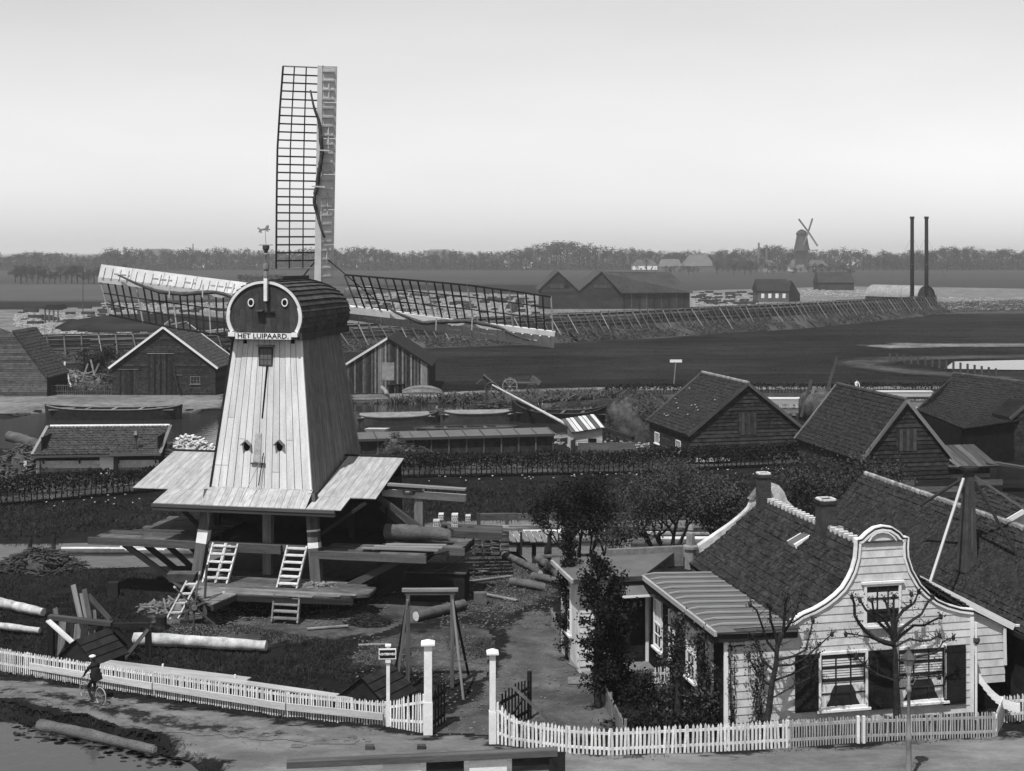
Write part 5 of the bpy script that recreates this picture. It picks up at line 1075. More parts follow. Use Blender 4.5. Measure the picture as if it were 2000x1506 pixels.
def bush(name, label, loc, rx, ry, h, n, leaf, lm='leaf_dark', cat='bush', group=None, clumps=14):
    T = Th(name, label, cat, loc, 0, group); c = NR.normal(size=(clumps, 3)) * [rx * .45, ry * .45, h * .26] + [0, 0, h * .52]
    idx = NR.integers(0, clumps, n); p = c[idx] + NR.normal(size=(n, 3)) * [rx * .22, ry * .22, h * .16]; p[:, 2] = np.clip(p[:, 2], .02, None)
    W = MB()
    for q in c[:10]: W.tube([(0, 0, 0), (q[0] * .5, q[1] * .5, q[2] * .6), tuple(q)], [.05, .035, .015], 4, cap=False)
    T.part('stems', W, 'bark'); T.part('foliage', quads_mesh('foliage', leaf_quads(p, leaf * NR.uniform(.6, 1.3, n)), lm), lm); return T
# big trees behind the house
tree('fruit_tree', 'large rounded spring tree in fine leaf standing by the timber pond behind the zinc roof', G(1300, 1108), 3, h=7.2, spread=1.5, r=.16, levels=4, kids=4, leaf=.11, nleaf=15, lr=.42, up=.5, trunk=.15, multi=4)
tree('fruit_tree', 'leafy tree between the brick chimney and the tarred barn', G(1640, 1092), 5, h=6.2, spread=.9, r=.17, levels=4, kids=4, leaf=.16, nleaf=12, lr=.34, up=.6, trunk=.2, multi=2)
tree('fruit_tree', 'small leafy tree at the pond edge left of the large tree', G(1128, 1118), 8, h=4.6, spread=.7, r=.12, levels=3, kids=5, leaf=.15, nleaf=26, lr=.22, up=.7, trunk=.22, multi=3, lm='leaf_dark')
tree('fruit_tree', 'low leafy tree between the small pond tree and the large tree', G(1200, 1112), 9, h=3.6, spread=.9, r=.1, levels=3, kids=4, leaf=.14, nleaf=22, lr=.28, up=.5, trunk=.2, multi=2)
tree('fruit_tree', 'leafy tree close to the rear plaster gable', G(1405, 1100), 14, h=4.4, spread=.9, r=.12, levels=3, kids=5, leaf=.15, nleaf=24, lr=.3, up=.5, trunk=.22, multi=2)
# columns of foliage in the front garden
def column(px, pyb, pyt, w, seed, label, lm='leaf_dark', n=5200, leaf=.13):
    p = G(px, pyb); h = H - (pyt - HY) * p.y / F; T = Th('pollard_tree', label, 'tree', p, seed, 'leafy pollards in the side garden'); R_ = random.Random(seed); W = MB(); C = []
    W.tube([(0, 0, 0), (.05, .02, h * .35), (-.04, 0, h * .7), (.02, 0, h * .98)], [.14, .12, .08, .03], 7, cap=False)
    for i in range(46):
        z = h * (.10 + .88 * (i + R_.random()) / 46); a = R_.uniform(0, 6.28); l = w * R_.uniform(.4, 1.0) * (1 - .5 * (z / h) ** 3); e = Vector((math.cos(a) * l, math.sin(a) * l, z + l * R_.uniform(.1, .5)))
        W.tube([(0, 0, z - .1), e * .5 + Vector((0, 0, z * .5 + .03)), e], [.035, .025, .012], 4, cap=False)
        for k in range(n // 46): t = R_.uniform(.25, 1.1); C.append((e.x * t + R_.gauss(0, .13), e.y * t + R_.gauss(0, .13), z + (e.z - z) * t + R_.gauss(0, .13)))
    T.part('trunk', W, 'bark', smooth=True); T.part('crown', quads_mesh('crown', leaf_quads(np.array(C), leaf * NR.uniform(.6, 1.3, len(C))), lm), lm); return T
column(1168, 1385, 1085, .95, 21, 'tallest dense leafy pollard beside the wing of the house'); column(1205, 1372, 1130, .85, 22, 'dense leafy pollard hiding the wing front wall'); column(1110, 1290, 1030, .6, 23, 'narrow leafy pollard at the far corner of the wing', n=3200)
column(1322, 1440, 1205, .8, 24, 'thin leafy pollard in front of the tarred side wall', 'leaf', n=1500, leaf=.12); column(1375, 1440, 1228, .55, 25, 'thin leafy pollard near the front corner of the annex', 'leaf', n=1100, leaf=.12)
for (px, py, rx, h, s) in ((1262, 1420, 1.0, .9, 1), (1310, 1440, 1.1, .8, 2), (1372, 1446, 1.0, .7, 3), (1248, 1380, .8, 1.0, 4), (1300, 1395, .9, .8, 5)):
    bush('garden_shrub', ['low dark shrub behind the bend of the picket fence', 'low dark shrub in the middle of the side garden', 'low dark shrub at the foot of the annex corner', 'low dark shrub by the lane fence', 'low dark shrub below the side windows'][s - 1], G(px, py), rx, rx * .8, h, 900, .13, group='garden shrubs')
# the two pollarded limes in front of the facade: limbs read off the photograph, set out in depth
def espalier(label, px, pyb, limbs, r0, ly, knob=True, seed=1, leafn=14, group='pollarded trees before the house front'):
    base = HS.ray(px, pyb, ly); base.z = 0; T = Th('pollard_tree', label, 'tree', HS.W(base), HA, group); R_ = random.Random(seed); W = MB(); C = []; S = []
    for li, (pts, rad) in enumerate(limbs):
        n = len(pts); dep = R_.uniform(-.5, .5) if li else 0; v = []
        for i, (x, y) in enumerate(pts): v.append(HS.ray(x, y, ly + dep * (i / (n - 1)) ** 1.3) - base)
        for i in range(1, n - 1): v[i] += Vector((R_.gauss(0, .02), 0, R_.gauss(0, .02)))
        W.tube(v, [rad * .68 * (1 - .5 * i / (n - 1)) for i in range(n)], 7, cap=True)
        if li and knob:
            e = v[-1]; W.lathe(e - Vector((0, 0, .08)), [(.02, -.03), (.055, 0), (.07, .07), (.05, .13), (.02, .16)], 7)
            for k in range(R_.randint(4, 7)): d = Vector((R_.gauss(0, .5), R_.gauss(0, .5), R_.uniform(.2, 1))).normalized(); W.tube([e, e + d * R_.uniform(.10, .24)], [.014, .008], 4)
        if li:
            for k in range(leafn * 2): i = R_.randrange(max(1, n // 2), n); C.append(v[i] + Vector((R_.gauss(0, .09), R_.gauss(0, .09), R_.gauss(0.03, .09)))); S.append(R_.uniform(.05, .10))
        for k in range(7):
            i = R_.randrange(1, n); q = v[i - 1].lerp(v[i], R_.random()); d = Vector((R_.gauss(0, 1), R_.gauss(0, .6), R_.gauss(.3, .7))).normalized(); e = q + d * R_.uniform(.08, .22); W.tube([q, e, e + (d + Vector((R_.gauss(0, .5), 0, .5))) * R_.uniform(.05, .2)], [.015, .010, .006], 4)
            if li: W.lathe(q - Vector((0, 0, .03)), [(.01, 0), (.045, .02), (.04, .05), (.01, .07)], 6)
    T.part('trunk', W, 'bark', smooth=False); T.part('crown', quads_mesh('crown', leaf_quads(np.array([tuple(c) for c in C]), np.array(S)), 'leaf_dark'), 'leaf_dark'); return T
espalier('bare pollarded tree with knobbly spreading limbs between the two front windows', 1752, 1408, [
    ([(1752, 1408), (1752, 1370), (1750, 1320), (1748, 1280), (1745, 1250)], .2),
    ([(1746, 1258), (1728, 1256), (1708, 1246), (1690, 1232), (1678, 1217), (1670, 1200), (1667, 1180), (1664, 1165)], .12), ([(1746, 1250), (1738, 1238), (1725, 1224), (1710, 1208), (1690, 1188), (1680, 1172)], .1),
    ([(1745, 1250), (1738, 1225), (1722, 1205), (1706, 1192), (1703, 1172)], .1), ([(1746, 1250), (1744, 1220), (1736, 1195), (1728, 1170)], .1), ([(1747, 1250), (1747, 1220), (1745, 1190), (1746, 1165)], .1),
    ([(1748, 1240), (1752, 1210), (1766, 1190), (1778, 1180), (1780, 1160)], .1), ([(1766, 1192), (1785, 1178), (1795, 1155)], .07), ([(1750, 1248), (1762, 1228), (1785, 1210), (1800, 1200), (1812, 1180), (1822, 1165)], .09),
    ([(1750, 1252), (1766, 1238), (1785, 1222), (1805, 1222), (1822, 1214), (1838, 1204)], .08), ([(1751, 1262), (1775, 1248), (1800, 1252), (1820, 1248), (1835, 1240)], .06), ([(1746, 1262), (1725, 1258), (1700, 1246), (1670, 1242), (1652, 1238)], .05),
    ([(1752, 1290), (1790, 1282), (1830, 1275), (1842, 1252), (1862, 1245)], .06), ([(1750, 1330), (1715, 1318), (1690, 1300), (1672, 1282)], .06), ([(1752, 1325), (1790, 1318), (1835, 1322)], .05)], .2, -.75, seed=4)
espalier('pollarded tree with upright limbs and some leaves left of the front windows', 1497, 1412, [
    ([(1497, 1412), (1502, 1380), (1508, 1340), (1514, 1300), (1520, 1260), (1526, 1235)], .18),
    ([(1520, 1262), (1530, 1235), (1533, 1210), (1535, 1180), (1536, 1165)], .09), ([(1524, 1245), (1545, 1218), (1556, 1195), (1562, 1170), (1564, 1160)], .08), ([(1520, 1265), (1512, 1240), (1506, 1210), (1503, 1180)], .09),
    ([(1516, 1275), (1500, 1255), (1490, 1225), (1478, 1195), (1465, 1180)], .07), ([(1515, 1290), (1550, 1282), (1575, 1268), (1583, 1235), (1588, 1212)], .07), ([(1514, 1300), (1545, 1300), (1570, 1285), (1600, 1262), (1625, 1238)], .06),
    ([(1512, 1310), (1490, 1290), (1482, 1262), (1470, 1245)], .07), ([(1510, 1330), (1545, 1318), (1580, 1300), (1598, 1280)], .06), ([(1508, 1340), (1485, 1325), (1470, 1300), (1462, 1280)], .06), ([(1505, 1365), (1530, 1350), (1560, 1335), (1590, 1320)], .04)], .18, -.8, seed=6, leafn=26)
def climber(label, px, pyb, pyt, w, ly, n, seed):
    base = HS.ray(px, pyb, ly); base.z = 0; h = HS.ray(px, pyt, ly).z; T = Th('climbing_plant', label, 'climber', HS.W(base), HA, 'climbers on the house front'); R_ = random.Random(seed); W = MB(); C = []
    for k in range(4):
        v = [Vector((R_.gauss(0, .05), 0, 0))]
        for i in range(9): v.append(Vector((v[-1].x + R_.gauss(0, w * .28), R_.gauss(0, .03), h * (i + 1) / 9 * R_.uniform(.9, 1))))
        W.tube(v, [.03 - .0025 * i for i in range(10)], 4, cap=False)
        for i in range(n // 4): q = v[min(9, int(R_.random() ** 1.2 * 10))]; C.append((q.x + R_.gauss(0, w * .35), R_.gauss(0, .06), max(.05, q.z + R_.gauss(0, .18))))
    T.part('stems', W, 'bark'); T.part('foliage', quads_mesh('foliage', leaf_quads(np.array(C), .09 * NR.uniform(.6, 1.3, len(C))), 'leaf_dark'), 'leaf_dark')
climber('thin climber on the left corner board under the street sign', 1428, 1425, 1255, .12, -.12, 260, 1); climber('leafy climber on the clapboards left of the first shutter', 1480, 1420, 1255, .3, -.2, 620, 2)
# hedges
def hedge(name, label, pts, w, h, n, leaf=.16):
    base = Vector((pts[0].x, pts[0].y, 0)); T = Th(name, label, 'hedge', base); L_ = [0.0]
    for i in range(len(pts) - 1): L_.append(L_[-1] + (pts[i + 1] - pts[i]).length)
    u = np.sort(NR.uniform(0, L_[-1], n)); X = np.interp(u, L_, [p.x for p in pts]) - base.x; Y = np.interp(u, L_, [p.y for p in pts]) - base.y
    top = h * (1 + noise2(u, u * 0, 2.2, 9) * .22); zz = NR.uniform(0, 1, n) ** .75; z = .35 + (top - .35) * zz; yy = NR.uniform(-1, 1, n); y = Y + np.sign(yy) * np.abs(yy) ** .5 * w / 2 * (1 - .35 * (z / h) ** 3) 
    low = (z < .75) & (NR.uniform(0, 1, n) < .75); c = np.stack([X + NR.normal(size=n) * .1, y, z + NR.normal(size=n) * .06], 1)[~low]
    T.part('foliage', quads_mesh('foliage', leaf_quads(c, leaf * NR.uniform(.6, 1.3, len(c))), 'leaf_dark'), 'leaf_dark')
    W = MB()
    for s in np.arange(.2, L_[-1], .38):
        x = float(np.interp(s, L_, [p.x for p in pts])) - base.x; y_ = float(np.interp(s, L_, [p.y for p in pts])) - base.y; W.tube([(x, y_ + rnd.uniform(-.15, .15), 0), (x + rnd.uniform(-.15, .15), y_, h * .7)], [.05, .03], 4, cap=False)
    o = T.part('stems', W, 'bark'); o['kind'] = 'stuff'; return T
hedge('hedge', 'long clipped dark hedge crossing behind the windmill and the pond meadow', [G(-40, 992), G(20, 986), G(310, 958), G(560, 942), G(800, 932), G(1240, 925), G(1575, 908)], 1.1, 1.75, 30000, .17)
hedge('hedge', 'dark bank of scrub along the far side of the canal beyond the haystack', [G(1180, 772), G(1420, 768), G(1800, 766), G(2050, 764)], 1.8, 1.1, 5000, .28)
# grass tufts: near lawn, fence foot, ditch bank, pond edges
def tufts(name, label, polys, n, h, m='grass_blade', w=.05, lean=.5):
    V = []
    for pts, cnt in polys:
        poly = gp(pts); x0, y0 = poly.min(0); x1, y1 = poly.max(0); X = NR.uniform(x0, x1, cnt * 3); Y = NR.uniform(y0, y1, cnt * 3); k = pip(poly, X, Y) & (noise2(X, Y, 1.3, 12) > -.25); X = X[k][:cnt]; Y = Y[k][:cnt]
        Z = height(X, Y); ok = Z > -.45; X, Y, Z = X[ok], Y[ok], Z[ok]; N_ = len(X); hh = h * NR.uniform(.4, 1.3, N_); a = NR.uniform(0, math.pi, N_); dx, dy = np.cos(a) * w, np.sin(a) * w; lx, ly_ = NR.normal(size=N_) * hh * lean, NR.normal(size=N_) * hh * lean
        b = np.stack([X, Y, Z - .02], 1); q = np.stack([b + np.stack([-dx, -dy, 0 * dx], 1), b + np.stack([dx, dy, 0 * dx], 1), b + np.stack([lx + dx * .3, ly_ + dy * .3, hh], 1), b + np.stack([lx - dx * .3, ly_ - dy * .3, hh * .9], 1)], 1); V.append(q)
    o = bpy.data.objects.new(name, quads_mesh(name, np.concatenate(V), m)); COL.objects.link(o); tagp(o, label, kind='stuff'); o['category'] = 'grass'; return o
tufts('grass', 'rough grass of the yard and verges', [([(-300, 1200), (300, 1190), (700, 1262), (1000, 1240), (900, 1340), (840, 1430), (750, 1415), (300, 1352), (-300, 1290)], 40000), ([(-300, 1110), (400, 1110), (420, 1200), (300, 1235), (-300, 1220)], 18000), ([(20, 1318), (300, 1362), (560, 1404), (752, 1424), (830, 1438), (830, 1446), (740, 1434), (560, 1414), (300, 1374), (20, 1330)], 6500), ([(-300, 1350), (20, 1368), (160, 1395), (300, 1430), (400, 1470), (420, 1500), (360, 1475), (180, 1432), (28, 1400), (-300, 1385)], 7000), ([(960, 1460), (1200, 1484), (1545, 1466), (1940, 1447), (1940, 1454), (1545, 1473), (1200, 1492), (960, 1467)], 2600), ([(850, 1070), (1040, 1090), (1080, 1150), (1090, 1200), (1000, 1230), (900, 1200)], 5000)], 0, .13, w=.022, lean=.6)
tufts('meadow_grass', 'rough dark grass of the meadow between pond and hedge', [([(-300, 1000), (300, 975), (800, 945), (1240, 935), (1570, 920), (1600, 1000), (1100, 1006), (870, 1011), (400, 1048), (-300, 1056)], 30000)], 0, .18, w=.035, lean=.7)
tufts('field_grass', 'uneven rough grass of the wide dark meadow', [([(700, 700), (1100, 680), (1560, 650), (2000, 620), (2000, 750), (1240, 755), (850, 762)], 30000)], 0, .12, w=.07, lean=1.6)
mb = MB()
for (x0, x1, y0, y1, n_) in ((420, 760, 1168, 1225, 700), (860, 1080, 1100, 1230, 900), (330, 460, 1190, 1250, 350), (690, 1000, 1245, 1330, 500), (860, 1150, 1260, 1440, 350), (450, 1900, 1432, 1470, 250)):
    for _ in range(n_): p = G(rnd.uniform(x0, x1), rnd.uniform(y0, y1)); s = rnd.uniform(.015, .06); mb.rbox((p.x, p.y, .075), s * 1.8, s, s * .5, Matrix.Rotation(rnd.uniform(0, 6), 3, 'Z'))
single('chips_and_stones', mb, 'grey_wood', 'wood chips and small stones scattered over the yard and road', 'debris', (0, 0, 0), kind='stuff')
tufts('reeds', 'pale dry reeds and weeds along the embankment and canal bank', [([(60, 700), (440, 698), (690, 682), (1080, 668), (1560, 636), (1830, 612), (1830, 602), (1560, 625), (1080, 655), (690, 672), (440, 690), (60, 695)], 9000), ([(700, 786), (1010, 774), (1240, 767), (1240, 776), (1010, 792), (900, 785), (700, 786)], 4000), ([(1830, 592), (2000, 588), (2000, 606), (1830, 612)], 3000)], 0, .7, m='reed', w=.10, lean=.9)

# ------------------------------------------------------------------ yard clutter
def log(label, a, b, r0, r1, m='log', name='log', group=None, cat='log', bend=.09):
    a = Vector(a); b = Vector(b); base = Vector((a.x, a.y, 0)); T = Th(name, label, cat, base, 0, group); n = 15; pts = []
    for i in range(n): t = i / (n - 1); p = a.lerp(b, t) - base; p += Vector((math.sin(t * 3) * bend, math.cos(t * 4) * bend, math.sin(t * 3.1) * bend * .4)); pts.append(p)
    mb = MB(); mb.tube(pts, [(r0 + (r1 - r0) * i / (n - 1)) * (1 + .05 * math.sin(i * 2.3) + .05 * math.sin(i * .9 + r0 * 40)) for i in range(n)], 6 if m == 'log_pale' else 10, cap=False); T.part('bark', mb, m, smooth=True)
    for p, q, r in ((pts[0], pts[1], r0), (pts[-1], pts[-2], r1 * .97)):
        mb = MB(); d = (p - q).normalized(); mb.tube([p - d * .05, p + d * .01], [r * .9, r * .9], 6 if m == 'log_pale' else 10); T.part('sawn_end', mb, 'log_end')
    return T
def g2(x, y, z): p = G(x, y); return Vector((p.x, p.y, z))
log('big squared white log lying in front of the windmill steps', g2(262, 1262, .28), g2(520, 1275, .3), .30, .24, 'log_pale')
log('pale debarked log lying at the left edge of the yard', g2(-40, 1185, .3), g2(85, 1206, .25), .28, .2, 'log_pale'); log('second pale log at the left edge, nearest to the picket fence', g2(-40, 1232, .25), g2(78, 1240, .2), .18, .14, 'log_pale')
log('short dark log on the grass behind the timber gantry', g2(812, 1216, .25), g2(905, 1190, .25), .24, .22); log('dark log lying by the lane near the wing of the house', g2(998, 1145, .2), g2(1065, 1155, .2), .22, .2); log('long dark log half in the pond inlet', g2(985, 1092, .2), g2(1055, 1125, .15), .2, .16); log('slanting dark log across the pond inlet', g2(1052, 1096, .1), g2(1098, 1136, .1), .24, .2)
log('dark log on the bank between the inlet and the lane', g2(1040, 1132, .15), g2(1100, 1144, .15), .2, .16); log('pale log floating in the ditch below the road', g2(76, 1414, -.08), g2(302, 1457, -.12), .22, .16, 'log')
log('thick sharpened log resting on the side stage of the windmill', ML.W((5.5, -1.0, 3.05)), ML.W((8.7, -1.3, 3.1)), .40, .3)
log('half sunk log beside the lane fence', g2(1000, 1100, .1), g2(1048, 1112, .1), .16, .14)
def heap(name, label, loc, rx, ry, h, n, l, w, m, cat, ms=None, flat_=1.0):
    mb = MB()
    for i in range(n):
        r = rnd.random() ** .6; a = rnd.uniform(0, 6.28); z = h * (1 - r ** 1.6) * rnd.uniform(.5, 1.0); x, y = rx * r * math.cos(a), ry * r * math.sin(a); rot = (Matrix.Rotation(rnd.uniform(0, 6.28), 3, 'Z') @ Matrix.Rotation(rnd.gauss(0, .2 * flat_), 3, 'Y') @ Matrix.Rotation(rnd.gauss(0, .4), 3, 'X'))
        mb.rbox((x, y, z + .03), l * rnd.uniform(.4, 1.3), w * rnd.uniform(.5, 1.4), w * rnd.uniform(.3, .9), rot)
    c = MB(); c.lathe((0, 0, 0), [(min(rx, ry) * .95, 0), (min(rx, ry) * .7, h * .45), (min(rx, ry) * .3, h * .75), (.02, h * .85)], 14)
    T = Th(name, label, cat, loc); o = T.part('pieces', mb, m); o['kind'] = 'stuff'; T.part('core', c, m); return T
heap('brushwood_pile', 'broad pile of branches and poles at the left edge by the pond', G(75, 1112), 2.4, 1.3, 1.1, 420, 1.1, .07, 'beam_mid', 'pile'); heap('twig_heap', 'small heap of twigs and turf on the bare ground', G(722, 1218), 1.1, .7, .45, 260, .4, .04, 'bark', 'heap')
heap('scrap_wood_pile', 'scattered pile of scrap wood around the capstan winch', G(352, 1190), 1.9, .9, .4, 160, .9, .08, 'grey_wood', 'pile'); heap('sack_heap', 'crumpled pale heap of bark and sacks under the stage', ML.W((3.2, -4.0, .9)), 1.3, .5, .35, 90, .35, .16, 'grey_wood', 'heap')
heap('wood_chip_pile', 'bright pile of split firewood chips beside the tiled shed', G(366, 915), 3.6, 2.4, 2.6, 1500, .5, .16, 'chips', 'pile')
# broken timber trestle on the left of the yard
p = G(190, 1292); TR = Th('timber_trestle', 'collapsed dark timber trestle with leaning planks in the left of the yard', 'trestle', p)
def tr(x, y, dy=0.0): return P(x, y, p.y + dy) - p
def trg(x, y): g = G(x, y) - p; return g
TR.beam('top_beam', tr(95, 1205), tr(218, 1218), .3, .16, 'beam_mid'); TR.beam('post', tr(100, 1210), trg(100, 1290), .22, .22, 'beam_dark', up=(0, 1, 0)); TR.beam('post', tr(215, 1215), trg(222, 1292), .24, .2, 'beam_dark', up=(0, 1, 0)); TR.beam('post', tr(289, 1222), trg(291, 1285), .22, .2, 'beam_mid', up=(0, 1, 0)); TR.beam('top_beam', tr(218, 1220), tr(292, 1220), .2, .14, 'beam_dark')
TR.beam('pale_plank', tr(94, 1212, -.5), tr(142, 1255, -1.0), .24, .06, 'pale_wood'); TR.beam('brace', tr(215, 1218), trg(285, 1288), .18, .16, 'beam_dark'); TR.beam('brace', tr(290, 1228), trg(240, 1290), .14, .14, 'old_wood')
for (x0, y0, x1, y1, m) in ((143, 1142, 162, 1228, 'grey_wood'), (160, 1158, 174, 1228, 'grey_wood'), (165, 1150, 178, 1222, 'beam_mid'), (172, 1162, 215, 1210, 'beam_mid'), (108, 1188, 112, 1215, 'old_wood'), (183, 1192, 186, 1230, 'old_wood'), (205, 1200, 246, 1262, 'beam_dark'), (222, 1225, 232, 1288, 'beam_dark')): TR.beam('leaning_plank', tr(x0, y0, .6), tr(x1, y1, .2), .2, .06, m, up=(0, 1, 0))
for i in range(7): TR.beam('stacked_plank', trg(112 + i * 14, 1290) + Vector((0, .4, 0)), trg(110 + i * 15, 1282) + Vector((0, .8, 1.3 - .1 * (i % 3))), .3, .05, 'beam_dark' if i % 2 else 'old_wood', up=(0, 1, 0))
# capstan winch
p = G(380, 1222); CW = Th('capstan_winch', 'spoked capstan winch wheel with six long handles on the left of the windmill deck', 'winch', p); c = P(380, 1185, p.y) - p
mb = MB(); mb.tube([c + Vector((-.12, .5, -.1)), c + Vector((.02, -.1, 0))], [.26, .24], 12); CW.part('drum', mb, 'beam_mid'); mb = MB(); mb.tube([c + Vector((.02, -.12, 0)), c + Vector((.04, -.2, 0))], [.13, .12], 10); CW.part('hub', mb, 'grey_wood')
for (x, y) in ((340, 1146), (390, 1118), (438, 1156), (430, 1228), (377, 1237), (332, 1208)): CW.beam('handle', c + Vector((.02, -.1, 0)), P(x, y, p.y - .1) - p, .06, .06, 'old_wood', up=(0, 1, 0)); e = P(x, y, p.y - .1) - p; CW.beam('handle_tip', e.lerp(c, .08), e.lerp(c, -.02), .07, .07, 'pale_wood', up=(0, 1, 0))
for s in (-1, 1): CW.beam('frame_post', (s * .45 + c.x, .3, 0), (s * .4 + c.x, .3, c.z + .1), .16, .16, 'old_wood', up=(0, 1, 0))
CW.beam('frame_sill', (c.x - .7, .3, .08), (c.x + .7, .3, .08), .2, .16, 'beam_dark'); CW.beam('leaning_pole', tr(0, 0) * 0 + Vector((.3, .4, .1)), Vector((.45, .4, 2.6)), .09, .09, 'old_wood', up=(0, 1, 0))
p = G(362, 1205); LD = Th('leaning_ladder', 'short pale ladder leaning against the left edge of the windmill deck', 'ladder', p); ladder(LD, None, (-.5, -.3, 0), (.2, .5, 1.5), .5, 4)
p = ML.W((-3.4, -4.4, 1.1)); mb = MB(); mb.prism([(-.55, -.25, 0), (.55, -.25, 0), (.6, .25, 0), (-.6, .25, 0)], [(-.65, -.35, .4), (.7, -.35, .4), (.7, .35, .4), (-.65, .35, .4)]); single('wooden_tub', mb, 'old_wood', 'low wooden tub beside the left corner post of the windmill', 'tub', p)
mb = MB(); mb.box(-.25, .25, -.2, .2, 0, .7); mb.box(-.3, .3, -.25, .25, .7, .8) if False else None; single('tree_stump', mb, 'beam_dark', 'dark squared stump on the grass left of the deck', 'stump', G(222, 1165)); 
mb = MB(); mb.lathe((0, 0, 0), [(.3, 0), (.24, .2), (.25, .6)], 9); single('tree_stump', mb, 'beam_dark', 'rough stump right of the broken trestle', 'stump', G(315, 1230))
mb = MB(); mb.box(-.3, .3, -.2, .2, 0, .55); single('chopping_block', mb, 'old_wood', 'squared block standing in the windmill shadow', 'block', G(938, 1180))
mb = MB(); mb.box(-1.5, 1.3, -1.0, .8, 0, 1.35); T_ = Th('covered_bin', 'low dark timber bin with a gravelly flat lid under the right stage', 'bin', G(860, 1165), -.1); T_.part('sides', mb, 'tarred'); mb = MB(); mb.box(-1.6, 1.4, -1.1, .9, 1.352, 1.42); T_.part('lid', mb, 'old_wood')
mb = MB(); mb.tube([(-.6, -1.1, 1.5), (.2, -1.1, 1.55), (1.0, -.6, 1.9), (2.0, .5, 2.5)], .03, 5); T_.part('rope', mb, 'iron')
# perforated end blocks and stacked timber right of the mill
for i, (px, py, s) in enumerate(((815, 1023, 1), (852, 1025, 1), (888, 1013, 1), (888, 1031, 1), (861, 1011, .8), (914, 1014, .8))):
    q = P(px, py, 68.5 - (2 if i < 2 else 0)); T_ = Th('timber_end', ['white perforated timber end next to the dark saw floor', 'white perforated timber end below the crane post', 'white perforated timber end, upper one of the stacked pair', 'white perforated timber end, lower one of the stacked pair', 'small pale timber end beside the crane post', 'pale timber end furthest right of the row'][i], 'timber block', q, 0, 'pale perforated timber ends')
    w = .16 * s; mb = MB(); mb.box(-w, w, 0, .5, -.2 * s, .2 * s); T_.part('block', mb, 'pale_wood')
    for k in range(9): mb = MB(); x = -w * .65 + (k % 3) * w * .65 + (.03 if (k // 3) % 2 else 0); zz = -.13 + (k // 3) * .12; mb.box(x - .022, x + .022, -.012, .01, zz - .024, zz + .024); T_.part('hole', mb, 'interior')
for i in range(5):
    a = P(862 + i * 6, 1030 + i * 3, 70 - i * .8); T_ = Th('squared_beam', ['squared beam topmost on the stack behind the right stage', 'squared beam second on the stack behind the right stage', 'squared beam in the middle of the stack behind the right stage', 'squared beam fourth on the stack behind the right stage', 'squared beam lowest on the stack behind the right stage'][i], 'beam', a, 0, 'beams stacked behind the right stage'); T_.beam('beam', (0, 0, 0), (3.2 - i * .2, .4, -.2), .4, .35, 'old_wood' if i % 2 else 'beam_mid')
    T_.beam('prop', (.4, .2, -.2), (.4, .2, -a.z), .3, .3, 'beam_dark', up=(0, 1, 0))
# lean-to roof over stacked wood by the pond
p = G(960, 1085); RS = Th('wood_shelter', 'low shelter with a ragged plank roof over stacked firewood at the pond', 'shelter', p, -.05)
a = P(925, 1058, 74) - p; 
for i in range(11): x = -.0 + i * .36; RS.beam('roof_plank', RS.L(P(955, 1036, 74.5)) + Vector((x, .0, rnd.uniform(-.03, .05))), RS.L(P(968, 1058, 72.6)) + Vector((x - .1, 0, rnd.uniform(-.05, .05))), .30, .04, 'grey_wood')
for x in (-1.0, .1, 1.6, 3.2): RS.beam('post', (x, .2, 0), (x, .2, 1.25), .12, .12, 'beam_dark', up=(0, 1, 0))
for i in range(60): RS.beam('firewood', (-1.0 + .5 * (i % 4) + rnd.uniform(-.05, .05), -.1, .12 + .09 * (i // 4)), (-.55 + .5 * (i % 4), -.1 + rnd.uniform(-.1, .1), .12 + .09 * (i // 4) + rnd.uniform(-.03, .03)), .25, .06, 'old_wood' if i % 3 else 'grey_wood')
RS.beam('ridge_pole', RS.L(P(935, 1048, 73)), RS.L(P(958, 1036, 74)), .2, .12, 'old_wood')
# pond: quay beam, mooring piles, floating planks and logs
p = G(935, 1024); QB = Th('quay_beam', 'long horizontal timber beam edging the far side of the pond', 'beam', p); 
for i in range(7): a = G(935 + i * 75, 1019) - p; b = G(935 + (i + 1) * 75, 1018) - p; QB.beam('beam', a + Vector((0, 0, .3)), b + Vector((-.03, 0, .3)), .25, .4, 'old_wood')
for i in range(8): a = G(935 + i * 55, 1022) - p; QB.beam('pile', a + Vector((0, -.1, -.6)), a + Vector((0, -.1, .62)), .22, .22, 'beam_mid', up=(0, 1, 0))
fl = [(960, 1034, 990, 1035, 'pale_wood')] + [(880 + rnd.uniform(0, 420), 1026 + k * 1.35 + rnd.uniform(-1, 1), 0, 0, rnd.choice(('grey_wood', 'old_wood', 'log', 'pale_wood'))) for k in range(26)]
for i, (x, y, x2, y2, m) in enumerate(fl):
    a = G(x, y, -.1); L_ = rnd.uniform(2.5, 6); b = a + Vector((L_, rnd.uniform(-.25, .1), 0)); T_ = single('floating_log', (lambda q: (q.tube([(0, 0, 0), b - a], [rnd.uniform(.10, .2)] * 2, 8), q)[1])(MB()), m, 'rough timber floating in the pond behind the yard', 'log', a, group='logs floating in the pond', smooth=True)
for i in range(16):
    a = G(110 + rnd.uniform(0, 240), 1063 + i * 1.1, -.1); L_ = rnd.uniform(2, 6); q = MB(); q.tube([(0, 0, 0), (L_, rnd.uniform(-.2, .1), 0)], [rnd.uniform(.08, .16)] * 2, 8); single('floating_log', q, rnd.choice(('grey_wood', 'old_wood', 'pale_wood')), 'timber floating in the pond left of the windmill', 'log', a, group='logs floating left of the mill', smooth=True)
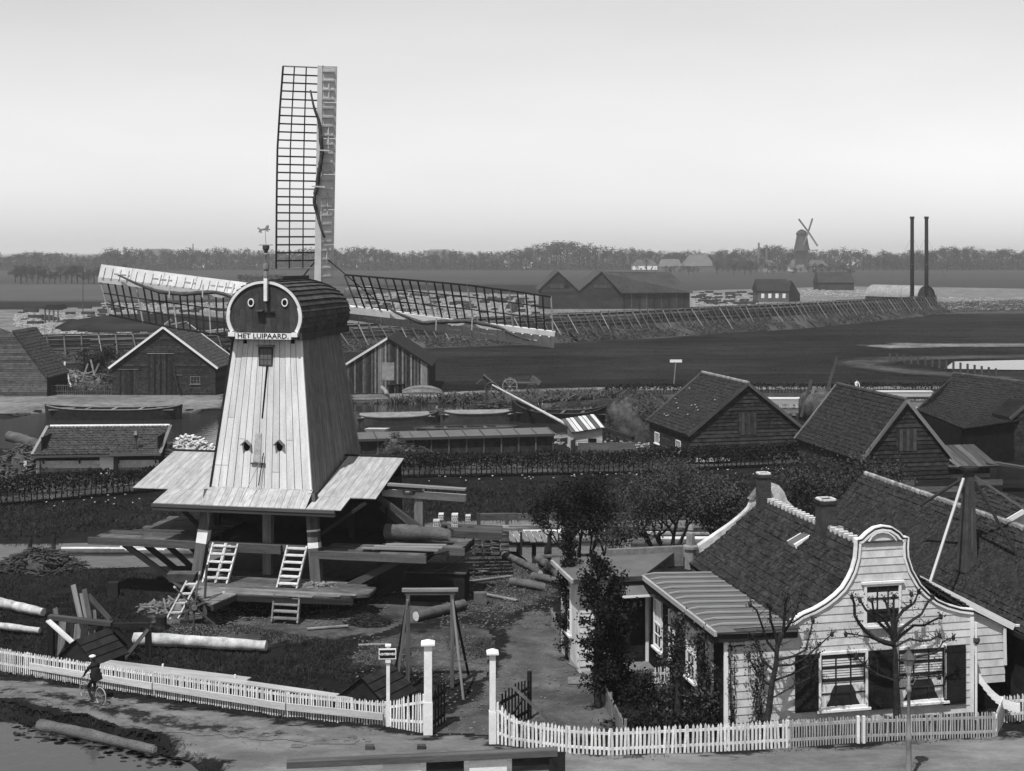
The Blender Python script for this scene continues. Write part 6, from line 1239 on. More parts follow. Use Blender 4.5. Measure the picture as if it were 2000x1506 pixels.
for i, (x, yb, yt) in enumerate(((1072, 1086, 1043), (1066, 1088, 1066), (1042, 1076, 1056), (1012, 1078, 1062), (58, 1062, 1046), (104, 1058, 1044))):
    a = G(x, yb); h = (yb - yt) * a.y / F; mb = MB(); mb.tube([(0, 0, -.9), (.03, 0, h * .6), (0, 0, h)], [.14, .12, .08], 8); single('mooring_pile', mb, 'bark', ['tallest weathered pile in the pond inlet', 'shorter pile beside the tallest pile in the inlet', 'pile at the left mouth of the inlet', 'low pile by the wood shelter', 'pile at the left edge of the pond', 'small pile left of the windmill at the pond'][i], 'pile', a, group='mooring piles')
mb = MB(); mb.beam((0, 0, 0), (3.0, .1, .05), .3, .1); single('gangplank', mb, 'old_wood', 'plank laid across the pond inlet behind the trees', 'plank', G(1050, 1090, .1) + Vector((0, 0, .1)))
mb = MB(); mb.box(-.6, .6, -.4, .4, 0, .02); single('flagstone', mb, 'brick_mortar', 'pale flagstone in the lane beside the wing', 'flagstone', G(1140, 1330, .06) + Vector((0, 0, .01)))
mb = MB(); mb.box(-1.2, 1.2, -.35, .35, 0, .03); single('flagstone', mb, 'brick_mortar', 'long pale flagstone strip along the wing wall', 'flagstone', G(1150, 1310, .06) + Vector((0, 0, .01)), 2.0)

for i, (x0, y0, x1, y1, lb) in enumerate(((880, 1108, 960, 1122, 'grey loose plank on the dirt right of the windmill'), (905, 1140, 1000, 1128, 'grey loose plank pointing towards the pond inlet'), (700, 1264, 760, 1262, 'short grey plank on the grass behind the street name post'), (930, 1160, 1010, 1176, 'weathered loose plank beside the squared block'), (600, 1232, 680, 1226, 'thin plank on the bare ground before the windmill steps'))):
    a = g2(x0, y0, .09); b = g2(x1, y1, .09); mb = MB(); mb.beam((0, 0, 0), b - a, .2, .05); single('loose_plank', mb, 'grey_wood', lb, 'plank', a, group='loose planks in the yard')
mb = MB()
for _ in range(60):
    t = rnd.random(); x = 820 + 760 * t; y = 934 - 22 * t + rnd.gauss(4, 5); p = G(x, y); mb.rbox((p.x, p.y, .08), rnd.uniform(.05, .16), .07, .05, Matrix.Rotation(rnd.uniform(0, 6), 3, 'Z'))
for _ in range(22): p = G(rnd.uniform(60, 300), rnd.uniform(966, 990)); mb.rbox((p.x, p.y, .08), rnd.uniform(.05, .15), .07, .05, Matrix.Rotation(rnd.uniform(0, 6), 3, 'Z'))
single('white_litter', mb, 'chips', 'small white scraps strewn along the foot of the long hedge', 'litter', (0, 0, 0), kind='stuff')

mb = MB()                                                  # floating weed and scum along the ditch edge
for _ in range(260):
    t = rnd.random(); x = 20 + 340 * t; y = 1404 + 72 * t + abs(rnd.gauss(0, 12)) + 5; p = G(x, y, -.2); r = rnd.uniform(.04, .22); k = rnd.randint(5, 8); b_ = len(mb.v)
    mb.quad(*[(p.x + r * rnd.uniform(.6, 1.2) * math.cos(6.283 * i / k), p.y + r * .6 * rnd.uniform(.6, 1.2) * math.sin(6.283 * i / k), -.19) for i in range(k)])
single('water_weed', mb, 'grass_blade', 'dark weed floating along the edge of the roadside ditch', 'weed', (0, 0, 0), kind='stuff')
# ------------------------------------------------------------------ people and the bicycle
def person(label, loc, rz, J, E, mats, extra=None, group=None):
    """J: name->(pos, radius); E: (a, b, material index). One continuous skinned body, material by nearest bone."""
    T = Th('person', label, 'person', loc, rz, group); names = list(J); me = bpy.data.meshes.new('body'); me.from_pydata([J[k][0] for k in names], [(names.index(a), names.index(b)) for a, b, _ in E], [])
    o = bpy.data.objects.new('body', me); COL.objects.link(o); sk = o.modifiers.new('skin', 'SKIN'); sk.use_smooth_shade = True
    for i, k in enumerate(names): r = J[k][1]; me.skin_vertices[0].data[i].radius = (r, r) if not hasattr(r, '__len__') else r; me.skin_vertices[0].data[i].use_root = (k == 'pelvis')
    s = o.modifiers.new('sub', 'SUBSURF'); s.levels = 1; s.render_levels = 1; bpy.context.view_layer.update()
    m2 = bpy.data.meshes.new_from_object(o.evaluated_get(bpy.context.evaluated_depsgraph_get())); bpy.data.objects.remove(o); m2.name = 'body'
    m2.materials.clear(); [m2.materials.append(MATS[m]) for m in mats]
    for p in m2.polygons:
        c = p.center; best = (9e9, 0)
        for a, b, mi in E:
            A, B = Vector(J[a][0]), Vector(J[b][0]); t = max(0, min(1, (c - A).dot(B - A) / max(1e-9, (B - A).length_squared))); d = (c - A.lerp(B, t)).length / (max(J[a][1] if not hasattr(J[a][1], '__len__') else J[a][1][0], .02))
            if d < best[0]: best = (d, mi)
        p.material_index = best[1]; p.use_smooth = True
    T.part('body', m2, mats[0]); return T
def hand(J, E, w, p, d, side, tag):
    """palm and five short bent fingers closing downwards"""
    p = Vector(p); d = Vector(d).normalized(); s = Vector((-d.y, d.x, 0)).normalized() * side; dn = Vector((0, 0, -1)); J[tag + 'palm'] = (tuple(p + d * .06), .032); E.append((w, tag + 'palm', 2))
    for i, ln in enumerate((.075, .085, .08, .06)):
        a = p + d * .09 + s * (.024 * (i - 1.5)); b = a + d * ln * .45 + dn * .012; c = b + d * ln * .25 + dn * ln * .45
        J[f'{tag}f{i}a'] = (tuple(a), .010); J[f'{tag}f{i}b'] = (tuple(b), .009); J[f'{tag}f{i}c'] = (tuple(c), .008); E += [(tag + 'palm', f'{tag}f{i}a', 2), (f'{tag}f{i}a', f'{tag}f{i}b', 2), (f'{tag}f{i}b', f'{tag}f{i}c', 2)]
    a = p + d * .03 - s * .035; b = a + d * .04 - s * .015 + dn * .02; J[tag + 't0'] = (tuple(a), .012); J[tag + 't1'] = (tuple(b), .010); E += [(tag + 'palm', tag + 't0', 2), (tag + 't0', tag + 't1', 2)]
def headparts(T, hp, yaw, cap=None, capm='cloth_pale'):
    h = bpy.data.objects.new('head_features', None)
    f_ = Vector((math.cos(yaw), math.sin(yaw), 0)); s = Vector((-f_.y, f_.x, 0)); hp = Vector(hp)
    for sg in (-1, 1):
        mb = MB(); mb.lathe(hp + f_ * .088 + s * .032 * sg + Vector((0, 0, -.008)), [(.004, -.01), (.012, 0), (.004, .01)], 6); T.part('eye', mb, 'black_print')
        mb = MB(); mb.beam(hp + s * .082 * sg + Vector((0, 0, -.03)), hp + s * .092 * sg + Vector((0, 0, .025)), .03, .015); T.part('ear', mb, 'skin')
    mb = MB(); mb.beam(hp + f_ * .088 + Vector((0, 0, .0)), hp + f_ * .112 + Vector((0, 0, -.035)), .018, .02, w2=.028, h2=.024); T.part('nose', mb, 'skin')
    mb = MB(); mb.beam(hp + f_ * .088 - s * .022 + Vector((0, 0, -.06)), hp + f_ * .088 + s * .022 + Vector((0, 0, -.06)), .012, .008); T.part('mouth', mb, 'hair')
    mb = MB(); mb.lathe(hp - f_ * .02, [(.088, -.03), (.098, .01), (.098, .05), (.07, .095), (.02, .112)], 12); T.part('hair', mb, 'hair', smooth=True)
    if cap:
        mb = MB(); mb.lathe(hp + Vector((0, 0, .05)), [(.10, 0), (.125, .025), (.12, .06), (.07, .085), (.01, .09)], 14); mb.beam(hp + f_ * .08 + Vector((0, 0, .055)), hp + f_ * .17 + Vector((0, 0, .04)), .14, .015); T.part('flat_cap', mb, capm, smooth=True)
# cyclist: riding to the left along the road; local x = forward
gb = (G(203, 1383) + G(160, 1366)) / 2; d = G(160, 1367) - G(203, 1384); ca = math.atan2(d.y, d.x)
BK = Th('bicycle', 'dark bicycle with pale tyres ridden along the road', 'bicycle', (gb.x, gb.y, .04), ca)
WRd = .355; wb = .56
for x in (-wb, wb):
    mb = MB(); mb.tube([(x + (WRd - .02) * math.cos(k * math.pi / 14), 0, WRd + (WRd - .02) * math.sin(k * math.pi / 14)) for k in range(29)], .022, 6, cap=False); w = BK.part('wheel', mb, 'cloth_pale' if False else 'zinc_pale', smooth=True)
    mb = MB(); mb.tube([(x, -.05, WRd), (x, .05, WRd)], .025, 6); BK.part('hub', mb, 'iron_pale', w)
    for k in range(14): a = k * math.pi / 7; mb = MB(); mb.beam((x, 0, WRd), (x + (WRd - .03) * math.cos(a), 0, WRd + (WRd - .03) * math.sin(a)), .005, .005, up=(0, 1, 0)); BK.part('spoke', mb, 'iron_pale', w)
bb = (-.08, 0, .29); st = (-.24, 0, .78); hd = (.34, 0, .86)
for a, b, r in ((bb, st, .016), (st, (-wb, 0, WRd), .011), (bb, (-wb, 0, WRd), .012), (bb, hd, .017), (st, (.33, 0, .84), .016), (hd, (wb, 0, WRd), .014)): mb = MB(); mb.tube([a, b], r, 6); BK.part('frame_tube', mb, 'iron')
mb = MB(); mb.tube([st, (-.27, 0, .93)], .014, 6); BK.part('seat_post', mb, 'iron'); mb = MB(); mb.prism([(-.40, -.09, .93), (-.28, -.08, .93), (-.12, -.02, .94), (-.12, .02, .94), (-.28, .08, .93), (-.40, .09, .93)], [(-.40, -.09, .98), (-.28, -.08, .97), (-.12, -.02, .96), (-.12, .02, .96), (-.28, .08, .97), (-.40, .09, .98)]); BK.part('saddle', mb, 'cloth_black')
mb = MB(); mb.tube([(.34, 0, .84), (.32, 0, 1.0)], .014, 6); mb.tube([(.12, -.27, .99), (.25, -.26, 1.03), (.33, -.12, 1.02), (.33, .12, 1.02), (.25, .26, 1.03), (.12, .27, .99)], .012, 6); BK.part('handlebar', mb, 'iron_pale')
for s, a in ((-1, 1.0), (1, 1.0 + math.pi)): e = Vector(bb) + Vector((math.cos(a) * .17, s * .08, math.sin(a) * .17)); mb = MB(); mb.beam(Vector(bb) + Vector((0, s * .06, 0)), e, .02, .02, up=(0, 1, 0)); mb.box(e.x - .05, e.x + .05, e.y - .04 + s * .03, e.y + .04 + s * .03, e.z - .012, e.z + .012); BK.part('crank_and_pedal', mb, 'iron')
mb = MB(); mb.tube([(bb[0], .03, bb[2]), (bb[0], .045, bb[2])], .09, 14); BK.part('chainwheel', mb, 'iron')
for x, a0, a1 in ((-wb, .3, 2.9), (wb, .9, 3.0)): mb = MB(); n = 12; mb.tube([(x + (WRd + .03) * math.cos(a0 + (a1 - a0) * k / n), 0, WRd + (WRd + .03) * math.sin(a0 + (a1 - a0) * k / n)) for k in range(n + 1)], .014, 5); BK.part('mudguard', mb, 'iron')
J = {'pelvis': ((-.24, 0, 1.02), (.19, .17)), 'belly': ((-.20, 0, 1.18), (.19, .17)), 'chest': ((-.13, 0, 1.40), (.21, .19)), 'neck0': ((-.07, 0, 1.52), .09), 'neck': ((-.02, 0, 1.60), .055), 'head': ((.02, 0, 1.70), (.095, .085)), 'crown': ((.02, 0, 1.77), (.075, .07))}
E = [('pelvis', 'belly', 0), ('belly', 'chest', 0), ('chest', 'neck0', 0), ('neck0', 'neck', 2), ('neck', 'head', 2), ('head', 'crown', 2)]
for s, (kx, kz, ax_, az) in ((-1, (.12, .76, .0, .50)), (1, (.16, .62, -.14, .20))):
    t = 'L' if s < 0 else 'R'; J[t + 'hip'] = ((-.2, s * .10, .98), .10); J[t + 'knee'] = ((kx, s * .12, kz), .066); J[t + 'ank'] = ((ax_, s * .11, az - .02), .045); J[t + 'heel'] = ((ax_ - .05, s * .11, az - .07), .042); J[t + 'toe'] = ((ax_ + .17, s * .12, az - .08), .035)
    J[t + 'sh'] = ((-.1, s * .20, 1.45), .075); J[t + 'el'] = ((.08, s * .27, 1.22), .052); J[t + 'wr'] = ((.20, s * .27, 1.06), .033)
    E += [('pelvis', t + 'hip', 1), (t + 'hip', t + 'knee', 1), (t + 'knee', t + 'ank', 1), (t + 'ank', t + 'heel', 3), (t + 'heel', t + 'toe', 3), ('neck0', t + 'sh', 0), (t + 'sh', t + 'el', 0), (t + 'el', t + 'wr', 0)]
    hand(J, E, t + 'wr', J[t + 'wr'][0], (.6, 0, -.3), s, t)
C_ = person('man in a dark jacket and pale flat cap riding the bicycle along the road', (gb.x, gb.y, .04), ca, J, E, ['cloth_black', 'cloth_black', 'skin', 'door_dark']); headparts(C_, (.02, 0, 1.71), 0, True)
for o_ in (BK.e, C_.e): o_.scale = (.94, .94, .94)
mb = MB(); mb.prism([(-.42, -.17, .96), (-.05, -.16, 1.0), (-.05, .16, 1.0), (-.42, .17, .96)], [(-.34, -.17, 1.2), (-.03, -.16, 1.2), (-.03, .16, 1.2), (-.34, .17, 1.2)]); C_.part('jacket_tail', mb, 'cloth_black')
def stander(label, loc, rz, shirt, trousers, lean=0.0, capm=None, arm=.2):
    J = {'pelvis': ((0, 0, .92), (.15, .12)), 'belly': ((lean * .12, 0, 1.08), (.14, .11)), 'chest': ((lean * .26, 0, 1.28), (.16, .13)), 'neck0': ((lean * .34, 0, 1.42), .09), 'neck': ((lean * .38, 0, 1.50), .055), 'head': ((lean * .44, 0, 1.61), (.095, .085)), 'crown': ((lean * .46, 0, 1.69), (.075, .07))}
    E = [('pelvis', 'belly', 0), ('belly', 'chest', 0), ('chest', 'neck0', 0), ('neck0', 'neck', 2), ('neck', 'head', 2), ('head', 'crown', 2)]
    for s in (-1, 1):
        t = 'L' if s < 0 else 'R'; J[t + 'hip'] = ((0, s * .10, .86), .09); J[t + 'knee'] = ((.03 + .05 * s, s * .12, .48), .062); J[t + 'ank'] = ((.08 * s, s * .13, .09), .045); J[t + 'toe'] = ((.08 * s + .16, s * .14, .035), .035); J[t + 'sh'] = ((lean * .33, s * .20, 1.38), .07); J[t + 'el'] = ((lean * .3 + arm * .5, s * .26, 1.12), .05); J[t + 'wr'] = ((lean * .3 + arm * 1.2, s * .22, .95), .032)
        E += [('pelvis', t + 'hip', 1), (t + 'hip', t + 'knee', 1), (t + 'knee', t + 'ank', 1), (t + 'ank', t + 'toe', 3), ('neck0', t + 'sh', 0), (t + 'sh', t + 'el', 0), (t + 'el', t + 'wr', 0)]; hand(J, E, t + 'wr', J[t + 'wr'][0], (arm, 0, -.4), s, t)
    T = person(label, loc, rz, J, E, [shirt, trousers, 'skin', 'door_dark']); headparts(T, (lean * .44, 0, 1.62), 0, capm is not None, capm or 'cloth_dark'); return T

# ------------------------------------------------------------------ barns and sheds of the middle distance
def gable_barn(name, label, loc, rz, w, dep, ze, zr, m_wall, m_roof, verge='grey_wood', cat='barn', step=.28, tile_n=(30, 14), ridge=True, vert=False, over=.2, mats=None, z_base=0.0, rightroof=True, wave=.035, mt=None, side='L', ridge_m='ridge_tile'):
    """front gable faces local -y; x 0..w; y 0..dep"""
    T = Th(name, label, cat, loc, rz); f_ = Face(T, (0, 0), 0); c = w / 2
    poly = [(0, z_base), (w, z_base), (w, ze), (c, zr), (0, ze)]; wl = f_.wall(poly, m_wall, 'front_wall'); f_.clad(poly, step, m_wall, wl, vert=vert, jit=.02, prd=.065, gap=.02, mats=mats)
    b = Face(T, (0, dep), 0); b.wall(poly, m_wall, 'rear_wall', o=.12)
    if side in ('L', 'B'):
        s_ = Face(T, (0, dep), -90); sw = s_.wall([(0, z_base), (dep, z_base), (dep, ze), (0, ze)], m_wall, 'side_wall'); s_.clad([(0, z_base), (dep, z_base), (dep, ze), (0, ze)], step, m_wall, sw, mats=mats)
    else: s_ = None
    mb = MB(); mb.box(w - .1, w, 0, dep, z_base, ze); T.part('side_wall', mb, m_wall)
    if side in ('R', 'B'):
        s2 = Face(T, (w, 0), 90); s2.clad([(0, z_base), (dep, z_base), (dep, ze), (0, ze)], step, m_wall, T.e, mats=mats)
    k = (zr - ze) / c; o = over; e0 = ze - o * k
    slab(T, 'roof', (-o, -o, e0 + .06), (c, -o, zr + .06), (c, dep + o, zr + .06), (-o, dep + o, e0 + .06), .08, m_roof); slab(T, 'roof', (c, -o, zr + .06), (w + o, -o, e0 + .06), (w + o, dep + o, e0 + .06), (c, dep + o, zr + .06), .08, m_roof)
    r = [x for x in T.e.children if x.name.startswith('roof')][0]
    if tile_n:
        tiles(T, bil((-o, dep + o, e0 + .07), (-o, -o, e0 + .07), (c, -o, zr + .07), (c, dep + o, zr + .07), .06), *tile_n, mt or m_roof, r, wave=wave, lap=.035)
        if rightroof: tiles(T, bil((w + o, -o, e0 + .07), (w + o, dep + o, e0 + .07), (c, dep + o, zr + .07), (c, -o, zr + .07), .06), *tile_n, mt or m_roof, r, wave=wave, lap=.035)
    for y, dy in ((-o - .03, 0), (dep + o + .03, 0)):
        for a, b_ in (((-o - .03, e0), (c, zr)), ((w + o + .03, e0), (c, zr))): T.beam('bargeboard', (a[0], y, a[1] + .05), (b_[0], y, b_[1] + .07), .06, .24, verge)
    if ridge:
        n = int(dep / .45)
        for i in range(n + 1): mb = MB(); y = -o + (dep + 2 * o) * i / (n + 1); mb.tube([(c, y, zr + .12), (c, y + .48, zr + .15)], [.15, .12], 7); T.part('ridge_tile', mb, ridge_m, r)
    return T, f_, s_
def hatch(T, f_, x, z, w, h, m='beam_mid', leaves=2):
    mb = MB(); f_.box(mb, x - w / 2, x + w / 2, z, z + h, .04, .075); d = T.part('hatch', mb, 'tarred')
    for k in range(leaves * 3): a = x - w / 2 + w * k / (leaves * 3); mb = MB(); f_.box(mb, a + .01, a + w / (leaves * 3) - .01, z, z + h, .075, .09 + rnd.uniform(0, .01)); T.part('hatch_board', mb, m if k % 2 else 'tarred_worn', d)
def barn_frame(px_apex, py_apex, px_l, py_l, Y, ang):
    pass
# barn A, behind the hedge (left of the pair)
aA = math.radians(14); p = P(1347, 848, 103); zE = p.z; w = 9.6; c = Vector((math.cos(aA), math.sin(aA), 0)); 
T, f_, s_ = gable_barn('barn', 'tarred clapboard barn with a sagging tiled roof behind the hedge beside the haystack', (p.x, p.y, 0), aA, w, 9.0, zE, 6.15, 'tarred_worn', 'tile', mt='tile', step=.3, tile_n=(34, 20), mats=None, verge='old_wood')
hatch(T, f_, w * .5, 2.2, 1.5, 1.7)
for s0 in (1.2, 6.6): s_.window(9 - s0 - 1.0 if s0 > 3 else 6.2, (9 - s0 if s0 > 3 else 7.2), .7, 1.6, 3, 1, fw=.07)
for i in range(14): u, v = rnd.random() * .8, rnd.random(); mb = MB(); q = Vector((-.2, 9.2, zE)).lerp(Vector((-.2, -.2, zE)), u).lerp(Vector((w / 2, 9.2, 6.2)).lerp(Vector((w / 2, -.2, 6.2)), u), v); mb.rbox(q + Vector((0, 0, .12)), .10, .22, .03, Matrix.Rotation(math.radians(-40), 3, 'Y')); T.part('slipped_tile', mb, 'ridge_tile')
mb = MB(); f_.box(mb, .4, 3.2, .25, .5, .06, .3); T.part('bench_plank', mb, 'pale_wood')
# barn B, nearer (right of the pair)
aB = math.radians(11); p = P(1684, 895, 89); zE = p.z
T, f_, s_ = gable_barn('barn', 'tall tarred clapboard barn with shuttered gable hatch behind the long house', (p.x, p.y, 0), aB, 6.3, 10.5, zE, 6.45, 'tarred_worn', 'tile', step=.3, tile_n=(38, 17), mats=None, verge='grey_wood', ridge_m='beam_mid')
hatch(T, f_, 3.15, 3.1, 1.5, 1.5)
BB = T
LT = Th('lean_to_shed', 'small shed with a boarded sloping roof against the right side of the tall barn', 'shed', T.W((6.5, .3, 0)), aB)
slab(LT, 'roof', (-.2, -.6, 1.9), (3.2, -.6, 1.9), (3.2, 2.6, 2.9), (-.2, 2.6, 2.9), .07, 'old_wood')
for i in range(7): LT.beam('roof_board', (-.1 + i * .53, -.65, 1.95), (-.1 + i * .53, 2.6, 2.95), .5, .03, 'old_wood' if i % 3 else 'beam_mid')
fl_ = Face(LT, (0, 0), 0); lw = fl_.wall([(0, 0), (3.0, 0), (3.0, 1.9), (0, 1.9)], 'tarred_worn'); fl_.clad([(0, 0), (3.0, 0), (3.0, 1.9), (0, 1.9)], .28, 'old_wood', lw, mats=['old_wood', 'tarred_worn', 'grey_wood'])
LT.beam('loose_sheet', (2.6, .2, 2.1), (6.2, -.3, 1.5), 1.4, .05, 'tarred_worn'); LT.beam('sheet_edge', (2.6, .9, 2.2), (6.2, .4, 1.6), .1, .08, 'grey_wood'); LT.beam('sheet_post', (6.0, -.3, 0), (6.0, -.3, 1.5), .14, .14, 'beam_mid', up=(0, 1, 0)); LT.beam('sheet_post', (4.6, 1.4, 0), (4.6, 1.4, 1.9), .2, .2, 'beam_dark', up=(0, 1, 0))
# yard boards in front of barn B
YB = Th('board_fence', 'dark board fence along the yard in front of the tall barn', 'fence', G(1700, 978), .05)
for i in range(3):
    for k in range(3): YB.beam('board', (i * 3.0, 0, .3 + k * .42), (i * 3.0 + 2.95, 0, .3 + k * .42), .05, .38, 'tarred_worn' if (i + k) % 2 else 'old_wood')
    YB.beam('fence_post', (i * 3.0, .08, 0), (i * 3.0, .08, 1.5), .14, .14, 'beam_mid', up=(0, 1, 0))
# barn C, far right with sagging roof
p = P(1790, 800, 117)
BC = Th('barn', 'wide low barn with a sagging tiled roof at the right edge', 'barn', (p.x, p.y, 0), .12)
e0, e1 = BC.L(P(1788, 800, 118)), BC.L(P(2060, 812, 108)); r0_, r1_ = BC.L(P(1862, 731, 124)), BC.L(P(2070, 757, 118)); m0 = BC.L(P(1882, 838, 101))
def sC(u, v):
    a = (e0.lerp(m0, u / .45) if u < .45 else m0.lerp(e1, (u - .45) / .55)); b = r0_.lerp(r1_, u); return a.lerp(b, v) - Vector((0, 0, .75 * math.sin(math.pi * v) * (1 - .3 * u)))
mb = MB(); n = 16
for i in range(n):
    for j in range(8): mb.quad(sC(i / n, j / 8), sC((i + 1) / n, j / 8), sC((i + 1) / n, (j + 1) / 8), sC(i / n, (j + 1) / 8))
rc = BC.part('roof', mb, 'tile'); tiles(BC, sC, 70, 26, 'tile', rc, wave=.04, lap=.04)
for i in range(24): a, b = r0_.lerp(r1_, i / 24), r0_.lerp(r1_, (i + 1) / 24); mb = MB(); mb.tube([a + Vector((0, 0, .08)), b + Vector((0, 0, .12))], [.18, .14], 7); BC.part('ridge_tile', mb, 'beam_mid', rc)
mb = MB()
for a, b in ((e0, m0), (m0, e1)): mb.hexa([Vector((a.x + .2, a.y + .3, 0)), Vector((b.x, b.y + .3, 0)), Vector((b.x, b.y + .5, 0)), Vector((a.x + .2, a.y + .5, 0)), Vector((a.x + .2, a.y + .3, a.z - .1)), Vector((b.x, b.y + .3, b.z - .1)), Vector((b.x, b.y + .5, b.z - .1)), Vector((a.x + .2, a.y + .5, a.z - .1))])
BC.part('wall', mb, 'tarred'); mb = MB(); mb.prism([Vector((e0.x + .2, e0.y, 0)), e0, r0_ - Vector((0, 0, .1)), Vector((r0_.x, r0_.y, 0))], [Vector((e0.x + .4, e0.y, 0)), e0 + Vector((.2, 0, 0)), r0_ - Vector((-.2, 0, .1)), Vector((r0_.x + .2, r0_.y, 0))]); BC.part('end_wall', mb, 'tarred_worn')
for px, py in ((1900, 870), (1935, 868), (1958, 875)): bush('yard_bush', 'dark shrub under the sagging barn roof, the %s of three' % {1900: 'left one', 1935: 'middle one', 1958: 'right one'}[px], G(px, py + 15), 1.4, 1.0, 2.2, 700, .25, group='shrubs by the right barn')
q = G(1978, 900); OB = Th('outbuilding', 'dark tarred outbuilding with a gable at the right edge below the sagging barn', 'shed', q, .2); fo = Face(OB, (0, 0), 0); pl = [(0, 0), (4, 0), (4, 3.2), (1.6, 4.6), (0, 3.4)]; ow = fo.wall(pl, 'tarred', th=3); fo.clad(pl, .28, 'tarred_worn', ow); OB.beam('bargeboard', (-.3, -.1, 3.3), (1.6, -.1, 4.75), .08, .25, 'old_wood'); OB.beam('bargeboard', (1.6, -.1, 4.75), (4.2, -.1, 3.1), .08, .25, 'old_wood')
# low shed left of it by the hedge end
mb = MB(); mb.prism([(0, 0, 0), (2.2, 0, 0), (2.2, 0, 1.2), (1.1, 0, 1.8), (0, 0, 1.2)], [(0, 2.2, 0), (2.2, 2.2, 0), (2.2, 2.2, 1.2), (1.1, 2.2, 1.8), (0, 2.2, 1.2)]); single('hen_house', mb, 'tarred_worn', 'small dark hen house at the right end of the hedge', 'shed', G(1562, 905))
# haystack
p = G(1251, 857); mb = MB(); nu, nv = 34, 12; hr = 2.95; hh = H - (766 - HY) * p.y / F
for j in range(nv + 1):
    t = j / nv; r = hr * (1.0 + .05 * math.sin(t * 3)) * (1 - max(0, (t - .45) / .55) ** 2.4) ** .5 if t < 1 else .02
    for i in range(nu): a = 2 * math.pi * i / nu; k = 1 + .05 * math.sin(a * 3 + t * 4) + .035 * math.sin(a * 9 + t * 11) + rnd.uniform(-.015, .015); mb.v.append((r * k * math.cos(a), r * k * .85 * math.sin(a), hh * t + .05 * math.sin(a * 5)))
for j in range(nv):
    for i in range(nu): mb.f.append((j * nu + i, j * nu + (i + 1) % nu, (j + 1) * nu + (i + 1) % nu, (j + 1) * nu + i))
mb.f.append(tuple(nv * nu + i for i in range(nu))); HT = Th('haystack', 'large rounded haystack beside the barn by the canal', 'haystack', p); HT.part('stack', mb, 'hay', smooth=True)
n = 9000; a = NR.uniform(0, 6.283, n); t = NR.uniform(0, 1, n) ** .8; rr = hr * (1 - np.clip((t - .45) / .55, 0, 1) ** 2.4) ** .5 * 1.02; c = np.stack([rr * np.cos(a), rr * .85 * np.sin(a), hh * t + .04], 1); o = HT.part('straw', quads_mesh('straw', leaf_quads(c, .32 * NR.uniform(.5, 1.4, n), aspect=.18), 'hay'), 'hay'); o['kind'] = 'stuff'
# long low shed with felt roof
a = G(700, 897); b = G(1082, 885); LS_ = Th('long_shed', 'long low shed with a pale felted roof behind the hedge', 'shed', a, math.atan2(b.y - a.y, b.x - a.x)); L_ = (b - a).length
zr_ = H - (845 - HY) * (a.y + 2.5) / F; ze_ = H - (858 - HY) * a.y / F
slab(LS_, 'roof', (-.2, -.25, ze_), (L_ + .2, -.25, ze_), (L_, 2.6, zr_), (0, 2.6, zr_), .08, 'zinc'); r = LS_.e.children[0]
for i in range(12): LS_.beam('roof_batten', (i * L_ / 11, -.25, ze_ + .03), (i * L_ / 11, 2.6, zr_ + .03), .08, .05, 'old_wood', r)
LS_.beam('eave_board', (0, -.3, ze_ - .05), (L_, -.3, ze_ - .05), .06, .2, 'beam_mid'); fl_ = Face(LS_, (0, 0), 0); w_ = fl_.wall([(0, 0), (L_, 0), (L_, ze_ - .05), (0, ze_ - .05)], 'tarred_worn')
for i in range(12): LS_.beam('wall_post', (.1 + i * (L_ - .2) / 11, -.06, 0), (.1 + i * (L_ - .2) / 11, -.06, ze_ - .1), .12, .08, 'old_wood', w_, up=(0, 1, 0))
mb = MB(); mb.box(L_ - .1, L_, 0, 2.6, 0, zr_ - .2); LS_.part('end_wall', mb, 'tarred'); mb = MB(); mb.box(0, L_, 2.5, 2.6, 0, zr_ - .08); LS_.part('rear_wall', mb, 'tarred')
heap('hay_heap', 'grey mound of hay and weeds in front of the long shed', G(800, 908), 4.2, 1.4, 1.6, 900, .5, .05, 'hay', 'heap'); heap('hay_heap', 'tall narrow heap of hay near the end of the skirt roof', G(772, 900), 1.6, 1.2, 2.3, 700, .5, .05, 'hay', 'heap')
# pale shack
p = G(1130, 880); SK = Th('shack', 'small patched shack with a whitish plank roof between long shed and haystack', 'shed', p, .12)
a = SK.ray(1118, 880, 0); zf = SK.ray(1135, 858, 0).z
slab(SK, 'roof', (-.6, -.3, 1.5), (2.2, -.3, 1.9), (1.9, 3.0, 2.6), (-.9, 3.0, 2.2), .06, 'old_wood')
for i in range(8): SK.beam('roof_plank', (-.5 + i * .35, -.35, 1.58 + .05 * i), (-.8 + i * .35, 3.0, 2.26 + .05 * i), .3, .04, 'pale_wood' if i % 3 else 'old_wood')
fk = Face(SK, (-.4, 0), 0); w_ = fk.wall([(0, 0), (2.4, 0), (2.4, 1.85), (0, 1.5)], 'old_wood'); fk.clad([(.0, .4), (2.4, .4), (2.4, 1.8), (0, 1.45)], .35, 'pale_wood', w_); mb = MB(); fk.box(mb, 1.2, 1.9, .3, 1.0, .04, .06); SK.part('opening', mb, 'interior')
mb = MB(); mb.box(-.5, -.4, 0, 2.6, 0, 1.5); SK.part('side_wall', mb, 'pale_wood')
SK.beam('board_pen', (-.9, -1.4, .55), (-.3, -.2, .55), .05, 1.0, 'grey_wood', up=(0, 0, 1)); SK.beam('board_pen', (-.3, -1.4, .45), (4.5, -1.3, .4), .05, .8, 'old_wood')
for i, (x0, y0, x1, y1, z0, z1) in enumerate(((1135, 842, 1225, 860, 3.2, 1.0),)): A_ = P(1130, 819, 118); B_ = P(1236, 856, 112); mb = MB(); mb.beam((0, 0, 0), B_ - A_, .35, .3); single('inclined_beam', mb, 'beam_dark', 'dark inclined hoisting beam sloping down to the haystack', 'beam', A_)
